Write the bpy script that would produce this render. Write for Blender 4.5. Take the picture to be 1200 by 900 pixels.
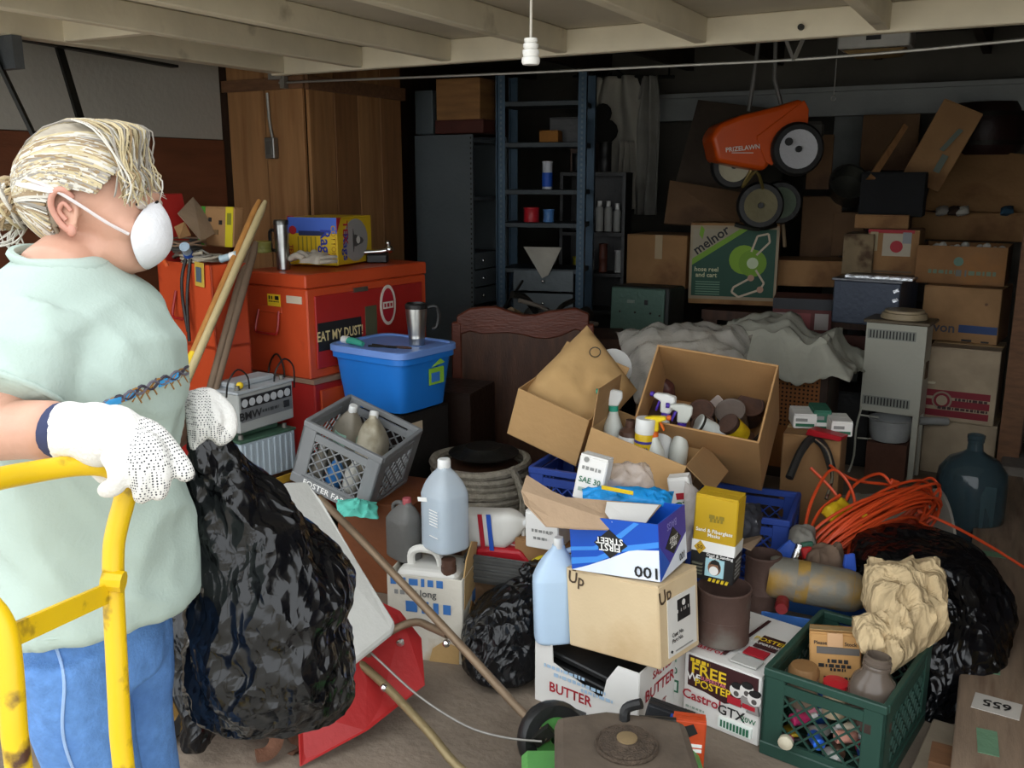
import bpy, bmesh, math, random
from mathutils import Vector, Matrix, Euler, noise
from mathutils.bvhtree import BVHTree
random.seed(7)
for o in list(bpy.data.objects): bpy.data.objects.remove(o)
SC = bpy.context.scene; COL = SC.collection
PI = math.pi; R = math.radians
# ---------------------------------------------------------------- camera, sky, exposure
F, HC, YAW, PIT = 1085.0, 1.58, R(29), R(12.5)      # focal length in px of the 1200x900 frame, eye height, heading, tilt
cd = bpy.data.cameras.new('camera'); cam = bpy.data.objects.new('camera', cd); COL.objects.link(cam)
cd.sensor_width = 36; cd.lens = F/1200*36; cd.clip_start = .02
cam.location = (0, 0, HC); cam.rotation_euler = (PI/2-PIT, 0, YAW); SC.camera = cam
W = bpy.data.worlds.new('overcast_sky'); SC.world = W; W.use_nodes = True
bg = W.node_tree.nodes['Background']; bg.inputs[0].default_value = (.93, .97, 1, 1); bg.inputs[1].default_value = 1.5
SC.view_settings.view_transform = 'Standard'; SC.view_settings.look = 'None'
SC.view_settings.exposure = 0.85; SC.view_settings.gamma = 1; SC.view_settings.use_curve_mapping = False
FW = Vector((-math.sin(YAW)*math.cos(PIT), math.cos(YAW)*math.cos(PIT), -math.sin(PIT)))
RT = Vector((math.cos(YAW), math.sin(YAW), 0)); UP = RT.cross(FW); FH = Vector((-math.sin(YAW), math.cos(YAW), 0))
CP = Vector((0, 0, HC))
def ray(x, y): return FW+RT*((x-600)/F)-UP*((y-450)/F)
def P(x, y, d): return CP+ray(x, y)*d                       # photo pixel at a distance d in front of the lens
def PZ(x, y, z=0): v = ray(x, y); return CP+v*((z-HC)/v.z)   # photo pixel on a level surface
def PX(x, y, X): v = ray(x, y); return CP+v*(X/v.x)
def PY(x, y, Y): v = ray(x, y); return CP+v*(Y/v.y)
def S(px, d): return px*d/F
# ---------------------------------------------------------------- materials
def lin(c):
    if isinstance(c, str):
        c = [int(c[i:i+2], 16)/255 for i in (0, 2, 4)]
    return tuple(v/12.92 if v <= .04045 else ((v+.055)/1.055)**2.4 for v in c)
MATS = {}
def mat(name, col, rough=.6, metal=0, var=.18, sc=6, bump=.15, bs=40, stain=None, sam=.45, ssc=3, grain=None, trans=0, alpha=1, emis=0, coat=0, wave=None, ior=1.45):
    if name in MATS: return MATS[name]
    m = bpy.data.materials.new(name); m.use_nodes = True; nt = m.node_tree; N = nt.nodes; L = nt.links
    b = N['Principled BSDF']; c = lin(col)
    b.inputs['Roughness'].default_value = rough; b.inputs['Metallic'].default_value = metal
    b.inputs['Transmission Weight'].default_value = trans; b.inputs['Alpha'].default_value = alpha; b.inputs['IOR'].default_value = ior
    b.inputs['Coat Weight'].default_value = coat
    tc = N.new('ShaderNodeTexCoord'); mp = N.new('ShaderNodeMapping'); L.new(tc.outputs['Object'], mp.inputs[0])
    if grain: mp.inputs['Scale'].default_value = grain
    def nz(s, det=4):
        n = N.new('ShaderNodeTexNoise'); n.inputs['Scale'].default_value = s; n.inputs['Detail'].default_value = det
        L.new(mp.outputs[0], n.inputs['Vector']); return n
    last = None
    if var:
        r = N.new('ShaderNodeValToRGB'); n = nz(sc)
        r.color_ramp.elements[0].position = .3; r.color_ramp.elements[1].position = .7
        r.color_ramp.elements[0].color = (*[v*(1-var) for v in c], 1); r.color_ramp.elements[1].color = (*[min(1, v*(1+var)) for v in c], 1)
        L.new(n.outputs['Fac'], r.inputs[0]); last = r.outputs[0]
    else:
        b.inputs['Base Color'].default_value = (*c, 1)
    if stain:
        mx = N.new('ShaderNodeMix'); mx.data_type = 'RGBA'; n = nz(ssc, 6); r = N.new('ShaderNodeValToRGB')
        r.color_ramp.elements[0].position = 1-sam-.06; r.color_ramp.elements[1].position = 1-sam+.08
        L.new(n.outputs['Fac'], r.inputs[0]); L.new(r.outputs[0], mx.inputs[0])
        if last: L.new(last, mx.inputs[6])
        else: mx.inputs[6].default_value = (*c, 1)
        mx.inputs[7].default_value = (*lin(stain), 1); last = mx.outputs[2]
    if last: L.new(last, b.inputs['Base Color'])
    if bump:
        bp = N.new('ShaderNodeBump'); bp.inputs['Strength'].default_value = bump; bp.inputs['Distance'].default_value = .02
        n = nz(bs, 3); L.new(n.outputs['Fac'], bp.inputs['Height']); L.new(bp.outputs[0], b.inputs['Normal'])
    if emis: b.inputs['Emission Color'].default_value = (*c, 1); b.inputs['Emission Strength'].default_value = emis
    MATS[name] = m; return m
def flat(col, rough=.6): return mat('print_'+col, col, rough, var=.06, bump=0)
K1 = mat('kraft_board', 'c3a27a', .85, var=.1, sc=3, bump=.08, bs=120)
K2 = mat('kraft_board_brown', 'ab8355', .85, var=.13, sc=4, bump=.08, bs=90, stain='8d6a42', sam=.4, ssc=2)
K3 = mat('kraft_board_aged', '9a744c', .9, var=.16, sc=3, stain='7d5a3a', sam=.42, ssc=3)
K4 = mat('kraft_board_pale', 'd2bb96', .85, var=.08, sc=3, bump=.06, bs=100, stain='c2a67d', sam=.42, ssc=2.5)
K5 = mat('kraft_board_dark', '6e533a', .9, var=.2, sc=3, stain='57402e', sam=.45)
CW = mat('white_board', 'e3e1dc', .7, var=.05, sc=3, bump=.03)
STEEL = mat('brushed_steel', 'b9bbbb', .28, 1, var=.06, sc=4, bump=.04, grain=(1, 1, 12))
CHROME = mat('chrome', 'd8d8d8', .12, 1, var=.04, bump=0)
DKMET = mat('dark_metal', '34332f', .5, .7, var=.25, sc=12)
RUST = mat('rusty_tin', '5d4438', .75, .25, var=.25, sc=9, bump=.25, stain='3f302b', sam=.5, ssc=7)
BLK = mat('black_plastic', '1b1b1b', .45, var=.15)
BAGM = mat('black_bin_bag', '0b0c0f', .2, var=.3, sc=5, bump=0)
def _crinkle(m, s1, s2, st):
    nt = m.node_tree; N = nt.nodes; L = nt.links; tc = [q for q in N if q.type == 'TEX_COORD'][0]
    nd = N.new('ShaderNodeTexNoise'); nd.inputs['Scale'].default_value = 5; L.new(tc.outputs['Object'], nd.inputs['Vector'])
    ad = N.new('ShaderNodeVectorMath'); ad.operation = 'MULTIPLY_ADD'; ad.inputs[1].default_value = (.16, .16, .16); L.new(nd.outputs['Color'], ad.inputs[0]); L.new(tc.outputs['Object'], ad.inputs[2])
    mp = N.new('ShaderNodeMapping'); mp.inputs['Rotation'].default_value = (.3, .5, .6); mp.inputs['Scale'].default_value = (1, 1, .4); L.new(ad.outputs[0], mp.inputs[0])
    hs = []
    for s in (s1, s2):
        v = N.new('ShaderNodeTexVoronoi'); v.inputs['Scale'].default_value = s; L.new(mp.outputs[0], v.inputs['Vector']); hs.append(v.outputs['Distance'])
    a = N.new('ShaderNodeMath'); a.operation = 'MULTIPLY_ADD'; a.inputs[1].default_value = .45; L.new(hs[1], a.inputs[0]); L.new(hs[0], a.inputs[2])
    bp = N.new('ShaderNodeBump'); bp.inputs['Strength'].default_value = st; bp.inputs['Distance'].default_value = .03; L.new(a.outputs[0], bp.inputs['Height']); L.new(bp.outputs[0], N['Principled BSDF'].inputs['Normal'])
_crinkle(BAGM, 13, 34, .8)
WHP = mat('white_plastic', 'dfe0dd', .4, var=.05, bump=.03)
REDP = mat('red_plastic', 'b3202a', .4, var=.08, bump=.05)
WOOD = mat('raw_pine', '9c7147', .7, var=.16, sc=4, grain=(6, 6, .5), bump=.15, stain='8a6039', sam=.42, ssc=3)
WOODD = mat('dark_wood', '4a2f20', .5, var=.3, sc=6, grain=(6, 6, 1))
WOODB = mat('brown_wood', '6b4a31', .7, var=.25, sc=6, grain=(2, 9, 9), bump=.15)
DKPANEL = mat('dark_panel', '26241f', .9, var=.3, sc=9)
# ---------------------------------------------------------------- mesh builder
def rotm(e): return Euler([R(a) for a in e]).to_matrix().to_4x4()
class B:
    def __init__(s): s.v = []; s.f = []; s.m = []
    def add(s, vs, fs, mx=None, mi=0):
        o = len(s.v)
        s.v += [tuple(mx @ Vector(v)) if mx else tuple(v) for v in vs]
        s.f += [tuple(i+o for i in f) for f in fs]; s.m += [mi]*len(fs); return s
    def box(s, c, z, rot=None, mi=0):
        x, y, h = [k/2 for k in z]
        vs = [(-x,-y,-h),(x,-y,-h),(x,y,-h),(-x,y,-h),(-x,-y,h),(x,-y,h),(x,y,h),(-x,y,h)]
        mx = Matrix.Translation(c)
        if rot: mx = mx @ rotm(rot)
        return s.add(vs, [(0,3,2,1),(4,5,6,7),(0,1,5,4),(1,2,6,5),(2,3,7,6),(3,0,4,7)], mx, mi)
    def bar(s, a, b, w, t, mi=0):              # straight bar of rectangular section
        a = Vector(a); b = Vector(b); d = b-a; q = d.to_track_quat('Z', 'Y').to_matrix().to_4x4()
        return s.add([(sx*w/2, sy*t/2, k*d.length) for k in (0, 1) for sx, sy in ((-1,-1),(1,-1),(1,1),(-1,1))],
                     [(0,3,2,1),(4,5,6,7),(0,1,5,4),(1,2,6,5),(2,3,7,6),(3,0,4,7)], Matrix.Translation(a) @ q, mi)
    def lathe(s, prof, n=20, mx=None, mi=0, cap=True, sx=1, sy=1):
        vs = []; fs = []
        for r, z in prof:
            vs += [(r*sx*math.cos(2*PI*i/n), r*sy*math.sin(2*PI*i/n), z) for i in range(n)]
        for k in range(len(prof)-1):
            for i in range(n): fs.append((k*n+i, k*n+(i+1) % n, (k+1)*n+(i+1) % n, (k+1)*n+i))
        if cap:
            if prof[0][0] > 1e-4: fs.append(tuple(range(n))[::-1])
            if prof[-1][0] > 1e-4: fs.append(tuple((len(prof)-1)*n+i for i in range(n)))
        return s.add(vs, fs, mx, mi)
    def cyl(s, a, b, r, r2=None, n=16, mi=0):
        a = Vector(a); b = Vector(b); d = b-a
        return s.lathe([(r, 0), (r if r2 is None else r2, d.length)], n, Matrix.Translation(a) @ d.to_track_quat('Z', 'Y').to_matrix().to_4x4(), mi)
    def tube(s, pts, r, n=8, closed=False, mi=0, flatk=1.0):
        pts = [Vector(p) for p in pts]; k = len(pts); rs = r if isinstance(r, (list, tuple)) else [r]*k
        tan = []
        for i in range(k):
            a = pts[(i-1) % k] if (closed or i) else pts[0]; b = pts[(i+1) % k] if (closed or i < k-1) else pts[-1]
            t = (b-a); tan.append(t.normalized() if t.length > 1e-9 else Vector((0, 0, 1)))
        nrm = tan[0].orthogonal().normalized(); vs = []; fs = []
        for i in range(k):
            nrm = (nrm-tan[i]*nrm.dot(tan[i])); nrm = nrm.normalized() if nrm.length > 1e-6 else tan[i].orthogonal().normalized()
            bn = tan[i].cross(nrm)
            for j in range(n):
                a = 2*PI*j/n; vs.append(pts[i]+nrm*(rs[i]*math.cos(a))+bn*(rs[i]*flatk*math.sin(a)))
        for i in range(k if closed else k-1):
            for j in range(n): fs.append((i*n+j, i*n+(j+1) % n, ((i+1) % k)*n+(j+1) % n, ((i+1) % k)*n+j))
        if not closed: fs += [tuple(range(n))[::-1], tuple((k-1)*n+j for j in range(n))]
        return s.add(vs, fs, None, mi)
    def prism(s, out, t, mx=None, mi=0):       # outline in local x,z extruded t along y (centred)
        n = len(out); vs = [(x, -t/2, z) for x, z in out]+[(x, t/2, z) for x, z in out]
        fs = [tuple(range(n)), tuple(range(2*n-1, n-1, -1))]+[(i, i+n, (i+1) % n+n, (i+1) % n) for i in range(n)]
        return s.add(vs, fs, mx, mi)
    def slab(s, pts, t):                       # 3D polygon with thickness t
        pts = [Vector(p) for p in pts]; n = len(pts)
        nr = (pts[1]-pts[0]).cross(pts[2]-pts[0]).normalized()*t/2
        return s.add([p-nr for p in pts]+[p+nr for p in pts], [tuple(range(n))[::-1], tuple(range(n, 2*n))]+[(i, (i+1) % n, (i+1) % n+n, i+n) for i in range(n)])
    def grid(s, nu, nv, fn, cu=False, capv=False, mi=0):
        vs = [fn(i/nu if cu else i/(nu-1), j/(nv-1)) for j in range(nv) for i in range(nu)]; fs = []
        for j in range(nv-1):
            for i in range(nu if cu else nu-1):
                fs.append((j*nu+i, j*nu+(i+1) % nu, (j+1)*nu+(i+1) % nu, (j+1)*nu+i))
        if capv: fs += [tuple(range(nu))[::-1], tuple((nv-1)*nu+i for i in range(nu))]
        return s.add(vs, fs, None, mi)
    def ball(s, c, r, n=16, m=10, mx=None, mi=0):
        rx, ry, rz = (r, r, r) if not isinstance(r, (list, tuple)) else r
        vs = [(0, 0, -rz)]; fs = []
        for j in range(1, m):
            a = -PI/2+PI*j/m
            vs += [(rx*math.cos(a)*math.cos(2*PI*i/n), ry*math.cos(a)*math.sin(2*PI*i/n), rz*math.sin(a)) for i in range(n)]
        vs.append((0, 0, rz)); t = len(vs)-1
        for i in range(n): fs.append((0, 1+(i+1) % n, 1+i)); fs.append((t, t-n+i, t-n+(i+1) % n))
        for j in range(m-2):
            for i in range(n): a = 1+j*n; fs.append((a+i, a+(i+1) % n, a+n+(i+1) % n, a+n+i))
        mm = Matrix.Translation(c)
        return s.add(vs, fs, mm @ mx if mx else mm, mi)
    def mesh(s, name):
        me = bpy.data.meshes.new(name); me.from_pydata(s.v, [], s.f); me.validate(); return me
    def obj(s, name, m, parent=None, smooth=0, bev=0, loc=None, rot=None, seg=1, thick=0):
        me = s.mesh(name)
        for q in (m if isinstance(m, (list, tuple)) else [m]): me.materials.append(q)
        if any(s.m) and len(me.polygons) == len(s.m): me.polygons.foreach_set('material_index', s.m)
        if smooth:
            me.polygons.foreach_set('use_smooth', [True]*len(me.polygons)); me.set_sharp_from_angle(angle=R(smooth if smooth > 1 else 40))
        o = bpy.data.objects.new(name, me); COL.objects.link(o); o.parent = parent
        if loc is not None: o.location = loc
        if rot is not None: o.rotation_euler = [R(a) for a in rot]
        if thick: k = o.modifiers.new('thickness', 'SOLIDIFY'); k.thickness = thick; k.offset = 0
        if bev: k = o.modifiers.new('bevel', 'BEVEL'); k.width = bev; k.segments = seg; k.limit_method = 'ANGLE'
        return o
def tag(o, label, cat, group=None, kind=None):
    if label: o['label'] = label
    if cat: o['category'] = cat
    if group: o['group'] = group
    if kind: o['kind'] = kind
    return o
def thing(name, label, cat, loc=(0, 0, 0), rot=(0, 0, 0), group=None):
    o = bpy.data.objects.new(name, None); COL.objects.link(o); o.empty_display_size = .05
    o.location = loc; o.rotation_euler = [R(a) for a in rot]; return tag(o, label, cat, group)
def struct(o): o['kind'] = 'structure'; return o
def dup(o, loc=None, rot=None, label=None, parent=None, scale=None):
    c = o.copy(); COL.objects.link(c); c.parent = parent
    for ch in [q for q in bpy.data.objects if q.parent is o]: dup(ch, parent=c)
    if loc is not None: c.location = loc
    if rot is not None: c.rotation_euler = [R(a) for a in rot]
    if scale: c.scale = scale
    if label: c['label'] = label
    return c
def nz(p, s=1.0, o=0.0): return noise.noise(Vector(p)*s+Vector((o, o*1.7, -o)))
def rdg(p, s=1.0, o=0.0): return 1-2*abs(nz(p, s, o))
def crom(pts, m):
    pts = [Vector(p) for p in pts]; out = []; k = len(pts)
    for i in range(k-1):
        a, b, c, d = pts[max(i-1, 0)], pts[i], pts[i+1], pts[min(i+2, k-1)]
        for j in range(m):
            t = j/m
            out.append(.5*((2*b)+(c-a)*t+(2*a-5*b+4*c-d)*t*t+(3*b-a-3*c+d)*t**3))
    return out+[pts[-1]]
def interp(rows, t):                           # catmull-rom over rows of numbers, t in 0..1
    k = len(rows)-1; x = min(max(t, 0), 1)*k; i = min(int(x), k-1); t = x-i
    a, b, c, d = rows[max(i-1, 0)], rows[i], rows[i+1], rows[min(i+2, k)]
    return [.5*(2*q+(r_-p)*t+(2*p-5*q+4*r_-s_)*t*t+(3*q-p-3*r_+s_)*t**3) for p, q, r_, s_ in zip(a, b, c, d)]
# ---------------------------------------------------------------- printing on faces of boxes
class Face:                                     # u,v run 0..1 over the face
    def __init__(s, parent, dims, side, base=(0, 0, 0)):
        w, d, h = dims; s.p = parent; s.k = 0; T = Matrix.Translation
        o = T(base)
        if side == 'F': s.mx = o @ T((-w/2, -d/2, 0)) @ rotm((90, 0, 0)); s.w, s.h = w, h
        if side == 'K': s.mx = o @ T((w/2, d/2, 0)) @ rotm((90, 0, 180)); s.w, s.h = w, h
        if side == 'R': s.mx = o @ T((w/2, -d/2, 0)) @ rotm((90, 0, 90)); s.w, s.h = d, h
        if side == 'L': s.mx = o @ T((-w/2, d/2, 0)) @ rotm((90, 0, -90)); s.w, s.h = d, h
        if side == 'T': s.mx = o @ T((-w/2, -d/2, h)); s.w, s.h = w, d
    def lift(s): s.k += 1; return .0012+.0004*s.k
    def poly(s, pts, m, name='printed_panel'):
        z = s.lift(); n = len(pts)
        vs = [(u*s.w, v*s.h, -.0006) for u, v in pts]+[(u*s.w, v*s.h, z) for u, v in pts]
        b = B(); b.add(vs, [tuple(range(n, 2*n))]+[(i, (i+1) % n, (i+1) % n+n, i+n) for i in range(n)], s.mx)
        return b.obj(name, m, s.p)
    def rect(s, u0, v0, u1, v1, m, name='printed_panel'): return s.poly([(u0, v0), (u1, v0), (u1, v1), (u0, v1)], m, name)
    def disc(s, u, v, r, m, name='printed_panel', n=20, ry=None):
        return s.poly([(u+r/s.w*math.cos(2*PI*i/n), v+(ry or r)/s.h*math.sin(2*PI*i/n)) for i in range(n)], m, name)
    def text(s, t, u, v, size, m, spin=0, sx=1, name='lettering', align='CENTER'):
        z = s.lift(); c = bpy.data.curves.new('lettering', 'FONT'); c.body = t; c.size = size; c.align_x = align; c.align_y = 'CENTER'
        c.resolution_u = 2; c.offset = size*.018; c.fill_mode = 'FRONT'
        tmp = bpy.data.objects.new('tmp', c); me = bpy.data.meshes.new_from_object(tmp); bpy.data.objects.remove(tmp)
        me.transform(s.mx @ Matrix.Translation((u*s.w, v*s.h, z)) @ rotm((0, 0, spin)) @ Matrix.Diagonal((sx, 1, 1, 1)))
        me.materials.append(m); o = bpy.data.objects.new(name, me); COL.objects.link(o); o.parent = s.p; return o
def words(f, u, v, wd, h, m, seed=1, name='lettering'):
    rn = random.Random(seed); z = f.lift(); b = B(); x = u-wd/2
    while x < u+wd/2:
        w = rn.uniform(.25, .9)*h*1.6/f.w; w = min(w, u+wd/2-x); hh = h/f.h*rn.uniform(.75, 1)/2
        b.add([(x*f.w, (v-hh)*f.h, z), ((x+w)*f.w, (v-hh)*f.h, z), ((x+w)*f.w, (v+hh)*f.h, z), (x*f.w, (v+hh)*f.h, z)], [(0, 1, 2, 3)], f.mx); x += w+h*.35/f.w
    return b.obj(name, m, f.p)
BK = flat('1d1c1c'); WT = flat('efeeea'); RD = flat('a81f2c'); YL = flat('e8c52a'); BL = flat('1e4fb0'); GN = flat('2a6b4d'); GY = flat('8a8a86')
# ---------------------------------------------------------------- the garage itself
CONC = mat('stained_concrete', '7d7062', .8, var=.22, sc=2.2, bump=.35, bs=28, stain='5c5043', sam=.4, ssc=1.6)
DRIVE = mat('pale_driveway', 'bfb9ad', .9, var=.18, sc=14, bump=.3, bs=90)  # unseen driveway, its colour raised to bounce light up under the door
CREAM = mat('cream_painted_wood', 'd6ccb4', .6, var=.1, sc=4, bump=.12, bs=18, stain='9c917a', sam=.3, ssc=5)
CREAMD = mat('cream_panel', 'b9b09e', .65, var=.1, sc=2.5, bump=.1, bs=14, stain='8d8474', sam=.33, ssc=3)
JOIST = mat('unpainted_joist', '3a2d22', .85, var=.25, sc=5)
XL, XR, Y0, Y1, ZC = -3.98, 1.2, 1.68, 7.2, 2.55  # right wall unseen, set inward to narrow the opening and dim the back
def wall(name, c, z, m, parent=None): return struct(B().box(c, z).obj(name, m, parent))
wall('floor', ((XL+XR)/2, (Y0-.3+Y1)/2, -.05), (XR-XL+.4, Y1-Y0+.7, .1), CONC)
wall('ground', (0, -8, -.09), (40, 19, .1), DRIVE)
wl = wall('wall_left', (XL-.1, (Y0+Y1)/2, 1.3), (.2, Y1-Y0+.4, 2.6), mat('bare_wall_boards', '4a3527', .85, var=.25, sc=3, grain=(1, 6, 1)))
wall('wall_right', (XR+.1, (Y0+Y1)/2, 1.3), (.2, Y1-Y0+.4, 2.6), mat('bare_wall_boards', '4a3527'))
wb = wall('wall_back', ((XL+XR)/2, Y1+.1, 1.3), (XR-XL+.4, .2, 2.6), mat('grey_back_wall', '5c5850', .9, var=.2, sc=2))
HOUSE = mat('house_stucco', 'a89d8c', .9, var=.1, sc=10)
wf = wall('wall_front', (-4.3, Y0-.1, 1.4), (1.5, .2, 2.8), HOUSE)
B().box((2.1, Y0-.1, 1.4), (2.0, .2, 2.8)).obj('wall_pier', HOUSE, wf)  # unseen pier, filling out the opening so less daylight reaches the rear
B().box((-1.2, Y0-.1, 2.55), (5.0, .2, .5)).obj('wall_header', HOUSE, wf)
ce = wall('ceiling', ((XL+XR)/2, (Y0+Y1)/2, ZC+.05), (XR-XL+.4, Y1-Y0+.4, .1), mat('dark_roof_boards', '2e251d', .9, var=.25, sc=4))
for i in range(8): B().box((XL+.2+i*.68, (Y0+Y1)/2, ZC-.08), (.05, Y1-Y0, .16)).obj('joist', JOIST, ce)
# left wall cladding: pale board over a brown board
B().box((XL+.012, 2.82, 2.15), (.024, 2.05, .72)).obj('wall_panel', mat('white_wall_board', 'a9a59b', .75, var=.06, sc=2), wl)
B().box((XL+.015, 2.82, 1.2), (.03, 2.05, 1.17)).obj('wall_panel', mat('brown_wall_board', '6a3d26', .6, var=.2, sc=3, grain=(1, 1, 5)), wl)
B().box((XL+.03, 1.9, 1.2), (.06, .12, 2.4)).obj('stud', WOODD, wl)
# ribbed overhead door, swung up under the ceiling
DZ = 2.1; DB, DL = 3.83, -3.52; DR = 1.0; DF = Y0+.03  # right end pulled in with the pier to cut daylight at the back
door = struct(thing('door_1', None, None, (0, 0, 0)))
B().box(((DL+DR)/2, (DB+DF)/2, DZ+.115), (DR-DL, DB-DF, .02)).obj('panel', CREAMD, door)
B().box(((DL+DR)/2, DB-.025, DZ+.052), (DR-DL, .05, .104)).obj('end_rail', CREAM, door, bev=.004)
B().box(((DL+DR)/2, DF+.03, DZ+.052), (DR-DL, .05, .104)).obj('end_rail', CREAM, door, bev=.004)
for k, x in enumerate((DL+.05, -2.95, -2.44, -1.85, -1.235, -.55, .1, .55, DR-.05)):
    B().box((x, (DB+DF)/2, DZ+.056), (.09 if k in (0, 8) else .05, DB-DF-.1, .096)).obj('rib', CREAM, door, bev=.004)
B().box((DL+.3, 2.55, DZ+.055), (.5, .05, .09)).obj('cross_rib', CREAM, door, bev=.004)
TR = mat('galvanised_rod', '9a9892', .45, .7, var=.1)
pr = [PY(327, 97, DB+.02)]+[PY(x, y, DB+.02) for x, y in ((400, 94), (600, 86), (800, 76.5), (930, 70), (1060, 60), (1200, 46.5))]; pr.append(pr[-1]+(pr[-1]-pr[-2])*1.5)
B().tube(crom(pr, 4), .006, 6).obj('truss_rod', TR, door, smooth=1)
v0 = PY(930, 71, DB+.02)
for x in (921, 941): B().bar(v0, PY(x, 46, DB-.01), .018, .004).obj('rod_bracket', TR, door)
hk = PY(324, 92, DB)
B().box(hk+Vector((0, 0, .01)), (.09, .03, .03)).box(hk+Vector((.04, .01, -.02)), (.03, .03, .06)).obj('corner_bracket', TR, door)
B().lathe([(.012, 0), (.012, .012)], 10, Matrix.Translation(PY(939, 32, DB-.055)) @ rotm((90, 0, 0))).obj('bolt', DKMET, door)
# hinge arms of the door on the left jamb
ARM = mat('black_angle_iron', '23231f', .55, .5, var=.25)
ha = thing('door_hinge_arm', 'black angle iron lifting arms of the overhead door beside the white wall board', 'door hardware', P(0, 45, 3.55))
hb = Vector(ha.location)
for a, b_, w in (((-20, 38, 3.5), (205, 78, 4.4), .045), ((-8, 60, 3.5), (45, 170, 3.6), .05), ((68, 52, 3.85), (98, 152, 3.9), .04)):
    B().bar(P(*a)-hb, P(*b_)-hb, w, .012).obj('arm', ARM, ha)
B().box(P(10, 62, 3.52)-hb, (.12, .04, .12)).obj('pivot_plate', mat('grey_pivot_plate', '5f6366', .5, .5), ha)
# pull cord with a ribbed white bobbin, and a thin cord farther back
c = P(622, 61, 2.3)
pc = thing('pull_cord', 'white pull cord ending in a ribbed white porcelain bobbin under the door', 'pull cord', c)
B().lathe([(.0, -.03), (.02, -.03), (.023, -.024), (.023, -.014), (.018, -.01), (.021, -.004), (.021, .004), (.016, .008), (.019, .012), (.019, .019), (.014, .022), (.017, .026), (.017, .032), (.0, .034)], 20).obj('bobbin', mat('white_porcelain', 'eceae4', .3, var=.03, bump=0), pc, smooth=30)
B().tube([(0, 0, .03), (.001, 0, .2), (0, 0, DZ+.1-c.z)], .0032, 6).obj('cord', mat('cord_cotton', 'd9d4c8', .9), pc)
c = P(977, 112, 4.6)
pc = thing('hanging_cord_pull', 'thin grey cord with a small ring hanging near the rear beam', 'pull cord', c)
B().tube([(0, 0, 0), (.002, 0, .25), (0, 0, ZC-c.z)], .003, 5).obj('cord', TR, pc)
B().tube([(.012*math.cos(a*PI/6), 0, -.012+.012*math.sin(a*PI/6)) for a in range(12)], .003, 5, closed=True).obj('ring', TR, pc)
# rear: pale beam on posts in front of the back wall, dark door panel
GB = mat('grey_painted_timber', '8b8d8a', .7, var=.1, sc=4)
bm_ = struct(thing('trim_1', None, None, (0, 0, 0)))
B().box((-.9, Y1-.25, 2.1), (3.6, .06, .19)).obj('beam', GB, bm_)
B().box((-.9, Y1-.3, 2.18), (3.6, .05, .03)).obj('ledge', GB, bm_)
for x in (PY(1017, 190, Y1-.25).x, .6): B().box((x, Y1-.22, 1.0), (.09, .06, 2.02)).obj('post', GB, bm_)
B().box((PY(987, 190, Y1-.1).x, Y1-.02, 1.3), (.42, .04, 1.5)).obj('panel', mat('grey_sheet', '6f726f', .8), bm_)
B().box((PY(944, 190, Y1-.1).x, Y1-.03, 1.2), (.34, .05, 1.7)).obj('panel', DKPANEL, bm_)  # plain dark panel behind the rear beam
# box-like opener lamp under the rear ceiling
c = P(1027, 52, 4.7)
t = thing('ceiling_fixture', 'white metal ceiling fixture box with a tan tray, behind the door edge', 'fixture', c)
B().box((0, 0, .02), (.34, .2, .09)).obj('housing', mat('off_white_enamel', 'b9b7b0', .5), t, bev=.006)
B().box((.0, -.102, .03), (.07, .006, .04)).obj('grille', BLK, t)
B().prism([(-.15, -.03), (.15, -.03), (.11, -.06), (-.1, -.06)], .16).obj('tray', mat('tan_tray', '7a6238', .7), t)
B().box((0, 0, .25), (.03, .03, .42)).obj('hanger', DKMET, t)
# timber closet by the left wall: each board separate
cx0, cx1, cy0 = XL+.04, -3.4, 3.9
cy1 = PX(467, 150, cx1).y
cl = thing('wooden_closet', 'tall raw timber closet of vertical boards with a wall switch, against the left wall', 'closet', ((cx0+cx1)/2, (cy0+cy1)/2, 0))
o = Vector(cl.location); hh = 2.36
B().box((-.02, .02, hh/2), (cx1-cx0-.04, cy1-cy0-.04, hh)).obj('body', WOODD, cl)
n = 2; w = (cx1-cx0)/n
for i in range(n): B().box((cx0-o.x+w*(i+.5), cy0-o.y-.01, hh/2+.01*i), (w-.006, .022, hh)).obj('board', WOOD, cl, bev=.003)
n = 4; w = (cy1-cy0)/n
for i in range(n): B().box((cx1-o.x+.01+.002*(i % 2), cy0-o.y+w*(i+.5), hh/2), (.022, w-.005, hh)).obj('board', [WOOD, mat('raw_pine_dark', '835a36', .7, var=.16, sc=4, grain=(6, 6, .5), stain='734c2d', sam=.4, ssc=3)][i % 2], cl, bev=.003)
B().box((cx1-o.x+.03, 0, 2.07), (.025, cy1-cy0+.04, .07)).obj('trim_board', WOODB, cl)
B().box((0, cy0-o.y-.028, 2.07), (cx1-cx0+.04, .02, .06)).obj('trim_board', WOODB, cl)
sw = thing('wall_switch', 'small steel electrical box on the timber closet board', 'switch', PY(322, 186, cy0-.024))
B().box((0, -.02, .055), (.065, .04, .11)).obj('box', mat('galvanised_box', '8f8f8b', .4, .8), sw, bev=.004)
B().box((0, -.042, .055), (.035, .006, .07)).obj('plate', mat('dull_plate', '6d6a64', .5, .6), sw)
q = PY(322, 160, cy0-.03)-Vector(sw.location)
B().tube(crom([(0, -.01, .11), (-.015, -.01, .2), (-.02, -.01, .34)], 4), .008, 6).obj('conduit', TR, sw)
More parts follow.
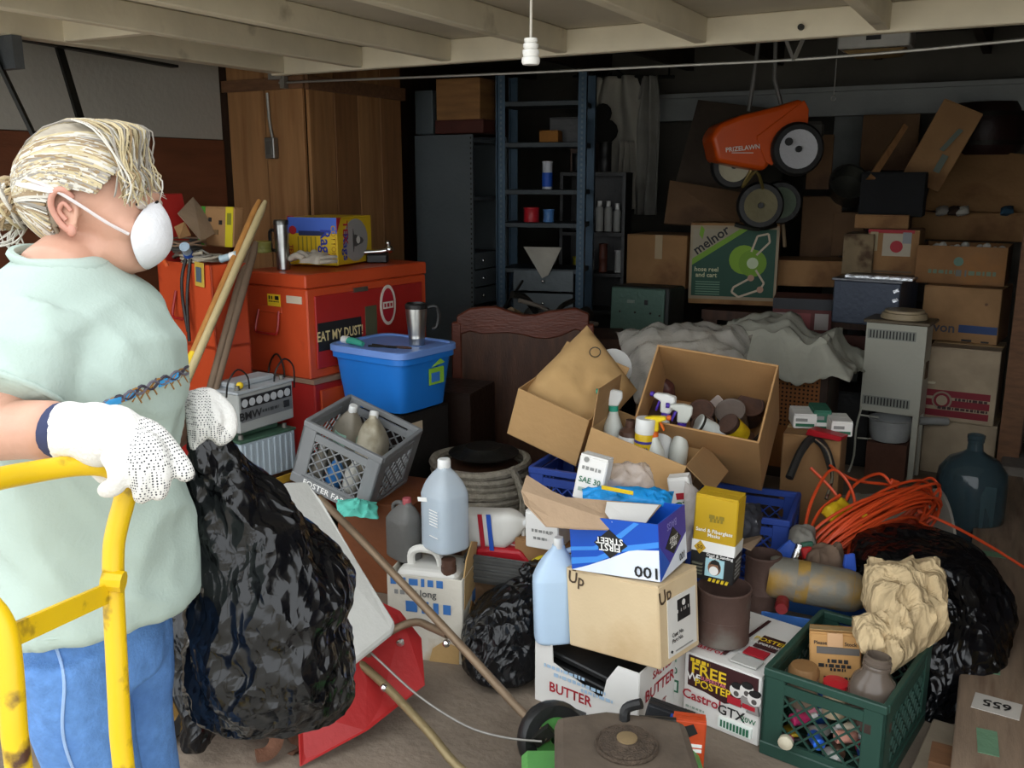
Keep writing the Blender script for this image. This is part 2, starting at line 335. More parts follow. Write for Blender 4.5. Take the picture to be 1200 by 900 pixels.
# ---------------------------------------------------------------- builders of repeated kinds
def closed_box(name, label, dims, loc, rot, m, cat='box', tape=True, group=None, bev=.004):
    w, d, h = dims; t = thing(name, label, cat, loc, rot, group)
    B().box((0, 0, h/2-.002), (w, d, h-.004)).obj('body', m, t, bev=bev)
    for s in (-1, 1): B().box((0, s*d/4, h-.002), (w-.004, d/2-.003, .005)).obj('flap', m, t)
    if tape: B().box((0, 0, h+.0015), (w-.002, .05, .002)).obj('tape', mat('packing_tape', 'b99a68', .3, var=.05, bump=0), t)
    return t
def open_box(name, label, dims, loc, rot, m, flaps=(), fl=None, inner=None, cat='box', th=.005, cut=None):
    """flaps: {side: (angle from upright outwards, length)}; sides F K L R"""
    w, d, h = dims; t = thing(name, label, cat, loc, rot)
    B().box((0, 0, th/2), (w, d, th)).obj('bottom', m, t)
    for sd, c, z in (('F', (0, -d/2+th/2, h/2), (w, th, h)), ('K', (0, d/2-th/2, h/2), (w, th, h)), ('L', (-w/2+th/2, 0, h/2), (th, d-2*th, h)), ('R', (w/2-th/2, 0, h/2), (th, d-2*th, h))):
        if cut and sd in cut: continue
        B().box(c, z).obj('side_panel', m, t, bev=.0015)
    for sd, (a, ln) in dict(flaps).items():
        ww = (w if sd in 'FK' else d)-.006; b = B()
        b.prism([(-ww/2, 0), (ww/2, 0), (ww/2-.008, ln), (-ww/2+.008, ln)], th*.8)
        pos = {'F': (0, -d/2+th/2, h), 'K': (0, d/2-th/2, h), 'L': (-w/2+th/2, 0, h), 'R': (w/2-th/2, 0, h)}[sd]
        zr = {'F': 0, 'K': 180, 'L': -90, 'R': 90}[sd]
        o = b.obj('flap', inner or m, t, bev=.001); o.matrix_local = Matrix.Translation(pos) @ rotm((0, 0, zr)) @ rotm((a, 0, 0))
    return t
def crate(name, label, dims, loc, rot, m, group=None, band=.06):
    """milk crate: rims, corner posts, lattice walls, slatted bottom"""
    w, d, h = dims; t = thing(name, label, 'crate', loc, rot, group); th = .012
    for z, s in ((h-.012, .024), (.02, .04)):
        b = B()
        for y in (-1, 1): b.box((0, y*(d/2-th/2), z), (w, th+.006, s))
        for x in (-1, 1): b.box((x*(w/2-th/2), 0, z), (th+.006, d-.02, s))
        b.obj('rim', m, t, bev=.003)
    for x in (-1, 1):
        for y in (-1, 1):
            B().box((x*(w/2-.03), y*(d/2-th/2), h/2), (.06, th, h-.03)).box((x*(w/2-th/2), y*(d/2-.03), h/2), (th, .06, h-.03)).obj('corner_post', m, t, bev=.003)
    def lat(L, Hh, mx):
        b = B(); z0, z1 = band*.6, Hh-.045; x0 = -L/2+.055; x1 = -x0; sp = .034; k = z0-x1
        for sg in (1, -1):
            c0 = -L
            while c0 < L+Hh:                       # lines z = sg*x + c
                pts = []
                for x in (x0, x1):
                    z = sg*x+c0
                    if z0 <= z <= z1: pts.append((x, z))
                for z in (z0, z1):
                    x = sg*(z-c0)
                    if x0 < x < x1: pts.append((x, z))
                if len(pts) >= 2:
                    pts.sort(); a, e = pts[0], pts[-1]
                    if abs(a[0]-e[0]) > .012: b.bar((a[0], 0, a[1]), (e[0], 0, e[1]), .005, .005)
                c0 += sp*1.35
        b.box((0, 0, Hh-.05), (L-.1, .008, .03)).box((0, 0, z0-.012), (L-.1, .01, .03))
        o = b.obj('lattice_wall', m, t); o.matrix_local = mx
    T = Matrix.Translation
    lat(w, h, T((0, -d/2+th/2, 0))); lat(w, h, T((0, d/2-th/2, 0)))
    lat(d, h, T((w/2-th/2, 0, 0)) @ rotm((0, 0, 90))); lat(d, h, T((-w/2+th/2, 0, 0)) @ rotm((0, 0, 90)))
    b = B()
    for i in range(7): b.box((0, -d/2+.03+i*(d-.06)/6, .006), (w-.02, .02, .008))
    for i in range(4): b.box((-w/2+.04+i*(w-.08)/3, 0, .004), (.02, d-.02, .006))
    b.obj('slatted_bottom', m, t)
    return t
def lathe_thing(name, label, cat, loc, rot, parts, group=None, n=20):
    t = thing(name, label, cat, loc, rot, group)
    for nm, m, prof in parts: B().lathe(prof, n).obj(nm, m, t, smooth=35)
    return t
def can(name, label, loc, r, h, m, lid=None, rot=(0, 0, 0), band=None, bandm=None, bail=False, group=None, cat='can', open_=False):
    t = thing(name, label, cat, loc, rot, group)
    prof = [(r-.004, 0), (r, .004), (r, .008), (r-.002, .012), (r-.002, h*.45), (r-.001, h*.46), (r-.002, h*.47), (r-.002, h-.012), (r, h-.008), (r+.001, h-.003), (r, h)]
    if open_: prof += [(r-.004, h), (r-.005, .01), (0, .01)]
    B().lathe(prof, 24).obj('body', m, t, smooth=30)
    if not open_: B().lathe([(r-.001, h-.003), (r-.006, h+.001), (r-.012, h-.004), (r*.3, h-.004), (0, h-.004)], 24, cap=False).obj('lid', lid or m, t, smooth=30)
    if band: B().lathe([(r+.0005, h*band[0]), (r+.0005, h*band[1])], 24, cap=False).obj('label_band', bandm, t, smooth=30)
    if bail:
        B().tube([(r*1.03*math.cos(a), r*.9*math.sin(a)*0-r*.25-abs(math.sin(a))*r*.55, h*.78-abs(math.sin(a))*h*.35) for a in [PI*i/12 for i in range(13)]], .002, 5).obj('bail', DKMET, t)
    return t
def jug(name, label, loc, rot, dims, m, capm, handle=True, liquid=None, group=None, neck=.45, cat='jug'):
    """rounded-square jug with a shoulder, screw cap and loop handle; dims w,d,h"""
    w, d, h = dims; t = thing(name, label, cat, loc, rot, group)
    rows = [(.90, .0), (.99, .02), (1, .06), (1, .3), (1, .58), (.97, .64), (.8, .74), (.52, .84), (.33, .89), (.28, .93)]
    def fn(u, v):
        k, z = interp(rows, v); a = 2*PI*u; c, s = math.cos(a), math.sin(a); e = .55 if k > .5 else .55+.45*(1-k/.5)
        x = math.copysign(abs(c)**e, c)*w/2*k; y = math.copysign(abs(s)**e, s)*d/2*k
        off = (neck-.5)*w*max(0, (z-.6)/.33)*.9
        return (x+off, y, z*h)
    B().grid(28, 22, fn, cu=True, capv=True).obj('body', m, t, smooth=50)
    nx = (neck-.5)*w*.9
    cr = min(w, d)*.17
    B().lathe([(cr*.95, h*.9), (cr, h*.91), (cr, h*.985), (cr*.85, h), (0, h)], 16, Matrix.Translation((nx, 0, 0))).obj('cap', capm, t, smooth=35)
    if handle:
        hx = nx+w*.12
        B().tube(crom([(hx, 0, h*.86), (hx+w*.22, 0, h*.87), (w*.42, 0, h*.8), (w*.44, 0, h*.68), (w*.36, 0, h*.58)], 4), w*.065, 8).obj('handle', m, t, smooth=50)
    return t
# ---------------------------------------------------------------- tool chests along the left wall
ORG = mat('orange_red_enamel', 'c24a26', .38, var=.1, sc=3, bump=.05, stain='96331c', sam=.3, ssc=5)
REDE = mat('red_enamel', 'a02420', .4, var=.12, sc=3, bump=.05, stain='7a1d1a', sam=.3, ssc=4)
cw, cdp, ch = .41, .8, .46
ct = thing('tool_chest', 'large orange-red steel tool chest with an EAT MY DUST sticker', 'tool chest', (-2.856, 3.451, .72), (0, 0, -5.3))
B().box((0, 0, ch*.43), (cw, cdp, ch*.86)).obj('body', ORG, ct, bev=.006)
ld = B().box((-.004, 0, ch*.93), (cw+.012, cdp+.012, ch*.13)).obj('lid', ORG, ct, bev=.006)
B().box((cw/2+.004, 0, ch*.44), (.01, cdp-.08, ch*.7)).obj('drop_front', REDE, ct, bev=.003)
B().box((cw/2+.012, -.08, ch*.8), (.008, .09, .02)).obj('latch', STEEL, ct)
for fx in (0,):
    B().tube(crom([(.03, -cdp/2-.004, .29), (.035, -cdp/2-.025, .2), (.0, -cdp/2-.03, .19), (-.07, -cdp/2-.03, .19), (-.105, -cdp/2-.025, .2), (-.1, -cdp/2-.004, .29)], 4), .006, 6).obj('handle', REDE, ct, smooth=1)
    B().box((-.035, -cdp/2-.003, .295), (.17, .006, .03)).obj('handle_plate', ORG, ct, bev=.002)
f = Face(ct, (cw+.018, cdp, ch), 'R')
f.rect(.06, .26, .4, .53, BK, 'sticker'); f.text('EAT MY DUST!', .23, .395, .062, flat('d9c48c'), sx=.72)
f.rect(.435, .3, .53, .62, flat('4f4f38'), 'sticker')
f.disc(.63, .6, .055, flat('ddd3c6'), 'sticker', 28, ry=.095); f.disc(.63, .6, .042, RD, 'sticker_print', 24, ry=.08); f.rect(.585, .565, .675, .635, flat('ddd3c6'), 'sticker_print'); words(f, .63, .6, .07, .02, RD, 3)
f2 = Face(ct, (cw, cdp+.002, ch), 'F')
f2.rect(.4, .66, .6, .79, YL, 'sticker'); words(f2, .45, .755, .06, .018, BK, 1); words(f2, .55, .755, .06, .018, BK, 2); words(f2, .5, .72, .16, .006, BK, 5)
f2.rect(.7, .72, .93, .79, flat('cdbfa9'), 'sticker')
B().tube(crom([(-.02, -cdp/2-.05, -.06), (-.03, -cdp/2-.02, .05), (.02, -cdp/2-.02, .1), (.06, -cdp/2-.02, .04), (.07, -cdp/2-.03, -.08)], 5), .004, 6).obj('bail_wire', DKMET, ct, smooth=1)
# roller cabinet that carries it
rc = thing('roller_cabinet', 'red steel roller cabinet with drawers under the orange tool chest', 'cabinet', (-2.84, 3.45, 0), (0, 0, -5.3))
B().box((0, 0, .39), (.4, .78, .62)).obj('body', REDE, rc, bev=.006)
for i in range(4):
    dr = B().box((.205, 0, .15+i*.15), (.012, .72, .135)).obj('drawer', ORG, rc, bev=.003)
    B().box((.215, 0, .2+i*.15), (.016, .4, .014)).obj('pull', STEEL, dr)
B().box((0, 0, .71), (.42, .8, .02)).obj('top', mat('dusty_edge', '8a6f5b', .7), rc)
for x in (-.16, .16):
    for y in (-.33, .33): B().cyl((x, y-.012, .04), (x, y+.012, .04), .04).obj('caster', BLK, rc, smooth=1)
# open red chest nearer the door
rd = thing('open_tool_box', 'open red steel tool chest heaped with cords and cardboard scraps', 'tool chest', (-3.05, 2.795, .6), (0, 0, -10))
rw, rdp, rh = .4, .17, .64
b = B(); b.box((0, -rdp/2+.006, rh/2), (rw, .012, rh)).box((0, rdp/2-.006, rh/2), (rw, .012, rh)).box((-rw/2+.006, 0, rh/2), (.012, rdp, rh)).box((rw/2-.006, 0, rh/2), (.012, rdp, rh)).box((0, 0, .3), (rw, rdp, .02))
b.obj('body', ORG, rd, bev=.003)
B().box((-rw/2-.01, 0, rh+.13), (.015, rdp, .3), (0, -12, 0)).obj('lid', REDE, rd, bev=.004)
B().tube(crom([(-.06, -rdp/2-.004, .52), (-.065, -rdp/2-.025, .42), (-.02, -rdp/2-.028, .41), (.03, -rdp/2-.025, .42), (.03, -rdp/2-.004, .52)], 4), .006, 6).obj('handle', REDE, rd, smooth=1)
B().tube(crom([(.03, -rdp/2-.002, .66), (.035, -rdp/2-.03, .58), (.03, -rdp/2-.03, .48), (.05, -rdp/2-.03, .36)], 4), .007, 6).tube(crom([(.06, -rdp/2+.0, .66), (.062, -rdp/2-.03, .5), (.055, -rdp/2-.03, .32)], 4), .007, 6).obj('hanging_strap', BLK, rd)
tg = B().box((.13, -rdp/2-.008, .6), (.065, .004, .1), (0, 4, 0)).obj('yellow_tag', mat('yellow_card', 'b89a3a', .7), rd, bev=.003)
B().box((.13, -rdp/2-.012, .6), (.035, .003, .06), (0, 4, 0)).obj('tag_print', flat('4a5a68'), tg)
lc = thing('lower_tool_cabinet', 'plain dark red steel cabinet under the open tool chest', 'cabinet', (-3.05, 2.795, 0), (0, 0, -10))
B().box((0, 0, .3), (.4, .16, .59)).obj('body', REDE, lc, bev=.005)
for i in range(3): B().box((.205, 0, .12+i*.18), (.01, .14, .16)).obj('drawer', REDE, lc, bev=.003)
# junk in the open chest
RB = Vector((-3.05, 2.795, 1.24))
def at_rd(x, y, z): return RB+rotm((0, 0, -10)).to_3x3() @ Vector((x, y, z))
colr = ['8e8a80', '6b6257', '3d3a36', '7c6450', 'a39a88']
for i in range(5):
    a0 = random.uniform(0, 6); rr = random.uniform(.05, .09); c = Vector((random.uniform(-.1, .1), random.uniform(-.02, .02), -.02+.02*(i % 4)))
    pts = [(c.x+rr*(1+.25*nz((k*.3, i, 0)))*math.cos(a0+k*.5), c.y+rr*math.sin(a0+k*.5)*.9, c.z+.02+.02*nz((k*.4, 9, i))+k*.0012) for k in range(30)]
    o = B().tube(pts, .0045+.002*(i % 3), 6).obj('cord_coil', mat('cord_'+colr[i % 5], colr[i % 5], .7), None, smooth=1, loc=RB, rot=(0, 0, -10))
    tag(o, ['coiled pale grey cord', 'coiled brown cord', 'coiled black cord', 'coiled tan cord', 'coiled beige cord'][i % 5]+' heaped in the open red tool chest', 'cord', 'cords in the open tool chest')
def scrap(name, label, cat, pts, d, th, m):
    q = [P(x, y, dd) for x, y, dd in pts]; c = sum(q, Vector())/len(q)
    return tag(B().slab([k-c for k in q], th).obj(name, m, None, loc=c), label, cat)
scrap('cardboard_scrap', 'grey-brown cardboard offcut leaning in the open tool chest', 'cardboard', [(208, 250, 3.95), (226, 231, 4.05), (258, 270, 4.05), (236, 283, 3.92)], 0, .004, mat('grey_board', '8b7660', .9))
scrap('card_offcut', 'small tan cardboard offcut beside the grey-brown one', 'cardboard', [(204, 266, 3.88), (216, 260, 3.9), (224, 276, 3.9), (210, 280, 3.85)], 0, .004, K3)
scrap('rubber_sheet', 'black rubber square standing on its corner in the tool chest', 'rubber', [(262, 262, 4.0), (271, 248, 4.05), (283, 262, 4.05), (270, 276, 4.0)], 0, .006, BLK)
c = P(252, 262, 4.0)
t = closed_box('printed_carton', 'flat brown carton with green and yellow printed ends behind the tool chest lid', (.24, .05, .17), c-Vector((0, 0, .1))+Vector((-.0, .02, 0)), (-6, 0, -6), K3, tape=False)
f = Face(t, (.24, .05, .17), 'F'); f.rect(0, 0, .2, 1, flat('3f8a2e')); f.rect(.78, 0, .98, 1, flat('c9b820')); words(f, .88, .7, .12, .05, flat('7a7a20'), 2); f.rect(.3, .62, .38, .72, BK); f.rect(.6, .55, .68, .66, BK); f.rect(.38, .3, .58, .42, flat('6b5236'))
can('spray_can', 'small white and blue spray can lying in the open tool chest', P(222, 300, 3.83), .02, .09, mat('blue_white_tin', '9fb3c4', .4), rot=(60, 10, 30), band=(.1, .5), bandm=BL)
can('solvent_tin', 'small pale blue tin lying by the yellow tag', P(258, 304, 3.82), .017, .08, mat('pale_blue_tin', 'a9bfc9', .4), rot=(0, 75, 20), band=(.6, .9), bandm=WT)
can('tape_roll_tin', 'squat green tin between the tool chests', P(308, 296, 4.15), .04, .05, mat('olive_tin', '7a7a3a', .5), rot=(0, 0, 0), lid=YL)
o = B().tube(crom([P(185, 300, 3.85), P(190, 303, 3.82), P(194, 308, 3.8), P(196, 312, 3.8)], 3), .009, 7).obj('orange_grip', mat('orange_rubber', 'c4511f', .6), None, smooth=1)
tag(o, 'orange rubber tool grip sticking out of the open tool chest', 'tool')
# long handles leaning against the chests
def pole(name, label, a, b, r, m, parts=()):
    a, b = Vector(a), Vector(b); t = thing(name, label, 'handle', b); d = a-b
    B().tube([(0, 0, 0), d*.5, d*.97, d], [r, r, r, r*.6], 10).obj('shaft', m, t, smooth=50)
    for k0, k1, mm, nm in parts: B().tube([d*k0, d*k1], r*1.08, 10).obj(nm, mm, t, smooth=50)
HN = mat('honey_handle', 'b98246', .5, var=.12, sc=8, grain=(4, 4, 1)); PALE = mat('pale_ash_handle', 'c9b789', .5, var=.1, sc=8); GRB = mat('grey_weathered_handle', '84705d', .7, var=.15, sc=8)
def flo(p1, p2, d1, d2):                        # runs the line on to the floor
    a = P(*p1, d1); b = P(*p2, d2); k = a.z/(a.z-b.z); return a, a+(b-a)*k
a, b = flo((304, 235), (222, 425), 3.95, 3.55); pole('broom_handle', 'honey coloured wooden handle with a bright yellow lower sleeve', a, b, .0155, HN, ((.28, .62, YL, 'yellow_sleeve'),))
a, b = flo((311, 236), (228, 425), 3.93, 3.53); pole('broom_handle', 'pale ash wooden handle standing beside the yellow-sleeved one', a, b, .0155, PALE)
a, b = flo((292, 288), (250, 440), 3.9, 3.6); pole('shovel_handle', 'grey-brown weathered handle, thinner of the two by the tool chest', a, b, .0135, GRB)
a, b = flo((300, 284), (256, 440), 3.92, 3.62); pole('shovel_handle', 'grey-brown weathered handle, thicker of the two by the tool chest', a, b, .017, GRB)
# things on the chest lid
TOPZ = .72+ch
f = None
t = lathe_thing('lubricant_can', 'blue and yellow aerosol can with a red cap behind the steel flask', 'spray can', PZ(327, 309, TOPZ)+Vector((.07, .02, 0)), (0, 0, 0), [
    ('body', mat('aerosol_blue', '24306e', .35, .3, var=.05, bump=0), [(.030, 0), (.033, .004), (.033, .17), (.029, .182), (.02, .19), (0, .19)]),
    ('label_band', YL, [(.0336, .1), (.0336, .15)]), ('label_stripe', WT, [(.0335, .155), (.0335, .168)]),
    ('cap', REDP, [(.019, .19), (.019, .222), (.017, .228), (0, .228)])])
t = lathe_thing('steel_flask', 'slim stainless steel flask with a black handle on the orange chest', 'flask', PZ(332, 316, TOPZ), (0, 0, 0), [
    ('body', STEEL, [(.026, 0), (.029, .003), (.029, .1), (.030, .1), (.033, .19), (.033, .2)]), ('lid', mat('steel_lid', '7b7b78', .35, .9), [(.034, .2), (.034, .215), (.03, .222), (0, .222)])])
B().tube(crom([(-.034, -.01, .175), (-.058, -.01, .17), (-.06, -.01, .13), (-.055, -.01, .09), (-.034, -.01, .085)], 4), .008, 6).obj('handle', BLK, t, smooth=1)
rg = closed_box('rag_box', 'yellow carton of rags with a blue top band and a grey bull print', (.26, .33, .22), (-2.948, 3.52, TOPZ+.005), (0, 0, 9), mat('yellow_carton', 'd8b622', .5, var=.06, sc=3, bump=.03), tape=False)
f = Face(rg, (.26, .33, .22), 'F'); BLU = flat('4467c4'); f.rect(0, .67, 1, 1, BLU); f.rect(.22, .62, .78, .72, flat('27325e')); f.disc(.1, .73, .02, RD)
f.text('Rags', .76, .45, .075, flat('2b3a9a'), -90, sx=1.0); f.text('COTTON', .93, .5, .035, flat('b88a1a'), -90); f.disc(.8, .15, .022, RD); f.text('TEX', .05, .3, .03, RD, -90)
for i in range(5): f.rect(.2+i*.09, .2, .215+i*.09, .6, flat('9a8a30'))
f = Face(rg, (.26, .33, .22), 'R'); f.disc(.52, .5, .115, flat('9a9a98'), n=28, ry=.1); f.poly([(0, 1), (0, .7), (.12, 1)], RD); f.text('Rags', .22, .38, .07, flat('2b3a9a'), -90); f.text('TEX', .22, .68, .06, RD, -90)
f.poly([(.44, .75), (.47, .6), (.5, .62), (.7, .53), (.74, .47), (.7, .42), (.5, .36), (.47, .38), (.44, .25), (.43, .45), (.43, .55)], flat('4d4d4c')); f.disc(.58, .5, .018, flat('d8d8d2'))
def glove_lying(name, label, cen, yaw, m, sc, seed):
    t = thing(name, label, 'glove', cen, (0, 0, yaw))
    def fn(u, v):
        x, y = (u-.5)*.13*sc, (v-.5)*.1*sc; k = (1-abs(2*u-1)**3)*(1-abs(2*v-1)**3)
        return (x+.01*nz((v*3, seed, 0)), y+.012*nz((u*3, 0, seed)), .004+k*(.03+.018*rdg((x, y, seed), 22)))
    B().grid(22, 18, fn).obj('palm', m, t, smooth=60)
    for i_ in range(4):
        y = (-.036+.024*i_)*sc; l = (.07, .085, .08, .062)[i_]*sc
        B().tube(crom([(-.045*sc, y, .02), (-.045*sc-l*.5, y*1.25, .034+.008*(i_ % 2)), (-.045*sc-l, y*1.5, .014)], 4), [.0135*sc]*8+[.01*sc], 8).obj('finger', m, t, smooth=60)
    B().tube(crom([(-.01*sc, .045*sc, .02), (-.04*sc, .075*sc, .03), (-.075*sc, .085*sc, .016)], 4), .013*sc, 8).obj('thumb', m, t, smooth=60)
    for k_, h_ in ((-1, .012), (1, .03)): B().tube([(.062*sc, -.045*sc, h_), (.07*sc, 0, h_+.004), (.062*sc, .045*sc, h_)], .007*sc, 6).obj('cuff', m, t, smooth=60)
glove_lying('work_glove', 'grey-brown leather work glove under the white one beside the rag box', PZ(362, 312, TOPZ)+Vector((-.05, .1, .0)), 10, mat('brown_leather', '5f5348', .8), 1.1, 4)
glove_lying('work_glove', 'white cotton work glove with rolled cuff, in front of the rag box', PZ(378, 318, TOPZ)+Vector((-.05, .03, .03)), -10, mat('dirty_cotton', 'b3aa9c', .95, var=.15, sc=20), 1.1, 9)
vz = thing('small_hand_tool', 'chrome and red hand tool lying on the far end of the orange chest', 'tool', PZ(442, 303, TOPZ+.02), (0, 0, 29))
B().tube([(-.06, 0, .03), (.02, 0, .035), (.05, 0, .04)], [.01, .012, .014], 8).ball((.06, 0, .045), .02).ball((.055, 0, .075), .012).obj('body', CHROME, vz, smooth=60)
B().lathe([(.03, 0), (.032, .01), (.02, .02), (0, .02)], 14, Matrix.Translation((0, .04, 0)) @ rotm((70, 0, 0))).obj('red_dial', REDP, vz, smooth=40)
B().box((0, .02, .0), (.1, .07, .04)).obj('base', BLK, vz, bev=.005)
# blue tote with things on the lid
BT = mat('blue_tote_plastic', '1f74cc', .38, var=.05, bump=.02); BTL = mat('pale_blue_lid', '6f93d6', .4, var=.05, bump=.02)
TL, TR_ = (-2.42, 3.28, .6), (0, 0, -7)
tw, td, th_ = .42, .36, .26
tt = thing('storage_tote', 'bright blue plastic storage tote with a pale blue lid', 'tote', TL, TR_)
def tote(u, v):
    a = 2*PI*u; c, s = math.cos(a), math.sin(a); e = .28; k = .86+.14*v
    return (math.copysign(abs(c)**e, c)*tw/2*k, math.copysign(abs(s)**e, s)*td/2*k, v*(th_-.03))
B().grid(48, 5, tote, cu=True, capv=True).obj('bin', BT, tt, smooth=40)
def rim(k, z0, z1, nm, m):
    b = B()
    prof = [(k-.04, z0), (k, z0+.002), (k, z1-.004), (k-.02, z1), (k-.1, z1), (k-.13, z1-.008)]
    def fn(u, v):
        i = round(v*(len(prof)-1)); q, z = prof[i]; a = 2*PI*u; c, s = math.cos(a), math.sin(a); e = .28
        return (math.copysign(abs(c)**e, c)*tw/2*q, math.copysign(abs(s)**e, s)*td/2*q, z)
    return b.grid(48, len(prof), fn, cu=True, capv=True).obj(nm, m, tt, smooth=40)
rim(1.06, th_-.045, th_-.015, 'rim', BT); rim(1.1, th_-.018, th_+.012, 'lid', BTL)
f = Face(tt, (tw*.985, td*.97, th_), 'R'); f.rect(.5, .4, .78, .68, flat('8fc43a'), 'label'); f.rect(.54, .44, .7, .6, flat('3a78c8'), 'label_print'); f.poly([(.55, .7), (.8, .74), (.72, .82)], flat('9ad04a'), 'label_print')
t = lathe_thing('travel_mug', 'stainless steel travel mug with a black lid and handle on the blue tote', 'mug', Vector(TL)+Vector((.1, .04, th_+.004)), (0, 0, 0), [
    ('body', STEEL, [(.033, 0), (.036, .004), (.036, .03), (.0365, .032), (.036, .034), (.037, .05), (.047, .15), (.047, .165)]), ('lid', BLK, [(.049, .162), (.049, .18), (.042, .186), (.04, .176), (0, .176)])])
B().tube(crom([(.04, .03, .165), (.07, .05, .168), (.08, .058, .13), (.073, .052, .08), (.055, .04, .07)], 4), .009, 7).obj('handle', BLK, t, smooth=1)
t = thing('caulk_tube', 'white and teal sealant tube lying on the blue tote lid', 'tube', Vector(TL)+Vector((-.13, -.1, th_+.021)), (0, 0, -12))
B().tube([(-.05, 0, 0), (.0, 0, 0), (.05, 0, -.008)], [.016, .017, .012], 10, flatk=.7).obj('body', flat('3a9d86'), t, smooth=50); B().cyl((-.085, 0, .0), (-.05, 0, 0), .017).obj('cap', WHP, t, smooth=1)
t = thing('pliers', 'dark steel pliers lying on the blue tote lid', 'tool', Vector(TL)+Vector((-.0, -.08, th_+.008)), (0, 0, 5))
for s in (-1, 1): B().tube(crom([(-.06, s*.016, 0), (-.02, s*.012, 0), (.03, -s*.004, 0), (.075, -s*.004, 0)], 3), .0055, 6).obj('handle', DKMET, t, smooth=1)
B().tube(crom([(.05, .02, 0), (.1, .03, .0), (.14, .01, 0), (.1, -.005, 0), (.07, .004, 0)], 3), .003, 5).obj('wire', RUST, t)
# stack that carries the tote
closed_box('dark_crate', 'black box under the blue tote', (.34, .3, .59), (-2.41, 3.29, 0), (0, 0, -7), mat('black_board', '1d1a18', .6), tape=False)
f = Face(bpy.data.objects['dark_crate'], (.34, .3, .59), 'R'); f.rect(.12, .85, .4, .93, flat('c9b79c'), 'label')
# two car batteries, the upper one printed
BTG = mat('grey_battery_case', '9ea09d', .5, var=.07, bump=.03)
def battery(name, label, dims, loc, rot, m, topm):
    w, d, h = dims; t = thing(name, label, 'battery', loc, rot)
    B().box((0, 0, h*.41), (w, d, h*.82)).obj('case', m, t, bev=.005); B().box((0, 0, h*.84), (w+.008, d+.008, h*.05)).obj('lid_flange', topm, t, bev=.002)
    B().box((-.02, 0, h*.92), (w*.55, d*.75, h*.12)).obj('lid', topm, t, bev=.006)
    for s in (-1, 1): B().lathe([(.011, 0), (.009, .018), (0, .018)], 12, Matrix.Translation((w*.32, s*d*.4, h*.86))).obj('terminal', mat('lead_terminal', '7d7a72', .6, .6), t, smooth=35)
    return t
bt = battery('car_battery', 'grey car battery with a printed label and a row of round symbols', (.172, .299, .19), (-2.662, 2.646, .62), (0, 0, -1), BTG, mat('grey_battery_lid', 'aab0b4', .5))
f = Face(bt, (.172, .299, .19), 'R'); f.rect(.04, .22, .97, .74, flat('6d6f70'), 'label'); f.rect(.05, .5, .96, .73, BK, 'label_print')
for i in range(7): f.disc(.11+i*.128, .61, .016, flat('b5b8ba'), 'symbol')
f.text('BMW', .19, .34, .045, BK, sx=1.1); words(f, .55, .36, .3, .014, flat('3d3f40'), 4); f.rect(.8, .3, .9, .44, flat('2b2c2d'), 'label_print')
B().ball((.05, -.1, .18), .014).obj('yellow_plug', YL, bt, smooth=60)
for s, y in ((1, .12), (-1, -.13)): B().tube(crom([(.06, y-.05, .15), (.075, y-.05, .21), (.075, y, .25), (.075, y+.05, .21), (.07, y+.055, .12)], 4), .0035, 6).obj('carry_loop', BLK, bt, smooth=1)
b2 = battery('car_battery', 'pale blue-grey car battery with vertical ribs and a green top, under the printed one', (.172, .275, .2), (-2.64, 2.63, .42), (0, 0, -6), mat('pale_battery_case', 'a4b0b8', .5, var=.05), mat('green_battery_lid', '3d5a48', .5))
for i in range(9): B().box((.088, -.115+i*.029, .08), (.006, .012, .15)).obj('rib', mat('pale_battery_case', 'a4b0b8'), b2, bev=.002)
w2 = open_box('battery_tray', 'low wooden tray with a yellow edge under the two batteries', (.24, .36, .06), (-2.64, 2.64, .355), (0, 0, -4), WOODB)
B().box((.122, 0, .05), (.008, .36, .03)).obj('yellow_edge', mat('yellow_paint', 'b58d2a', .6), w2)
closed_box('plain_carton', 'brown carton under the battery tray', (.3, .4, .35), (-2.66, 2.66, 0), (0, 0, -4), K5)
# black/grey slab over it later; grey milk crate tipped on a wooden box
GYC = mat('grey_crate_plastic', '7d7f80', .5, var=.07, bump=.04)
gc = crate('milk_crate', 'grey plastic milk crate of jugs tipped on its corner, white lettering along its base', (.344, .335, .27), (-2.27, 2.76, .40), (5, 20.7, 10.1), GYC, band=.09)
f = Face(gc, (.344, .342, .27), 'F'); f.rect(.12, .02, .88, .17, GYC, 'name_plate'); f.text('FOSTER FARMS', .5, .09, .034, WT, sx=1.0)
closed_box('wooden_box', 'reddish brown wooden box under the tipped grey crate', (.32, .34, .37), (-2.12, 2.85, 0), (0, 0, 8), mat('red_brown_wood', '74401f', .6, var=.2, sc=5), tape=False, bev=.003)
def in_crate(x, y, z): return Vector((-2.27, 2.76, .40))+rotm((5, 20.7, 10.1)).to_3x3() @ Vector((x, y, z))
jug('detergent_jug', 'grimy cream jug with a handle in the grey crate', in_crate(.06, .03, .01), (5, 20, 110), (.17, .11, .29), mat('grimy_cream_plastic', 'b5ad98', .5, var=.15, sc=12, stain='8a8067', sam=.4, ssc=9), WHP, neck=.2)
t = jug('bleach_bottle', 'dirty clear bottle with a white cap and green label in the grey crate', in_crate(-.08, .06, .01), (5, 20, 0), (.11, .1, .29), mat('grimy_bottle', '7d7668', .5, var=.2, sc=12), WHP, handle=False, neck=.5, cat='bottle')
B().lathe([(.056, .1), (.057, .11), (.057, .17), (.056, .18)], 18, cap=False).obj('label', mat('green_white_label', '8fb5a2', .6, var=.2, sc=20), t, smooth=40)
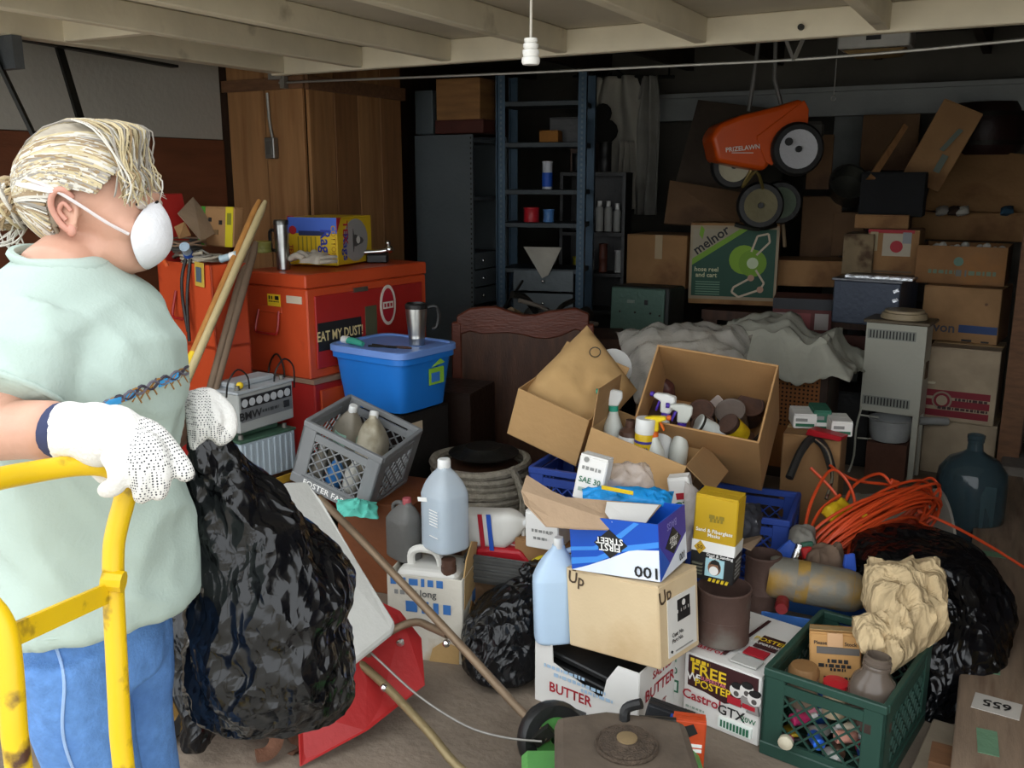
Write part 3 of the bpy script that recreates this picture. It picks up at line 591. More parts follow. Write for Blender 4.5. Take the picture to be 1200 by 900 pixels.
for i, (x, y, h, cc, lb) in enumerate(((-.1, -.1, .17, '8c8578', 'squat grey bottle low in the grey crate'), (-.02, -.11, .16, '2f6fae', 'blue bottle seen through the grey crate lattice'), (.05, -.1, .18, 'c9c6bd', 'white bottle seen through the grey crate lattice'), (.11, -.07, .15, '6d6152', 'brown bottle seen through the grey crate lattice'))):
    t = lathe_thing('bottle', lb, 'bottle', in_crate(x, y, .012), (5, 20.7, 0), [('body', mat('bottle_'+cc, cc, .4), [(.028, 0), (.031, .005), (.031, h*.6), (.014, h*.8), (.013, h*.86)]), ('cap', WHP if i != 1 else BLK, [(.015, h*.86), (.015, h), (0, h)])])
CR = mat('teal_rag', '5fc0ae', .9, var=.15, sc=20)
def ragmesh(nu, w, d, hgt, seed, drop=0):
    def fn(u, v):
        x, y = (u-.5), (v-.5); r = math.hypot(x, y)*2
        z = hgt*(.55*rdg((x*3, y*3, seed), 1.3)+.35*rdg((x*7, y*6, seed), 1)+.5)*max(.12, 1-r*.75)
        return (x*w*(1+.15*nz((y*4, seed, 0))), y*d*(1+.2*nz((x*4, 0, seed))), z+.003)
    return B().grid(nu, nu, fn)
tag(ragmesh(24, .15, .09, .05, 3).obj('cleaning_rag', CR, None, smooth=70, loc=P(418, 596, 3.42)-Vector((0, 0, .01)), rot=(25, 8, 40), thick=.002), 'teal crumpled rag under the corner of the grey crate', 'rag')
# ---------------------------------------------------------------- the front pile
def pillow(c4, thick, n=20, amp=.01, seed=1, ns=9, power=3):
    A, Bq, Cq, D = [Vector(p) for p in c4]; nr = (Bq-A).cross(D-A).normalized(); cen = (A+Bq+Cq+D)/4
    b = B()
    for sg in (1, -1):
        def fn(u, v, sg=sg):
            p = A.lerp(Bq, u).lerp(D.lerp(Cq, u), v)
            k = (1-abs(2*u-1)**power)*(1-abs(2*v-1)**power); e = min(1, k*6)
            return p-cen+nr*(sg*thick*.5*k+sg*amp*rdg(p, ns, seed)*e+amp*.6*nz(p, ns*2.3, seed))
        b.grid(n, n, fn)
    return b, cen
def spray_bottle(name, label, loc, rot, bm, hm, cm, h=.24, r=.035, group=None):
    t = thing(name, label, 'spray bottle', loc, rot, group)
    B().lathe([(r*.9, 0), (r, .006), (r, h*.45), (r*.55, h*.62), (r*.42, h*.7)], 18).obj('body', bm, t, smooth=40)
    B().lathe([(r*.5, h*.68), (r*.5, h*.76)], 16).obj('collar', cm, t, smooth=40)
    B().prism([(-.018, h*.76), (.016, h*.76), (.03, h*.88), (.03, h*.98), (.0, h), (-.045, h*.99), (-.05, h*.94), (-.02, h*.9)], .026).obj('head', hm, t, bev=.004)
    B().prism([(-.022, h*.9), (-.03, h*.9), (-.04, h*.78), (-.034, h*.76)], .014).obj('trigger', cm, t, bev=.002)
    B().cyl((-.05, 0, h*.965), (-.062, 0, h*.965), .009, n=10).obj('nozzle', cm, t, smooth=1)
    return t
# butter carton: torn front
bx = thing('butter_box', 'torn white butter carton with red lettering, on the floor under the kraft box', 'box', (-1.0, 2.42, 0), (0, 0, -8))
bw, bd, bh = .36, .27, .21
B().prism([(-bw/2, 0), (bw/2, 0), (bw/2, bh), (.11, bh), (.075, .155), (.06, .085), (-.115, .145), (-.12, bh+.0), (-bw/2, bh)], .005).obj('front_panel', CW, bx, loc=(0, -bd/2, 0))
for s in (-1, 1): B().box((s*bw/2, 0, bh/2), (.005, bd, bh)).obj('side_panel', CW, bx)
B().box((0, bd/2, bh/2), (bw, .005, bh)).obj('side_panel', CW, bx); B().box((0, 0, .003), (bw, bd, .005)).obj('bottom', K1, bx)
f = Face(bx, (bw+.005, bd+.005, bh), 'F'); f.text('BUTTER', .36, .3, .045, RD, sx=.95); words(f, .3, .62, .4, .012, flat('a9c4dc'), 1); words(f, .45, .52, .5, .012, flat('a9c4dc'), 2); words(f, .62, .44, .3, .012, flat('a9c4dc'), 3)
f.rect(.3, .02, .52, .11, flat('474747'), 'label')
f = Face(bx, (bw+.005, bd+.005, bh), 'R'); f.text('SALTED', .5, .8, .035, RD); f.text('BUTTER', .45, .56, .05, RD); f.text('NET WT', .4, .25, .03, RD); words(f, .4, .12, .35, .02, RD, 4)
B().prism([(-.03, 0), (.03, .0), (.04, .02), (.02, .05), (-.02, .045), (-.04, .02)], .04).obj('torn_flap', K1, bx, loc=(-bw/2, .02, bh-.01), rot=(0, 30, 20), bev=.006)
for i in range(4): tag(B().box((0, 0, 0), (.28, .2, .02)).obj('black_tray', BLK, None, loc=Vector(bx.location)+Vector((-.02, 0, .03+i*.038)), rot=(4, 7, -8), bev=.004), ['lowest', 'second lowest', 'second from top', 'topmost'][i]+' black plastic tray stacked inside the torn butter carton', 'tray', 'black trays in the butter carton')
# kraft Up box
up = closed_box('kraft_box', 'kraft box printed Up at two corners, standing on the butter carton', (.318, .215, .241), (-.905, 2.38, .226), (-2.5, -6, -11.5), K4, tape=False)
f = Face(up, (.318, .215, .241), 'F'); f.text('Up', .12, .88, .05, flat('4a3a2a'), -8); f.rect(.08, .98, .12, .99, flat('4a3a2a'))
f = Face(up, (.318, .215, .241), 'R'); f.text('Up', .16, .84, .055, flat('4a3a2a'), 8); f.rect(.2, .08, .92, .78, flat('d9d6cf'), 'label'); f.rect(.44, .6, .76, .72, BK, 'label_print'); f.disc(.6, .66, .009, flat('d9d6cf'), 'label_print'); f.rect(.44, .46, .76, .56, BK, 'label_print'); words(f, .6, .585, .3, .012, BK, 6)
f.text('Cust No.', .28, .33, .017, BK, align='LEFT'); f.text('Part No.', .28, .26, .017, BK, align='LEFT'); f.disc(.27, .14, .004, BK, 'label_print'); f.rect(.36, .12, .8, .13, GY, 'label_print')
# blue and white liner carton, upside down
FSB = mat('blue_gloss_carton', '1450b8', .4, var=.05, bump=.02); fsd = (.275, .2, .165)
fs = open_box('liner_carton', 'blue and white garbage bag carton turned upside down with open flaps', fsd, (-.93, 2.39, .476), (-1, -5, -2), FSB, inner=K1, cut=())
f = Face(fs, fsd, 'F'); f.rect(0, 0, 1, 1, FSB)
f.poly([(0, 0), (1, 0), (1, .55), (.7, .5), (.45, .3), (.2, .12)], flat('dfe6f2')); f.poly([(0, .1), (.3, .2), (.6, .45), (1, .6), (1, .7), (.6, .55), (.3, .3), (0, .22)], flat('3d8ae0')); f.poly([(0, .35), (.3, .42), (.55, .62), (.8, .98), (.74, .99), (.5, .68), (.27, .48), (0, .42)], flat('3d8ae0'))
f.poly([(.28, .56), (.46, .3), (.66, .56), (.46, .82)], BK); f.rect(.33, .44, .59, .68, BK); f.text('FIRST', .46, .5, .028, WT, 180); f.text('STREET', .46, .62, .026, WT, 180); f.text('100', .87, .15, .045, BK, 180, sx=1.2); f.rect(.02, .88, .26, .97, BK); f.text('55 GALLON', .14, .925, .013, YL, 180)
f = Face(fs, fsd, 'R'); PUR = flat('43399c'); f.rect(0, .0, 1, 1, PUR); f.poly([(0, 0), (1, 0), (1, .5)], flat('dfe6f2')); f.poly([(.0, .02), (.35, .18), (.0, .6)], FSB); f.poly([(.2, .5), (.5, .3), (.8, .5), (.5, .78)], BK); f.text('FIRST', .5, .48, .02, WT, 180); f.text('STREET', .5, .58, .019, WT, 180); f.text('BAGS', .45, .85, .03, flat('8a84d0'), 180); f.text('100', .8, .15, .03, BK, 180)
def sheet(par, nm, m, pts, th=.004):
    q = [par.matrix_world.inverted() @ P(*p) if False else P(*p) for p in pts]; mi = (Matrix.Translation(par.location) @ par.rotation_euler.to_matrix().to_4x4()).inverted()
    return B().slab([mi @ k for k in q], th).obj(nm, m, par)
sheet(fs, 'flap', mat('kraft_inside', 'b99d80', .85, var=.06), [(611, 575, 2.62), (617, 557, 2.68), (647, 576, 2.66), (662, 583, 2.66), (711, 587, 2.69), (775, 592, 2.73), (750, 622, 2.64), (675, 620, 2.6), (640, 617, 2.58), (615, 590, 2.59)])
sheet(fs, 'flap', CW, [(711, 588, 2.66), (772, 592, 2.695), (750, 622, 2.615), (732, 620, 2.61), (717, 612, 2.61), (709, 600, 2.63)], .002)
b, c = pillow([P(682, 572, 2.78), P(790, 576, 2.82), P(786, 594, 2.74), P(684, 592, 2.72)], .05, 18, .012, 5, 30)
tag(b.obj('disposable_gloves', mat('blue_nitrile', '1f8fd6', .45, var=.2, sc=40, bump=.3), None, smooth=60, loc=c), 'bright blue disposable gloves bunched in the open liner carton', 'gloves')
tag(B().slab([P(705, 569, 2.7), P(742, 576, 2.7), P(742, 580, 2.69), P(705, 573, 2.69)], .003).obj('yellow_strip', YL, None), 'yellow plastic strip lying across the blue gloves', 'strip')
CLR = mat('clear_wrinkled_film', 'd8cfca', .25, var=.1, sc=20, bump=.5, bs=50, alpha=.45)
b, c = pillow([P(706, 548, 2.9), P(760, 545, 2.95), P(770, 578, 2.85), P(703, 576, 2.82)], .09, 20, .014, 8, 22)
tag(b.obj('plastic_wrap', CLR, None, smooth=60, loc=c), 'crumpled clear plastic wrap behind the blue gloves', 'plastic')
sb = closed_box('oil_carton', 'small white oil carton lettered SAE 30 in green', (.09, .06, .14), P(690, 578, 2.83)-Vector((0, 0, .02)), (-8, 8, 5), CW, tape=False)
f = Face(sb, (.09, .06, .14), 'F'); f.text('SAE 30', .5, .45, .024, GN); words(f, .5, .72, .7, .012, GY, 3); f.rect(.15, .2, .7, .28, flat('a0b0a4')); f.disc(.25, .9, .008, GY)
# pale blue jug, white small carton behind
jug('blue_jug', 'tall pale blue plastic jug with a loop handle beside the kraft box', PZ(652, 748, .2), (0, -2, 34), (.135, .095, .33), mat('pale_blue_plastic', 'b7cfe6', .4, var=.04, bump=.02), WHP, neck=.62)
wx = closed_box('small_white_carton', 'small white carton with grey print behind the liner carton flap', (.12, .12, .13), (-1.309, 2.62, .385), (3, 0, 3), CW, tape=False)
f = Face(wx, (.12, .12, .13), 'F'); words(f, .45, .5, .5, .012, GY, 3); words(f, .45, .3, .4, .01, GY, 5); f.text('UP', .75, .5, .018, GY)
closed_box('buried_carton', 'brown carton behind the butter carton, holding up the small white one', (.3, .26, .385), (-1.29, 2.74, 0), (0, 0, 3), K3)
# crates and boxes farther up the pile
BLC = mat('blue_crate_plastic', '26418f', .5, var=.07, bump=.04)
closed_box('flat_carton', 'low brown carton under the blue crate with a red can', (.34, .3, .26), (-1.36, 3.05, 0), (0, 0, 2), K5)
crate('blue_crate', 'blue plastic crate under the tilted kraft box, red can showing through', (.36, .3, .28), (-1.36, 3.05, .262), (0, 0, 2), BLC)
can('red_can', 'small red and white can in the blue crate', (-1.33, 2.97, .28), .03, .1, REDP, lid=WHP)
bb = open_box('kraft_box', 'open kraft box tilted to one side holding a brown paper sack', (.30, .28, .2), (-1.535, 3.13, .60), (7.8, 18, 3), mat('kraft_plain', 'b48f60', .85, var=.08, sc=3), flaps={'K': (40, .12)})
PAP = mat('kraft_paper_sack', 'c49f6b', .85, var=.08, sc=5, bump=.25, bs=12)
b, c = pillow([P(688, 381, 3.7), P(747, 457, 3.6), P(693, 516, 3.5), P(611, 458, 3.55)], .11, 26, .008, 3, 9, 5)
ps = tag(b.obj('paper_sack', PAP, None, smooth=50, loc=c), 'full brown paper sack with a round black stamp standing in the tilted box', 'paper sack')
q = P(697, 412, 3.58)-c; nn = -FH
B().tube([q+RT*.021*math.cos(a*PI/8)+Vector((0, 0, .019*math.sin(a*PI/8)))+nn*.012*(1+math.sin(a*PI/8)*.0) for a in range(16)], .0025, 5, closed=True).obj('stamp_ring', flat('4d4232'), ps)
tag(B().lathe([(.0, 0), (.075, .002), (.08, .012), (.07, .012), (0, .008)], 28, Matrix.Translation(P(717, 432, 3.70)) @ rotm((80, 0, 40))).obj('white_plate', WHP, None, smooth=30), 'white round plate edge showing behind the paper sack', 'plate')
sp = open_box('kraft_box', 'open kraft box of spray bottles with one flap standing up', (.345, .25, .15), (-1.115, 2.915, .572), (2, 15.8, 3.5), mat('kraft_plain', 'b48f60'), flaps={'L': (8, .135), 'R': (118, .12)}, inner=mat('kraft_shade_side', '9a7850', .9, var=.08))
scrapm = mat('kraft_plain', 'b48f60')
SPM = Matrix.Translation((-1.115, 2.915, .572)) @ rotm((2, 15.8, 3.5))
def insp(x, y, z=.006): return SPM @ Vector((x, y, z))
PURP = mat('purple_plastic', '4b2fa0', .4, var=.05); TEAL = mat('teal_plastic', '2a9a80', .4, var=.05)
CLRP = mat('milky_plastic', 'cdd0c8', .35, var=.06, bump=.02)
spray_bottle('spray_bottle', 'milky spray bottle with a teal trigger head in the kraft box', insp(-.11, .02, .02), (0, 0, 20), CLRP, WHP, TEAL, .24, .034)
spray_bottle('spray_bottle', 'white spray bottle with purple trigger, nearer the big can box', insp(.055, .085, .006), (0, 4, 0), WHP, WHP, PURP, .285, .032)
spray_bottle('spray_bottle', 'grey-white spray bottle with purple trigger, beside the yellow one', insp(.12, .07, .006), (0, 4, 25), CLRP, CLRP, PURP, .275, .032)
spray_bottle('spray_bottle', 'spray bottle with a bright yellow head and orange trigger', insp(.075, -.02, .02), (0, 6, 190), CLRP, mat('yellow_plastic', 'e6c81e', .4, var=.04), mat('orange_plastic', 'd9661f', .4), .225, .032)
lathe_thing('brown_bottle', 'squat bottle with a brown screw top in the spray box', 'bottle', insp(-.045, -.01, .02), (0, 4, 0), [('body', WHP, [(.036, 0), (.038, .005), (.038, .1), (.036, .11)]), ('shoulder', mat('brown_cap', '4d3428', .5), [(.037, .11), (.034, .125), (.016, .14), (.016, .165), (0, .165)])])
wd = lathe_thing('lubricant_can', 'yellow and blue aerosol can with a fat white cap in the spray box', 'spray can', insp(.01, -.03, .05), (0, 4, 0), [('body', mat('can_yellow', 'd8b31c', .35), [(.03, 0), (.032, .004), (.032, .115), (.03, .12)]), ('stripe', flat('3a3690'), [(.0325, .085), (.0325, .094)]), ('stripe', flat('3a3690'), [(.0325, .03), (.0325, .04)]), ('cap', WHP, [(.033, .118), (.034, .122), (.034, .165), (.032, .17), (0, .17)])])
f = Face(wd, (.064, .068, .12), 'F'); f.text('WD-40', .5, .55, .026, flat('3a3690'), sx=.75)
# big tipped box of rusty cans
BGR = (50, 5.6, 5.4); BGL = Vector((-.972, 3.34, .60)); bg_d = (.425, .30, .42)
bgb = open_box('cardboard_box', 'big brown cardboard box tipped towards the door, full of rusty cans', bg_d, BGL, BGR, K2, th=.007)
BGM = Matrix.Translation(BGL) @ rotm(BGR)
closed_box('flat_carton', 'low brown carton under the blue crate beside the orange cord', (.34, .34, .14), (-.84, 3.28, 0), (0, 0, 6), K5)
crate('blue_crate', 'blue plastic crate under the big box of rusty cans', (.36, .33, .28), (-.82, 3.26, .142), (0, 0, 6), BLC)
def cn(lb, px, py, d, r, h, m, rot, **k): return can('rusty_can', lb, P(px-2, py-2, d-.02), r, h, m, rot=rot, group=None, **k)
RL = mat('rusty_lid', '6a4638', .7, .2, var=.2, sc=12, bump=.2)
cn('widest rusty can with a flat brown lid in the tipped box', 776, 508, 3.42, .078, .1, RUST, (38, 0, 10), lid=RL)
cn('rusty can with a reddish lid leaning at the middle of the tipped box', 827, 502, 3.46, .048, .11, RUST, (42, 6, 0), lid=RL)
cn('small rusty can in front with a dull ring lid', 829, 514, 3.36, .042, .08, RUST, (40, 0, 0), lid=mat('dull_lid', '7a6456', .6, .4))
cn('rusty can with a silver lid and pale drips', 862, 502, 3.44, .055, .1, mat('drip_tin', '6f6660', .6, .3, stain='d5d2c8', sam=.35, ssc=9), (40, 0, 0), lid=mat('silver_lid', '77706a', .45, .6, var=.2))
cn('rusty can at the back of the tipped box', 878, 492, 3.5, .05, .1, RUST, (45, 0, 20), lid=RL)
cn('white paint can lying on its side with green leaf print', 848, 515, 3.3, .038, .105, mat('white_leaf_label', 'cfd6d2', .5, var=.1, stain='5f8a66', sam=.3, ssc=16), (60, 0, -60), band=(.86, .97), bandm=DKMET)
cn('brown can with a yellow label lying at the end of the tipped box', 876, 518, 3.32, .038, .12, RUST, (50, 0, -30), band=(.3, .85), bandm=mat('yellow_label', 'd0b41e', .5, var=.15, sc=30))
jug('solvent_tin', 'dark bottle with a red and white label at the back corner of the tipped box', P(778, 474, 3.56), (20, 0, 0), (.09, .06, .13), mat('dark_red_tin', '54302a', .5, var=.3, sc=14), mat('brass_cap', '8a6a3a', .4, .7), handle=False, neck=.5, cat='bottle')
tag(B().box((0, 0, 0), (.05, .004, .05), (20, 45, 0)).obj('card_scrap', mat('red_white_card', 'd3c3b8', .7), None, loc=P(842, 472, 3.5)), 'small white and red card corner between the rusty cans', 'card')
o = B().tube(crom([P(866, 530, 3.25), P(885, 515, 3.27), P(898, 500, 3.3), P(903, 490, 3.33)], 4), .007, 6).obj('rubber_hose', BLK, None, smooth=1); tag(o, 'short black hose lying along the cans in the tipped box', 'hose')
# printed oil case and what stands on it
cs = closed_box('oil_case', 'white motor oil case printed FREE POSTER in yellow', (.245, .36, .216), (-.613, 2.594, 0), (0, 0, -10.8), CW, tape=False)
f = Face(cs, (.245, .36, .216), 'F'); DKR = flat('3a1a1c')
f.poly([(.06, .97), (.96, .97), (.96, .55), (.7, .5), (.55, .44), (.3, .5), (.06, .52)], DKR); f.text('FREE', .33, .79, .05, YL, sx=1.1); f.text('W', .12, .66, .035, WT); f.text('F', .2, .67, .03, WT); f.text('SUPERSTAR', .4, .69, .016, flat('d9778a')); f.text('POSTER', .4, .6, .034, YL); words(f, .22, .92, .26, .012, YL, 5)
for u, v in ((.7, .7), (.83, .76), (.93, .68)):
    f.disc(u, v, .021, flat('d8d4cf')); f.disc(u, v+.07, .017, BK, ry=.01); f.disc(u, v-.04, .008, flat('55504d')); f.poly([(u-.09, v-.22), (u+.07, v-.22), (u+.05, v-.1), (u-.06, v-.1)], flat('8a8582'))
f.rect(.6, .5, .77, .6, RD); f.rect(.79, .51, .95, .57, RD)
f.text('Castrol', .27, .4, .042, RD); f.text('GTX', .66, .36, .042, BK); f.text('20W', .88, .35, .022, GN); f.rect(.5, .1, .92, .24, flat('e9efe9')); 
for i in range(9): f.rect(.53+i*.042, .12, .555+i*.042, .22, GN)
words(f, .2, .24, .25, .008, flat('9aa89a'), 2); words(f, .2, .18, .25, .008, flat('9aa89a'), 7)
f = Face(cs, (.245, .36, .222), 'T'); f.text('Castrol', .2, .12, .035, RD, 0); f.text('20W-50', .3, .3, .03, GN, 20); f.poly([(.4, .12), (.44, .12), (.5, .9), (.46, .9)], DKR); f.rect(.6, .4, .88, .62, DKR); f.text('POSTER', .74, .54, .03, YL); f.text('SUPERSTAR', .74, .46, .016, WT); f.rect(.58, .24, .85, .36, RD); f.rect(.55, .06, .88, .2, flat('b9b9b4')); f.poly([(.02, .6), (.38, .5), (.4, .6), (.02, .8)], YL)
wc = closed_box('white_case', 'white case with green print between the butter carton and the oil case', (.1, .3, .2), (-.80, 2.63, 0), (0, 0, -9), CW, tape=False)
f = Face(wc, (.1, .3, .2), 'F'); f.text('20', .6, .6, .03, GN, 0); f.rect(.4, .25, .8, .45, GN); f.rect(.45, .28, .75, .42, flat('e9efe9')); f.rect(.4, .75, .7, .85, flat('7aa08a'))
RTC = mat('brown_dusty_tin', '57423a', .7, .2, var=.18, sc=6, stain='6f6a62', sam=.4, ssc=5)
c1 = can('rusty_canister', 'big brown canister without lid, nearer the kraft box, under the gold box', PZ(846, 748, .225), .08, .17, RTC, open_=True)
can('rusty_canister', 'brown open canister with a rust spot, standing behind the other one', PZ(890, 727, .16), .058, .235, RTC, open_=True, band=(0, .14), bandm=mat('pale_crust', '9a8e7c', .9))
tag(B().box((0, 0, .075), (.2, .2, .15)).obj('brick_block', mat('mortar_block', '7d7365', .95, var=.2, bump=.4), None, loc=(-.58, 2.9, 0), bev=.01), 'grey-brown block under the canister behind the oil case', 'block')
gd = closed_box('mask_box', 'tall gold and black carton of dust masks lying against the canister', (.13, .085, .265), (-.735, 2.60, .398), (-1, 1.5, 0), mat('gold_carton', 'c09c1e', .4, var=.08, sc=3, bump=.02), tape=False)
f = Face(gd, (.13, .085, .265), 'F'); f.rect(0, 0, 1, .36, BK); f.rect(0, .33, 1, .46, WT); words(f, .53, .76, .35, .012, flat('8d7a24'), 2); words(f, .53, .72, .3, .012, flat('8d7a24'), 8); f.text('Sand & Fiberglass', .5, .59, .016, WT); f.text('Masks', .5, .54, .016, WT)
f.poly([(.06, .38), (.2, .3), (.34, .38), (.2, .46)], flat('c9a024')); f.text('50', .2, .38, .018, flat('5a3a14')); f.text('Dust & Sanding', .68, .31, .013, WT); f.text('Masks', .56, .28, .013, WT); f.rect(.36, .06, .8, .27, flat('a9d3dc')); f.disc(.58, .17, .02, flat('8a6248'), ry=.024); f.poly([(.46, .19), (.5, .25), (.58, .27), (.68, .25), (.72, .19), (.7, .13), (.66, .21), (.5, .21)], BK); f.disc(.57, .135, .014, WT)
for i in range(5): f.poly([(.45+i*.1, .0), (.51+i*.1, .0), (.53+i*.1, .035), (.47+i*.1, .035)], YL)
for i in range(4): f.rect(.05, .06+i*.04, .3, .075+i*.04, flat('6a6a5a'))
f = Face(gd, (.13, .085, .265), 'R'); f.rect(0, 0, 1, .36, BK); f.rect(0, .33, 1, .46, flat('cfcfca')); 
for i in range(5): f.rect(.2, .05+i*.05, .8, .07+i*.05, GY)
# loose film and netting between the boxes
b, c = pillow([P(802, 560, 2.95), P(830, 585, 2.95), P(822, 640, 2.85), P(800, 650, 2.8)], .05, 14, .01, 4, 25); tag(b.obj('plastic_film', CLR, None, smooth=60, loc=c), 'strip of clear plastic film hanging between liner carton and mask box', 'plastic')
b, c = pillow([P(842, 588, 3.0), P(892, 590, 3.1), P(890, 628, 3.0), P(865, 632, 2.95)], .05, 16, .012, 6, 25); tag(b.obj('net_bag', mat('black_net', '2c2d33', .7, var=.5, sc=60, stain='c9c9cc', sam=.28, ssc=30), None, smooth=60, loc=c), 'black and white patterned cloth tucked beside the blue crate', 'cloth')
scrap('cardboard_scrap', 'grey cardboard flap lying over the canister beside the mask box', 'cardboard', [(868, 640, 2.86), (872, 632, 2.95), (890, 628, 3.0), (893, 630, 2.98), (880, 645, 2.88)], 0, .004, mat('grey_board', '8b7660'))
cm = closed_box('bottle_carton', 'white carton with red and green print under the right flap of the spray box', (.07, .05, .16), P(806, 592, 2.98)-Vector((0, 0, .06)), (0, -12, 10), CW, tape=False)
f = Face(cm, (.07, .05, .16), 'F'); f.text('GT', .5, .4, .04, GN); f.rect(.3, .55, .7, .68, RD)
# ---------------------------------------------------------------- bags and soft things
def bagmesh(rows, amp=.02, seed=1, n=84, m=64, pleat=0, ex=.9, ns=7, slant=.6):
    """rows of (x,y,z, half width across the view, half depth); a crumpled closed sack through them"""
    rows = [tuple(r) for r in rows]; c0 = Vector(rows[0][:3]); b = B()
    def fn(u, v):
        x, y, z, a, e = interp(rows, v); t = 2*PI*u; c, s = math.cos(t), math.sin(t)
        q = Vector((x, y, z)); o = RT*(math.copysign(abs(c)**ex, c)*a)+FH*(math.copysign(abs(s)**ex, s)*e); p = q+o; k = min(1, (a+e)/.1)
        sh = Vector((p.x+p.z*slant, p.y-p.z*.3, p.z*.55))
        dsp = amp*(.8*rdg(sh, ns, seed)+.5*rdg(sh, ns*2.3, seed+3)+.28*rdg(p, ns*5, seed+7)-.5)
        if pleat: dsp += pleat*math.sin(t*11+3*nz(p, 5, seed))*max(0, v-.72)/.28
        return p+o.normalized()*dsp*k+Vector((0, 0, amp*.5*nz(p, ns*1.5, seed+11)*k))-c0
    b.grid(n, m, fn, cu=True, capv=True); return b, c0
def rowp(px, py, d, w, dep): p = P(px, py, d); return (p.x, p.y, p.z, S(w, d), dep)
# centre bin bag
b, c = bagmesh([rowp(594, 786, 3.0, 20, .08), rowp(593, 778, 3.02, 46, .14), rowp(592, 745, 3.02, 47, .15), rowp(598, 715, 3.02, 41, .13), rowp(612, 690, 3.02, 24, .07), rowp(620, 678, 3.02, 9, .03), rowp(627, 668, 3.02, 16, .05), rowp(631, 660, 3.02, 10, .03)], .016, 2, pleat=.01)
tag(b.obj('bin_bag', BAGM, None, smooth=35, loc=c), 'small black bin bag tied at the neck, on the floor by the torn carton', 'bin bag')
# bag at the right behind the green crate
b, c = bagmesh([rowp(1090, 842, 2.86, 30, .07), rowp(1090, 825, 2.9, 55, .14), rowp(1095, 770, 2.95, 66, .2), rowp(1098, 710, 3.02, 76, .22), rowp(1085, 665, 3.08, 80, .2), rowp(1068, 635, 3.12, 60, .14), rowp(1060, 622, 3.15, 30, .07), rowp(1058, 616, 3.15, 8, .02)], .022, 9)
tag(b.obj('bin_bag', BAGM, None, smooth=35, loc=c), 'large black bin bag slumped behind the green milk crate', 'bin bag')
# torn carton of jugs at the tiller
TORN = mat('torn_white_carton', 'cfc9bb', .8, var=.1, sc=4, stain='b09468', sam=.36, ssc=5)
tc = open_box('jug_carton', 'torn white carton with blue lettering and brown torn patches, holding a white jug', (.26, .2, .3), PZ(497, 776, 0)+Vector((-.03, .11, 0)), (0, 0, 16), TORN)
f = Face(tc, (.26, .2, .3), 'F'); LB = flat('3a6fb0'); words(f, .4, .93, .7, .03, LB, 3); words(f, .25, .8, .3, .02, flat('8a8a88'), 4); f.text('long', .55, .8, .034, flat('5a5a58')); words(f, .55, .64, .6, .045, LB, 9); f.poly([(.55, .0), (.95, .0), (.95, .2), (.75, .26), (.6, .16)], mat('torn_patch', 'b0905f', .9))
f = Face(tc, (.26, .2, .3), 'R'); f.poly([(.1, .62), (.75, .7), (.95, .98), (.15, .98)], mat('torn_patch', 'b0905f', .9)); words(f, .75, .62, .35, .045, LB, 2); f.poly([(.35, .2), (.55, .25), (.72, .5), (.55, .6), (.4, .5)], mat('torn_patch_dark', '9a7445', .9)); f.disc(.58, .46, .012, BK); f.poly([(.6, .1), (.95, .2), (.9, .45), (.7, .4)], flat('c9b274'))
B().prism([(-.08, 0), (.06, .0), (.09, .06), (.02, .09), (-.05, .05)], .004).obj('torn_flap', mat('torn_patch', 'b0905f', .9), tc, loc=(.13, .0, .3), rot=(0, 0, 90))
WJ = mat('old_white_plastic', 'd3d1ca', .45, var=.08, sc=6, bump=.04)
t = thing('oil_jug', 'square white jug with a top handle and brown cap inside the torn carton', 'jug', Vector(tc.location)+Vector((0, 0, .01)), (0, 0, 16))
B().box((0, 0, .15), (.22, .17, .3)).obj('body', WJ, t, bev=.03, seg=3)
B().tube(crom([(-.07, -.02, .29), (-.07, -.02, .335), (-.04, -.02, .355), (.01, -.02, .35), (.03, -.02, .325), (.035, -.02, .29)], 4), .014, 8).obj('handle', WJ, t, smooth=1)
B().lathe([(.026, .25), (.026, .285), (.02, .285), (.024, .285), (.024, .31), (0, .31)], 16, Matrix.Translation((.07, -.05, .03))).obj('cap', mat('brown_cap', '4d3428'), t, smooth=35)
WATER = mat('clear_jug_plastic', 'c8d3dc', .2, var=.05, bump=.02, alpha=.62)
t = jug('water_jug', 'clear gallon jug with a white cap and pale liquid, standing on the torn carton', P(522, 641, 3.12), (0, 0, -20), (.145, .13, .31), WATER, WHP, handle=False, neck=.5)
B().grid(24, 6, lambda u, v: (math.copysign(abs(math.cos(2*PI*u))**.55, math.cos(2*PI*u))*.068, math.copysign(abs(math.sin(2*PI*u))**.55, math.sin(2*PI*u))*.061, .006+v*.19), cu=True, capv=True).obj('liquid', mat('pale_liquid', '9fb4c4', .15, var=.03, bump=0), t, smooth=40)
for i, z in enumerate((.06, .1, .11, .12, .13, .14, .15)): B().box((.025, -.066, z), (.045, .002, .0025)).obj('graduation', WT, t)
B().box((-.035, -.066, .175), (.05, .002, .014), (0, -12, 0)).obj('label_strip', WT, t)
jug('antifreeze_jug', 'dark grey jug with a dusty red cap beside the clear gallon jug', P(474, 652, 3.2), (0, 0, 160), (.13, .09, .22), mat('dark_grey_jug', '5b5a57', .5, var=.1), mat('dusty_red_cap', 'a04a4f', .6), neck=.3)
t = jug('bleach_jug', 'white bleach jug with red and blue bands lying on its side', P(548, 617, 3.25), (0, 84, 8), (.13, .1, .24), WJ, WHP, neck=.3)
f = Face(t, (.135, .104, .16), 'F'); f.rect(.02, .42, .98, .52, RD); f.rect(.02, .62, .98, .72, BL)
closed_box('low_carton', 'brown carton under the white bleach jug', (.22, .2, .3), P(585, 645, 3.42)*1-Vector((0, 0, P(585, 645, 3.42).z)), (0, 0, 10), K5)
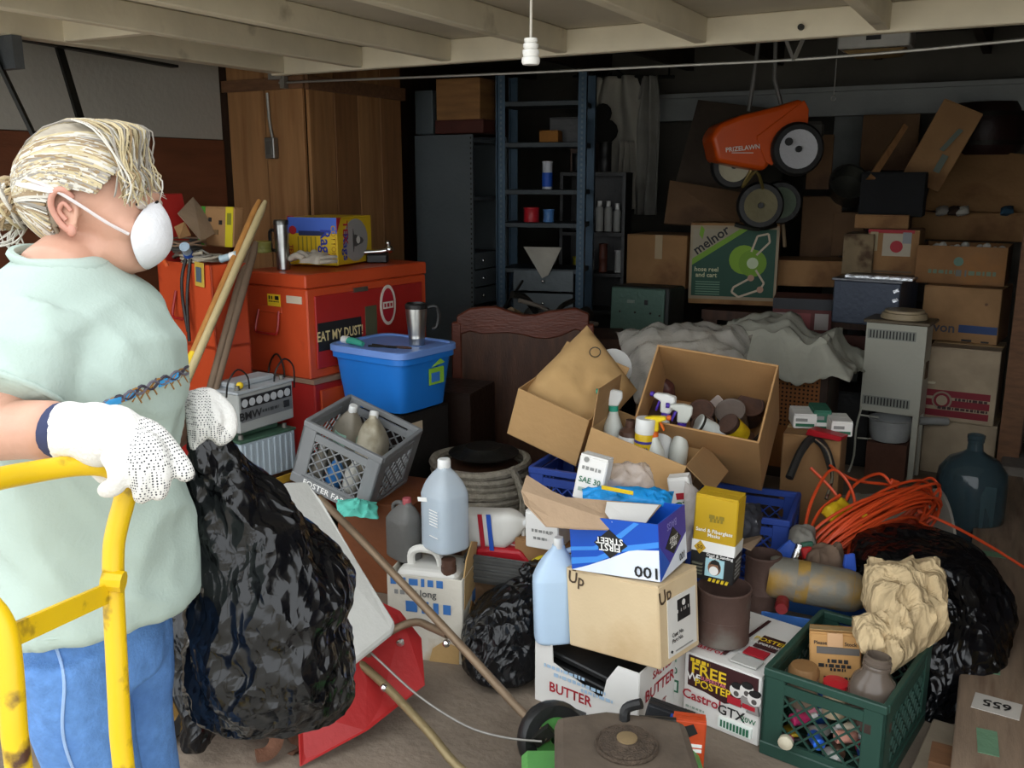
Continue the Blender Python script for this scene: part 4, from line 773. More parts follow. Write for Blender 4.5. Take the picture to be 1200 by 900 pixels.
c = P(596, 668, 3.2); cz = c.z
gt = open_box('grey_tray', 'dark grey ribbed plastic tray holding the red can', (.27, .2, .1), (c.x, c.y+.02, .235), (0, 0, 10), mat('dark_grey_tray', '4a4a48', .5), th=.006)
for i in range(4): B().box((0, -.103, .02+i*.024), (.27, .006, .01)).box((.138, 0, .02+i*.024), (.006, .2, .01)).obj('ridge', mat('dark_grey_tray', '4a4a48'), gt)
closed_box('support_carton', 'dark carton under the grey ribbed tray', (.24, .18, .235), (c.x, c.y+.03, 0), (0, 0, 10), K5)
t = thing('fuel_can', 'small red plastic fuel can with a moulded handle and white cap', 'can', (c.x-.02, c.y+.02, .245), (0, 0, 15))
B().prism([(-.1, 0), (.1, 0), (.1, .06), (.06, .1), (.03, .1), (-.04, .1), (-.1, .09)], .1).obj('body', REDP, t, bev=.012, seg=2)
B().tube(crom([(-.085, 0, .08), (-.08, 0, .13), (-.02, 0, .135), (.04, 0, .105), (.06, 0, .09)], 4), .013, 8).obj('handle', REDP, t, smooth=1); B().lathe([(.018, .09), (.018, .115), (0, .115)], 14, Matrix.Translation((.075, -.01, 0))).obj('cap', WHP, t, smooth=35)
jug('milk_jug', 'grimy translucent jug with a white cap between the torn carton and the bin bag', PZ(572, 748, .0)+Vector((.0, .12, 0)), (0, 12, 0), (.13, .11, .31), mat('grimy_translucent', 'bdb8ab', .45, var=.15, sc=9), WHP, neck=.62)
o = B().tube(crom([P(620, 672, 3.1), P(628, 660, 3.1), P(640, 656, 3.1), P(650, 660, 3.1)], 4), .018, 8).obj('yellow_hose', mat('yellow_rubber', 'cdb820', .5), None, smooth=1); tag(o, 'short bend of fat yellow hose behind the bin bag', 'hose')
# reel of rope and dark furniture behind
ROPE = mat('grey_rope', '9a9282', .9, var=.2, sc=40, bump=.5, bs=120)
c = P(563, 556, 4.05)
rp = thing('rope_reel', 'fat coil of grey twisted rope stacked beside the black boxes', 'rope', (c.x, c.y, .12))
for i in range(8):
    z = .02+i*.034; r = .2+.006*math.sin(i*2.1)
    def hx(k, r=r, z=z): a = 2*PI*k/40; return (r*math.cos(a), r*math.sin(a), z+.006*math.sin(a*2+i))
    B().tube([hx(k) for k in range(40)], .019, 7, closed=True).obj('rope_turn', ROPE, rp, smooth=50)
B().tube(crom([(.2, -.08, .28), (.23, -.06, .2), (.24, -.05, .1), (.22, -.08, .0)], 4), .017, 7).obj('rope_end', ROPE, rp, smooth=50)
B().cyl((0, 0, .0), (0, 0, .24), .17, n=24).obj('core', WOODD, rp)
tag(B().box((0, 0, .06), (.45, .4, .12)).obj('pallet_block', WOODD, None, loc=(c.x, c.y, 0)), 'dark timber block under the rope coil', 'timber')
lathe_thing('dark_hubcap', 'dark round metal cover lying on the rope coil', 'cover', Vector((c.x, c.y+.03, .405)), (0, 0, 0), [('disc', DKMET, [(.15, 0), (.155, .008), (.1, .02), (.08, .035), (.05, .03), (0, .03)])])
REDW = mat('polished_red_wood', '5f2f1f', .4, var=.25, sc=4, grain=(1, 3, 3))
hb_ = thing('headboard', 'dark reddish wooden headboard with a scalloped top rail', 'headboard', P(612, 520, 4.75)*1, (0, 0, 24)); hb_.location.z = 0
top = [(-.33+i*.066, .88+.05*math.sin(i*.9)+(.06 if 2 < i < 8 else 0)*math.sin((i-2)/6*PI)) for i in range(11)]
B().prism([(-.33, .1), (.33, .1)]+top[::-1], .03).obj('panel', WOODD, hb_); B().prism([(x, z+.03) for x, z in top]+[(x, z-.09+.02*math.cos(i*1.3)) for i, (x, z) in list(enumerate(top))[::-1]], .045).obj('top_rail', REDW, hb_, bev=.006)
for s in (-1, 1): B().box((s*.33, 0, .44), (.05, .05, .88)).obj('leg', REDW, hb_, bev=.006)
c = P(536, 500, 4.45)
closed_box('speaker_box', 'dark brown wooden box standing between the blue tote and the headboard', (.27, .3, .62), (c.x, c.y, 0), (0, 0, 8), mat('black_brown_wood', '241812', .35, var=.25, sc=5), tape=False)
c = P(490, 560, 4.0)
# ---------------------------------------------------------------- green milk crate and its contents
GRC = mat('dark_green_plastic', '27453b', .45, var=.08, bump=.04)
gl = Vector((-.322, 2.57, 0)); gr = (0, 0, -8.5)
crate('milk_crate', 'dark green plastic milk crate full of jars and small bottles', (.33, .45, .264), gl, gr, GRC, band=.09)
GM = Matrix.Translation(gl) @ rotm(gr)
def ing(x, y, z=.012): return GM @ Vector((x, y, z))
sb = closed_box('small_kraft_box', 'small kraft box with black print in the green crate', (.14, .1, .15), ing(-.045, .02, .15), (-14, -4, 12), mat('kraft_orange', 'bd8f57', .8, var=.06), tape=True)
f = Face(sb, (.14, .1, .15), 'F'); f.text('Please Rotate Stock', .5, .8, .0145, BK); f.rect(.14, .6, .97, .73, flat('5f5a55')); words(f, .55, .47, .4, .012, BK, 1); words(f, .5, .38, .65, .011, BK, 2); words(f, .55, .31, .3, .009, BK, 3); words(f, .55, .16, .55, .009, BK, 4); words(f, .55, .1, .5, .007, BK, 5); f.rect(.35, .74, .65, 1, flat('c99f74'))
for i, (x, y) in enumerate(((-.07, .0), (.02, .0))): lathe_thing('white_lid_jar', 'small white screw lid showing above the kraft box', 'jar', ing(x, y+.08, .24), (0, 0, 0), [('cap', WHP, [(.022, 0), (.023, .003), (.023, .035), (0, .036)]), ('glass', mat('grey_glass', '6c6a66', .3), [(.02, -.1), (.021, -.0), (.02, .001)])], group='white lidded jars in the green crate')
lathe_thing('dark_lid_jar', 'small black screw lid between two white ones', 'jar', ing(-.03, .1, .24), (0, 0, 0), [('cap', BLK, [(.018, 0), (.018, .03), (0, .03)]), ('glass', mat('grey_glass', '6c6a66'), [(.018, -.1), (.018, .0)])])
JG = mat('dirty_brown_glass', '6b5f55', .18, var=.12, sc=5, bump=.02, alpha=.82)
jr = lathe_thing('glass_jar', 'large dusty empty jar with a wide threaded neck in the green crate', 'jar', ing(.09, -.12, .15), (-4, 4, 0), [('glass', JG, [(.05, 0), (.062, .008), (.064, .05), (.063, .09), (.054, .12), (.036, .14), (.034, .15), (.037, .152), (.037, .158), (.034, .162), (.037, .166), (.037, .172), (.033, .176), (.033, .186), (.03, .186), (.03, .15), (.05, .115), (.058, .08), (.058, .012), (0, .008)])], n=28)
lathe_thing('round_jar', 'jar with a rusty domed lid in the green crate corner', 'jar', ing(-.09, -.12, .13), (0, 0, 0), [('glass', mat('tan_jar', '8a7a68', .4), [(.038, 0), (.042, .01), (.042, .09)]), ('lid', mat('rust_orange_lid', '8f6a42', .6, .2, var=.2), [(.043, .09), (.043, .105), (.036, .118), (.0, .122)])])
lathe_thing('round_jar', 'cream jar with a red lid in the green crate', 'jar', ing(-.0, -.12, .13), (0, 0, 0), [('glass', mat('cream_tin', 'cbb99a', .5), [(.03, 0), (.032, .01), (.032, .085)]), ('lid', REDP, [(.034, .085), (.034, .1), (0, .104)])])
lathe_thing('flat_tin', 'flat brown tin lying at the corner of the green crate', 'tin', ing(.12, -.18, .17), (0, 0, 0), [('body', RUST, [(.045, 0), (.046, .003), (.046, .028), (0, .03)])])
lathe_thing('blue_bottle', 'small blue bottle behind the red-lidded jar', 'bottle', ing(-.055, -.07, .06), (0, 8, 0), [('body', mat('blue_plastic', '3160b0', .4), [(.02, 0), (.022, .01), (.022, .09), (.01, .12), (0, .12)])])
cols = [('pink', 'd0507f'), ('magenta', 'b92f62'), ('bright blue', '2a62c9'), ('white', 'd8d6d0'), ('red and cream', 'c98f7d'), ('cobalt blue', '1d4aa8'), ('yellow', 'c9a92e'), ('rose', 'd9869c'), ('grey', '8d8b85'), ('brown', '6f5545'), ('cream', 'd9cdb4'), ('crimson', 'a82238')]
for i, (nm, cc) in enumerate(cols):
    x = -.11+(i % 6)*.043; y = -.185+.045*(i//6)+.01*(i % 2); z = .02+.05*((i*5) % 3)*.8
    t = thing('nail_polish_bottle' if i % 2 else 'small_can', nm+' small bottle lying behind the green crate lattice', 'bottle', ing(x, y, z+.02), ((i*37) % 60-30, 90, (i*53) % 180))
    B().lathe([(.014, -.035), (.017, -.032), (.017, .015), (.008, .026)], 12).obj('body', mat('small_'+cc, cc, .35, var=.2, sc=40), t, smooth=40); B().lathe([(.008, .024), (.009, .045), (0, .046)], 10).obj('cap', WHP if i % 3 else BLK, t, smooth=40)
lathe_thing('cream_stopper', 'round cream plastic knob poking through the green crate wall', 'knob', ing(-.085, -.238, .075), (90, 0, 0), [('knob', mat('cream_plastic', 'd2c9b0', .5), [(.014, -.01), (.02, .0), (.02, .014), (.012, .02), (0, .021)])])
# crumpled brown paper
CRP = mat('crumpled_kraft_paper', 'c2ab84', .85, var=.14, sc=9, bump=.3, bs=20)
def crumple(c4, thick, amp, seed, ns, n=34): return pillow(c4, thick, n, amp, seed, ns, 4)
_crinkle(CRP, 22, 60, .55)
b, c = crumple([P(1012, 662, 2.75), P(1098, 655, 2.82), P(1108, 745, 2.72), P(1030, 800, 2.5)], .13, .034, 4, 13, 46)
pp = tag(b.obj('crumpled_paper', CRP, None, smooth=14, loc=c), 'large crumpled sheet of brown packing paper on the green crate', 'paper')
b, c2 = crumple([P(998, 722, 2.6), P(1045, 718, 2.66), P(1058, 770, 2.58), P(1012, 765, 2.52)], .06, .018, 8, 16, 22); b.obj('paper_fold', CRP, pp, smooth=25, loc=c2-c)
b, c2 = crumple([P(1016, 652, 2.78), P(1050, 662, 2.8), P(1058, 690, 2.78), P(1030, 690, 2.74)], .04, .014, 11, 18, 18); b.obj('paper_fold', CRP, pp, smooth=25, loc=c2-c)
# grey and yellow gas cylinder, blue tray and oddments
CYL = mat('grey_yellow_cylinder', '7d7a70', .55, .2, var=.12, sc=5, stain='a37e35', sam=.42, ssc=5)
a = P(900, 674, 3.0); e = P(1018, 697, 2.92); d = e-a; L_ = d.length
tt = thing('gas_cylinder', 'grey steel gas cylinder with worn yellow bands lying on its side', 'cylinder', a)
mx = d.to_track_quat('Z', 'Y').to_matrix().to_4x4()
B().lathe([(0, 0), (.06, .0), (.068, .015), (.068, L_*.78), (.062, L_*.88), (.045, L_*.96), (.02, L_), (0, L_)], 24, mx).obj('body', CYL, tt, smooth=40)
B().lathe([(.069, L_*.28), (.069, L_*.4)], 24, mx, cap=False).obj('band', mat('worn_yellow', '9a7a3a', .6, var=.25, sc=14, stain='77736a', sam=.4, ssc=12), tt, smooth=40)
B().lathe([(.0655, L_*.83), (.047, L_*.955), (.021, L_+.001), (0, L_+.001)], 24, mx, cap=False).obj('end_cap', mat('worn_ochre', 'a5803a', .6, var=.2, sc=10), tt, smooth=40)
bt_ = open_box('blue_tray', 'shallow blue plastic tray under the gas cylinder', (.34, .22, .1), (P(955, 705, 3.0).x, P(955, 705, 3.0).y+.02, .12), (0, 0, 6), mat('blue_tray_plastic', '3f6fb5', .45), th=.006)
closed_box('low_box', 'brown carton under the blue tray', (.32, .22, .12), (bt_.location.x, bt_.location.y, 0), (0, 0, 6), K5, tape=False)
lathe_thing('red_bottle', 'dark red round bottle end in the blue tray', 'bottle', P(916, 712, 2.9), (90, 0, 10), [('body', mat('dark_red_plastic', '7a1f22', .4), [(.02, -.05), (.022, 0), (.018, .012), (0, .013)])])
MISC = [('blue_funnel', 'blue plastic funnel piece between the blue crate and the cylinder', '2f55b0', [(905, 650), (925, 632), (935, 640), (930, 656)], 3.1), ('chrome_plate', 'shiny chrome plate standing on the cylinder', 'c9c9c9', [(926, 657), (934, 636), (940, 638), (933, 660)], 3.0),
        ('red_disc', 'red plastic disc among oddments behind the cylinder', 'b02020', [(938, 642), (950, 640), (953, 652), (941, 655)], 3.08), ('green_can_label', 'dark green torn label among oddments', '2f5a48', [(938, 636), (952, 634), (953, 642), (940, 643)], 3.1),
        ('blue_clip', 'blue plastic clip with cut-outs beside the bin bag', '3a5fc4', [(990, 650), (1001, 648), (1003, 668), (996, 676), (988, 664)], 3.02)]
for nm, lb, cc, pts, d in MISC:
    q = [P(x, y, d) for x, y in pts]; cen = sum(q, Vector())/len(q)
    tag(B().slab([k-cen for k in q], .018).obj(nm, mat('misc_'+cc, cc, .35 if nm != 'chrome_plate' else .15, 1 if nm == 'chrome_plate' else 0), None, loc=cen, bev=.003), lb, 'oddment')
b, c = crumple([P(940, 648, 3.1), P(985, 640, 3.15), P(992, 665, 3.05), P(950, 668, 3.02)], .08, .02, 14, 18, 22); tag(b.obj('brown_rag', mat('brown_cloth', '6d5a4b', .95, var=.25, sc=14), None, smooth=60, loc=c), 'dull brown rag bunched on top of the cylinder', 'rag')
b, c = crumple([P(925, 622, 3.2), P(955, 622, 3.22), P(958, 645, 3.12), P(922, 642, 3.1)], .06, .016, 17, 18, 18); tag(b.obj('grey_rag', mat('grey_cloth', '77746c', .9, var=.25, sc=14), None, smooth=60, loc=c), 'dull grey rag heaped behind the chrome plate', 'rag')
# brown carton with hose and small boxes on top
c = P(955, 560, 3.7)
hx_ = closed_box('carton', 'tall brown carton beside the blue crate, small boxes on its top', (.22, .26, .6), (c.x-.02, c.y+.06, 0), (0, 0, 4), K3)
o = B().tube(crom([P(925, 560, 3.5), P(938, 530, 3.55), P(952, 514, 3.6), P(966, 524, 3.55), P(975, 550, 3.5)], 5), .016, 8).obj('rubber_hose', mat('worn_black_hose', '2b2a28', .6), None, smooth=1); tag(o, 'worn black hose arched over the tall brown carton', 'hose')
tag(B().tube(crom([P(955, 515, 3.52), P(970, 530, 3.5), P(975, 560, 3.46), P(968, 585, 3.42)], 5), .006, 6).obj('chrome_pipe', CHROME, None, smooth=1), 'thin chrome pipe hanging beside the black hose', 'pipe')
tz = .605; tb = Vector((c.x, c.y+.05, tz))
for i, (dx, dy, w, h, m_, lb) in enumerate(((-.08, .03, .09, .06, CW, 'small white box, end facing out, on the tall brown carton'), (-.02, .06, .07, .075, mat('green_box', '2f6a55', .6), 'small dark green box standing between two white ones'), (.07, -.02, .08, .06, CW, 'small white box lying lengthwise on the tall brown carton'))):
    t = closed_box('parts_box', lb, (w, .14, h), tb+Vector((dx, dy, 0)), (0, 0, 20), m_, tape=False); f = Face(t, (w, .14, h), 'F'); f.rect(.1, .15, .9, .35, GN if i != 1 else WT); f.rect(.1, .5, .6, .7, GY)
tag(B().prism([(-.07, 0), (.07, 0), (.08, .02), (-.06, .028)], .06).obj('red_tool', REDP, None, loc=tb+Vector((.04, -.12, 0)), rot=(0, 0, -15), bev=.004), 'red plastic tool lying before the small boxes', 'tool')
# ---------------------------------------------------------------- drum, carboy and orange cord
DRM = mat('weathered_white_drum', 'a8a297', .6, var=.12, sc=5, bump=.15, stain='6f6357', sam=.3, ssc=5)
a = P(1085, 632, 3.82); ax = (RT*.75-FH*.55+Vector((0, 0, .25))).normalized()
dm = thing('metal_drum', 'weathered off-white drum lying under the orange cord', 'drum', Vector((a.x, a.y, 0)))
off = a-Vector(dm.location); mx = Matrix.Translation(off-ax*.42) @ ax.to_track_quat('Z', 'Y').to_matrix().to_4x4()
B().lathe([(.19, 0), (.2, .01), (.2, .15), (.207, .16), (.2, .17), (.2, .3), (.207, .31), (.2, .32), (.2, .46), (.206, .47), (.206, .49), (.198, .492), (.196, .482), (.0, .482)], 36, mx).obj('shell', DRM, dm, smooth=30)
GLS = mat('dark_carboy_glass', '0c1116', .08, var=.05, bump=0, trans=.72, ior=1.45)
cb = lathe_thing('glass_carboy', 'large dark blue-green glass carboy standing behind the drum', 'carboy', PZ(1130, 640, 0), (0, 0, 0), [('glass', mat('carboy_glass', '35464c', .06, var=.05, bump=0, alpha=.72), [(.12, 0), (.138, .01), (.142, .05), (.142, .3), (.135, .35), (.1, .4), (.05, .425), (.033, .44), (.03, .475), (.034, .478), (.034, .488), (.03, .49), (.036, .493), (.036, .507), (.028, .51), (.026, .44), (.09, .395), (.13, .34), (.135, .05), (.11, .01), (0, .006)])], n=36)
B().slab([(.05, -.125, .1), (.1, -.09, .1), (.1, -.085, .31), (.06, -.118, .32), (.045, -.126, .28)], .003).obj('paper_label', mat('pale_teal_paper', '7fa0a4', .7, var=.1), cb)
ORC = mat('orange_cord_jacket', 'c9471f', .45, var=.12, sc=9, bump=.03)
oc = thing('extension_cord', 'long bright orange extension cord coiled on the drum with loose strands', 'cord', P(1010, 640, 3.5))
ob = Vector(oc.location)
for i in range(26):
    t0 = random.uniform(0, 6.28); jx, jy = random.gauss(0, 5), random.gauss(0, 7); mj = 82+random.uniform(-16, 10); mn = 17+random.uniform(-10, 16); an = -.52+random.uniform(-.1, .1); dj = random.uniform(-.07, .05)
    pts = []
    for k in range(26):
        a_ = t0+2*PI*k/26; ex, ey = mj*math.cos(a_), mn*math.sin(a_); x = 1018+jx+ex*math.cos(an)-ey*math.sin(an); y = 628+jy+ex*math.sin(an)+ey*math.cos(an)
        pts.append(P(x, y-6, 3.36+dj+.12*math.sin(a_)+(ex*math.cos(an))*.0012)-ob)
    B().tube(pts, .0055, 6, closed=True).obj('cord_loop', ORC, oc, smooth=60)
for k, pts in enumerate((((950, 548, 3.35), (985, 590, 3.32), (975, 640, 3.25), (962, 680, 3.2)), ((940, 640, 3.25), (950, 590, 3.3), (972, 552, 3.35), (990, 560, 3.35), (1002, 590, 3.3), (996, 640, 3.2), (985, 690, 3.1)), ((972, 545, 3.4), (1000, 562, 3.4), (1040, 568, 3.42), (1060, 575, 3.45), (1090, 560, 3.5), (1102, 580, 3.48), (1085, 605, 3.4)), ((985, 605, 3.3), (1000, 570, 3.35), (1030, 555, 3.4), (1045, 568, 3.4)), ((940, 690, 3.12), (944, 640, 3.2), (960, 600, 3.28), (985, 580, 3.3)), ((1075, 598, 3.42), (1120, 618, 3.4), (1160, 640, 3.4), (1205, 668, 3.38)), ((1065, 605, 3.4), (1100, 625, 3.35), (1140, 660, 3.3), (1180, 700, 3.25), (1210, 730, 3.2)))):
    B().tube([q-ob for q in crom([P(*p) for p in pts], 7)], .006, 6).obj('loose_strand', ORC, oc, smooth=60)
B().box(P(1048, 566, 3.4)-ob, (.035, .02, .025), (0, 20, 30)).obj('plug', ORC, oc, bev=.004)
for x, y in ((1014, 606), (1009, 618)): B().ball(P(x, y, 3.2)-ob, .012).obj('cable_tie', YL, oc, smooth=60)
b, c = crumple([P(962, 600, 3.28), P(990, 584, 3.32), P(1000, 596, 3.28), P(975, 612, 3.22)], .05, .012, 21, 20, 16); tag(b.obj('yellow_bag', mat('yellow_film', 'c2a01c', .4, var=.15), None, smooth=60, loc=c), 'yellow plastic pouch caught in the orange cord', 'pouch')
# ---------------------------------------------------------------- planks, log
PLK = mat('weathered_plank', '7d6a58', .8, var=.2, sc=4, grain=(9, 1, 9), bump=.2, stain='6a5544', sam=.4, ssc=3)
pk = thing('timber_plank', 'long weathered plank with a paper tag lettered 655 upside down', 'plank', (.03, 3.65, .0), (0, 0, 1.5))
B().box((0, 0, .12), (.2, 3.0, .035)).obj('board', PLK, pk, bev=.004)
tgp = B().box((.0, -.95, .139), (.12, .09, .002), (0, 0, -6)).obj('paper_tag', flat('b8b3ab'), pk)
f = Face(tgp, (.12, .09, .0), 'T', (0, -.95, .141)); f.text('655', .5, .5, .05, BK, 176)
GP = mat('green_paint_mark', '5a7a5f', .8, var=.2)
for y, h in ((-1.15, .12), (-.7, .12), (-.35, .05), (.25, .05)): B().box((-.02, y, .1385), (.05 if h > .1 else .12, h, .002), (0, 0, 3)).obj('paint_mark', GP, pk)
for y, wh_ in ((-1.2, 'the tagged end'), (0, 'the middle'), (1.2, 'the far end by the carboy')): tag(B().box((0, 0, .05), (.24, .1, .1)).obj('timber_bearer', WOODB, None, loc=(.03, 3.65+y, 0)), 'short timber bearer under '+wh_+' of the long plank', 'timber', 'bearers under the long plank')
LOG = mat('pale_wood_grain', 'a87f4e', .8, var=.2, sc=6, grain=(6, 1, 6)); BARK = mat('flaking_bark', '8a7a66', .95, var=.4, sc=22, bump=.8, bs=60)
lg = thing('timber_post', 'short pale timber post with flaking bark beside the long plank', 'timber', (.26, 2.85, 0), (0, 0, 2))
B().box((0, 0, .1), (.2, .8, .2)).obj('post', LOG, lg, bev=.012)
bk = B()
for i in range(60):
    x, y, z = random.uniform(-.12, .1), random.uniform(.0, .4), .2+abs(random.gauss(0, .025)); bk.box((x, y, z), (random.uniform(.015, .04), random.uniform(.02, .06), .006), (random.uniform(-50, 50), random.uniform(-50, 50), random.uniform(0, 180)))
o = bk.obj('bark_flakes', BARK, lg); o['kind'] = 'stuff'
B().ball((-.09, .05, .19), (.05, .09, .06), 12, 8).obj('yellow_fungus', mat('yellow_pulp', 'b59a4a', .9, var=.3, sc=30, bump=.6), lg, smooth=60)
tag(B().box((0, 0, .012), (.09, .9, .024)).obj('floor_lath', mat('pale_lath', '9a8c78', .8), None, loc=(-.105, 2.3, 0), rot=(0, 0, -6), bev=.003), 'pale lath lying on the floor beside the green crate', 'plank')
# ---------------------------------------------------------------- rear left: steel cabinets, shelves, coats
GST = mat('grey_steel_sheet', '565d60', .5, .3, var=.1, sc=3)
BST = mat('blue_grey_steel', '344a5b', .5, .3, var=.12, sc=6)
mc = thing('steel_cabinet', 'tall grey steel shelf cabinet with a plain side, behind the tool chest', 'cabinet', (-3.2, 5.12, 0))
B().box((0, -.21, .92), (.42, .012, 1.84)).obj('side_panel', GST, mc); B().box((0, .21, .92), (.42, .012, 1.84)).obj('side_panel', GST, mc); B().box((-.2, 0, .92), (.012, .42, 1.84)).obj('back_panel', GST, mc)
for i in range(6): B().box((0, 0, .08+i*.345), (.41, .41, .02)).obj('shelf', GST, mc)
b = B()
for i in range(60): b.box((.198, -.217, .05+i*.03), (.008, .004, .012))
b.obj('perforation_row', DKMET, mc)['kind'] = 'stuff'
for i in range(3):
    dr = B().box((.2, 0, .86+i*.11), (.012, .38, .1)).obj('drawer', GST, mc); B().ball((.212, -.1, .86+i*.11), .011, 8, 6).obj('knob', CHROME, dr, smooth=60)
closed_box('wooden_crate', 'tan wooden crate on top of the grey steel cabinet', (.3, .3, .24), (-3.13, 5.1, 1.93), (0, 0, 4), mat('tan_crate_wood', '8a6238', .7, var=.25, sc=5, grain=(1, 1, 6)), tape=False)
closed_box('red_brown_box', 'flat dark red box under the tan crate', (.34, .3, .08), (-3.12, 5.1, 1.85), (0, 0, 2), mat('dark_red_board', '4a2118', .7), tape=False)
closed_box('sheet_metal_box', 'grey sheet metal box beside the tan crate', (.13, .3, .26), (-3.37, 5.1, 1.85), (0, 0, 0), GST, tape=False)
q = P(617, 350, 5.75)
su = thing('shelf_unit', 'blue-grey perforated steel shelf unit with small drawers', 'shelf', (q.x+.02, q.y+.22, 0), (0, 0, 14))
sw_, sd_ = .5, .3
for x in (-1, 1):
    for y in (-1, 1):
        B().box((x*sw_/2, y*sd_/2, 1.1), (.05, .006, 2.2)).box((x*(sw_/2+.024), y*sd_/2, 1.1), (.006, .05, 2.2)).obj('upright', BST, su)
    b = B()
    for i in range(70): b.box((x*sw_/2, -sd_/2-.004, .05+i*.031), (.012, .004, .016))
    b.obj('slot_row', mat('slot_dark', '52616a', .6), su)['kind'] = 'stuff'
SHZ = (.12, .42, .72, 1.02, 1.3, 1.5, 1.78, 2.02)
for z in SHZ: B().box((0, 0, z), (sw_, sd_, .03)).obj('shelf', mat('dark_steel_shelf', '33393c', .55, .3), su, bev=.003)
for i in range(2):
    dr = B().box((.02, -sd_/2, .82+i*.14), (sw_-.12, .015, .125)).obj('drawer', GST, su); B().ball((.02, -sd_/2-.014, .82+i*.14), .012, 8, 6).obj('knob', CHROME, dr, smooth=60)
def on_su(x, z, y=-.06): return Vector(su.location)+rotm((0, 0, 14)).to_3x3() @ Vector((x, y, z))
can('spray_can', 'red topped white and blue can on the steel shelf unit', on_su(.02, 1.515), .032, .17, mat('white_blue_tin', 'b9bcc4', .4), lid=REDP, band=(.1, .6), bandm=BL)
can('red_tin', 'red tin on a lower shelf of the steel shelf unit', on_su(-.08, 1.315), .05, .09, REDP)
can('blue_tin', 'small blue tin beside the red tin on the shelf', on_su(.03, 1.315), .035, .08, mat('blue_tin', '4a78b0', .4))
closed_box('parts_box', 'small orange-brown box on the upper shelf of the steel unit', (.12, .1, .07), on_su(.04, 1.795), (0, 0, 10), mat('orange_brown_board', '8a5a20', .8), tape=False)
closed_box('parts_box', 'black box on the upper shelf of the steel unit', (.2, .14, .15), on_su(.12, 1.795, .05), (0, 0, 14), BLK, tape=False)
tag(B().slab([on_su(-.1, 1.17, -.18), on_su(.14, 1.17, -.18), on_su(.06, 1.0, -.185), on_su(.02, .98, -.185)], .003).obj('paper_sign', mat('dull_white_paper', 'a39f94', .9), None), 'white paper triangle hanging from the steel shelf unit', 'paper')
# black bookcase with bottles
q = P(697, 330, 6.35)
bc = thing('bookcase', 'low black bookcase with rows of bottles and cans', 'shelf', (q.x, q.y, 0), (0, 0, 12)); bw_, bh_ = .42, 1.62
for s in (-1, 1): B().box((s*bw_/2, 0, bh_/2), (.02, .26, bh_)).obj('side_panel', BLK, bc)
B().box((0, .12, bh_/2), (bw_, .015, bh_)).obj('back_panel', BLK, bc)
BSZ = (.1, .4, .7, .95, 1.22, 1.61)
for z in BSZ: B().box((0, 0, z), (bw_, .26, .022)).obj('shelf', BLK, bc)
def on_bc(x, z, y=-.03): return Vector(bc.location)+rotm((0, 0, 12)).to_3x3() @ Vector((x, y, z))
for i in range(4):
    lathe_thing('aerosol_can', ['white aerosol can, tallest, in the row on the black bookcase', 'white aerosol can with a domed cap in the bookcase row', 'white aerosol can with a narrow cap in the bookcase row', 'short pale grey can ending the bookcase row'][i], 'spray can', on_bc(-.03+i*.06, 1.235), (0, 0, 0), [('body', mat('dull_white_can', '9a9a96', .5), [(.024, 0), (.026, .004), (.026, .15-.02*(i == 3)), (.018, .165-.02*(i == 3)), (0, .165-.02*(i == 3))]), ('cap', WHP, [(.015, .16-.02*(i == 3)), (.015, .2-.015*(i == 3)), (0, .2-.015*(i == 3))])])
for i, (x, cc, h, lb) in enumerate(((-.12, '9a9018', .1, 'yellow-green tin on the lower bookcase shelf'), (-.03, 'b0b0a8', .15, 'white bottle on the lower bookcase shelf'), (.17, 'a9a9a6', .15, 'slim white bottle at the end of the bookcase'), (.06, '5c2f22', .19, 'dark red book-like box on the bookcase'))):
    can('bookcase_can', lb, on_bc(x, .962), .03, h, mat('bc_'+cc, cc, .5))
for i, x in enumerate((-.12, .06)): can('jar', ['wide jar with a pale lid on the top bookcase shelf', 'tall black jar with a pale lid on the top bookcase shelf'][i], on_bc(x, 1.625), .045, .12+.07*i, BLK, lid=mat('pale_lid', 'a9a6a0', .6))
closed_box('dark_case', 'dark brown case on top of the black bookcase', (.16, .2, .2), on_bc(-.1, 1.625, .08), (0, 0, 12), WOODD, tape=False)
# coats on the rear wall
GAR = mat('pale_jersey', 'b3aea0', .95, var=.12, sc=5); GARD = mat('dark_print', '23221f', .95, var=.2)
def garment(name, label, px, py, y, w, h, m, seed):
    c = PY(px, py, y)
    def fn(u, v):
        x = (u-.5)*w*(1-.35*max(0, v-.75)/.25); z = -(1-v)*h
        return (x, -.05-.035*math.sin(u*16+seed+2*nz((u*3, v*2, seed)))-.02*nz((u*5, v*4, seed)), z)
    return tag(B().grid(40, 26, fn).obj(name, m, None, smooth=60, loc=c, thick=.006), label, 'garment')
cr0, cr1 = PY(672, 90, 6.74), PY(790, 90, 6.74)
crl = thing('coat_rail', 'thin steel rail under the rear joists carrying old clothes', 'rail', cr0)
B().tube([(0, 0, 0), cr1-cr0], .012, 8).obj('rail', DKMET, crl)
for k_ in (.05, .95): B().tube([(cr1-cr0)*k_, (cr1-cr0)*k_+Vector((0, 0, ZC-.02-cr0.z))], .008, 6).obj('drop_rod', DKMET, crl)
g1 = garment('hanging_shirt', 'pale grey shirt with a dark print hanging on the rear wall', 722, 90, 6.76, .52, .8, GAR, 1)
B().lathe([(0, 0), (.13, 0), (.12, .01)], 14, rotm((90, 0, 0)), sy=.75).lathe([(.075, 0), (.07, .012)], 12, Matrix.Translation((0, 0, .13)) @ rotm((90, 0, 0))).obj('shirt_print', GARD, g1, loc=(-.06, -.1, -.4))
B().tube(crom([(-.1, -.03, -.02), (0, -.03, .05), (.1, -.03, -.02)], 4), .006, 6).obj('hanger', DKMET, g1)
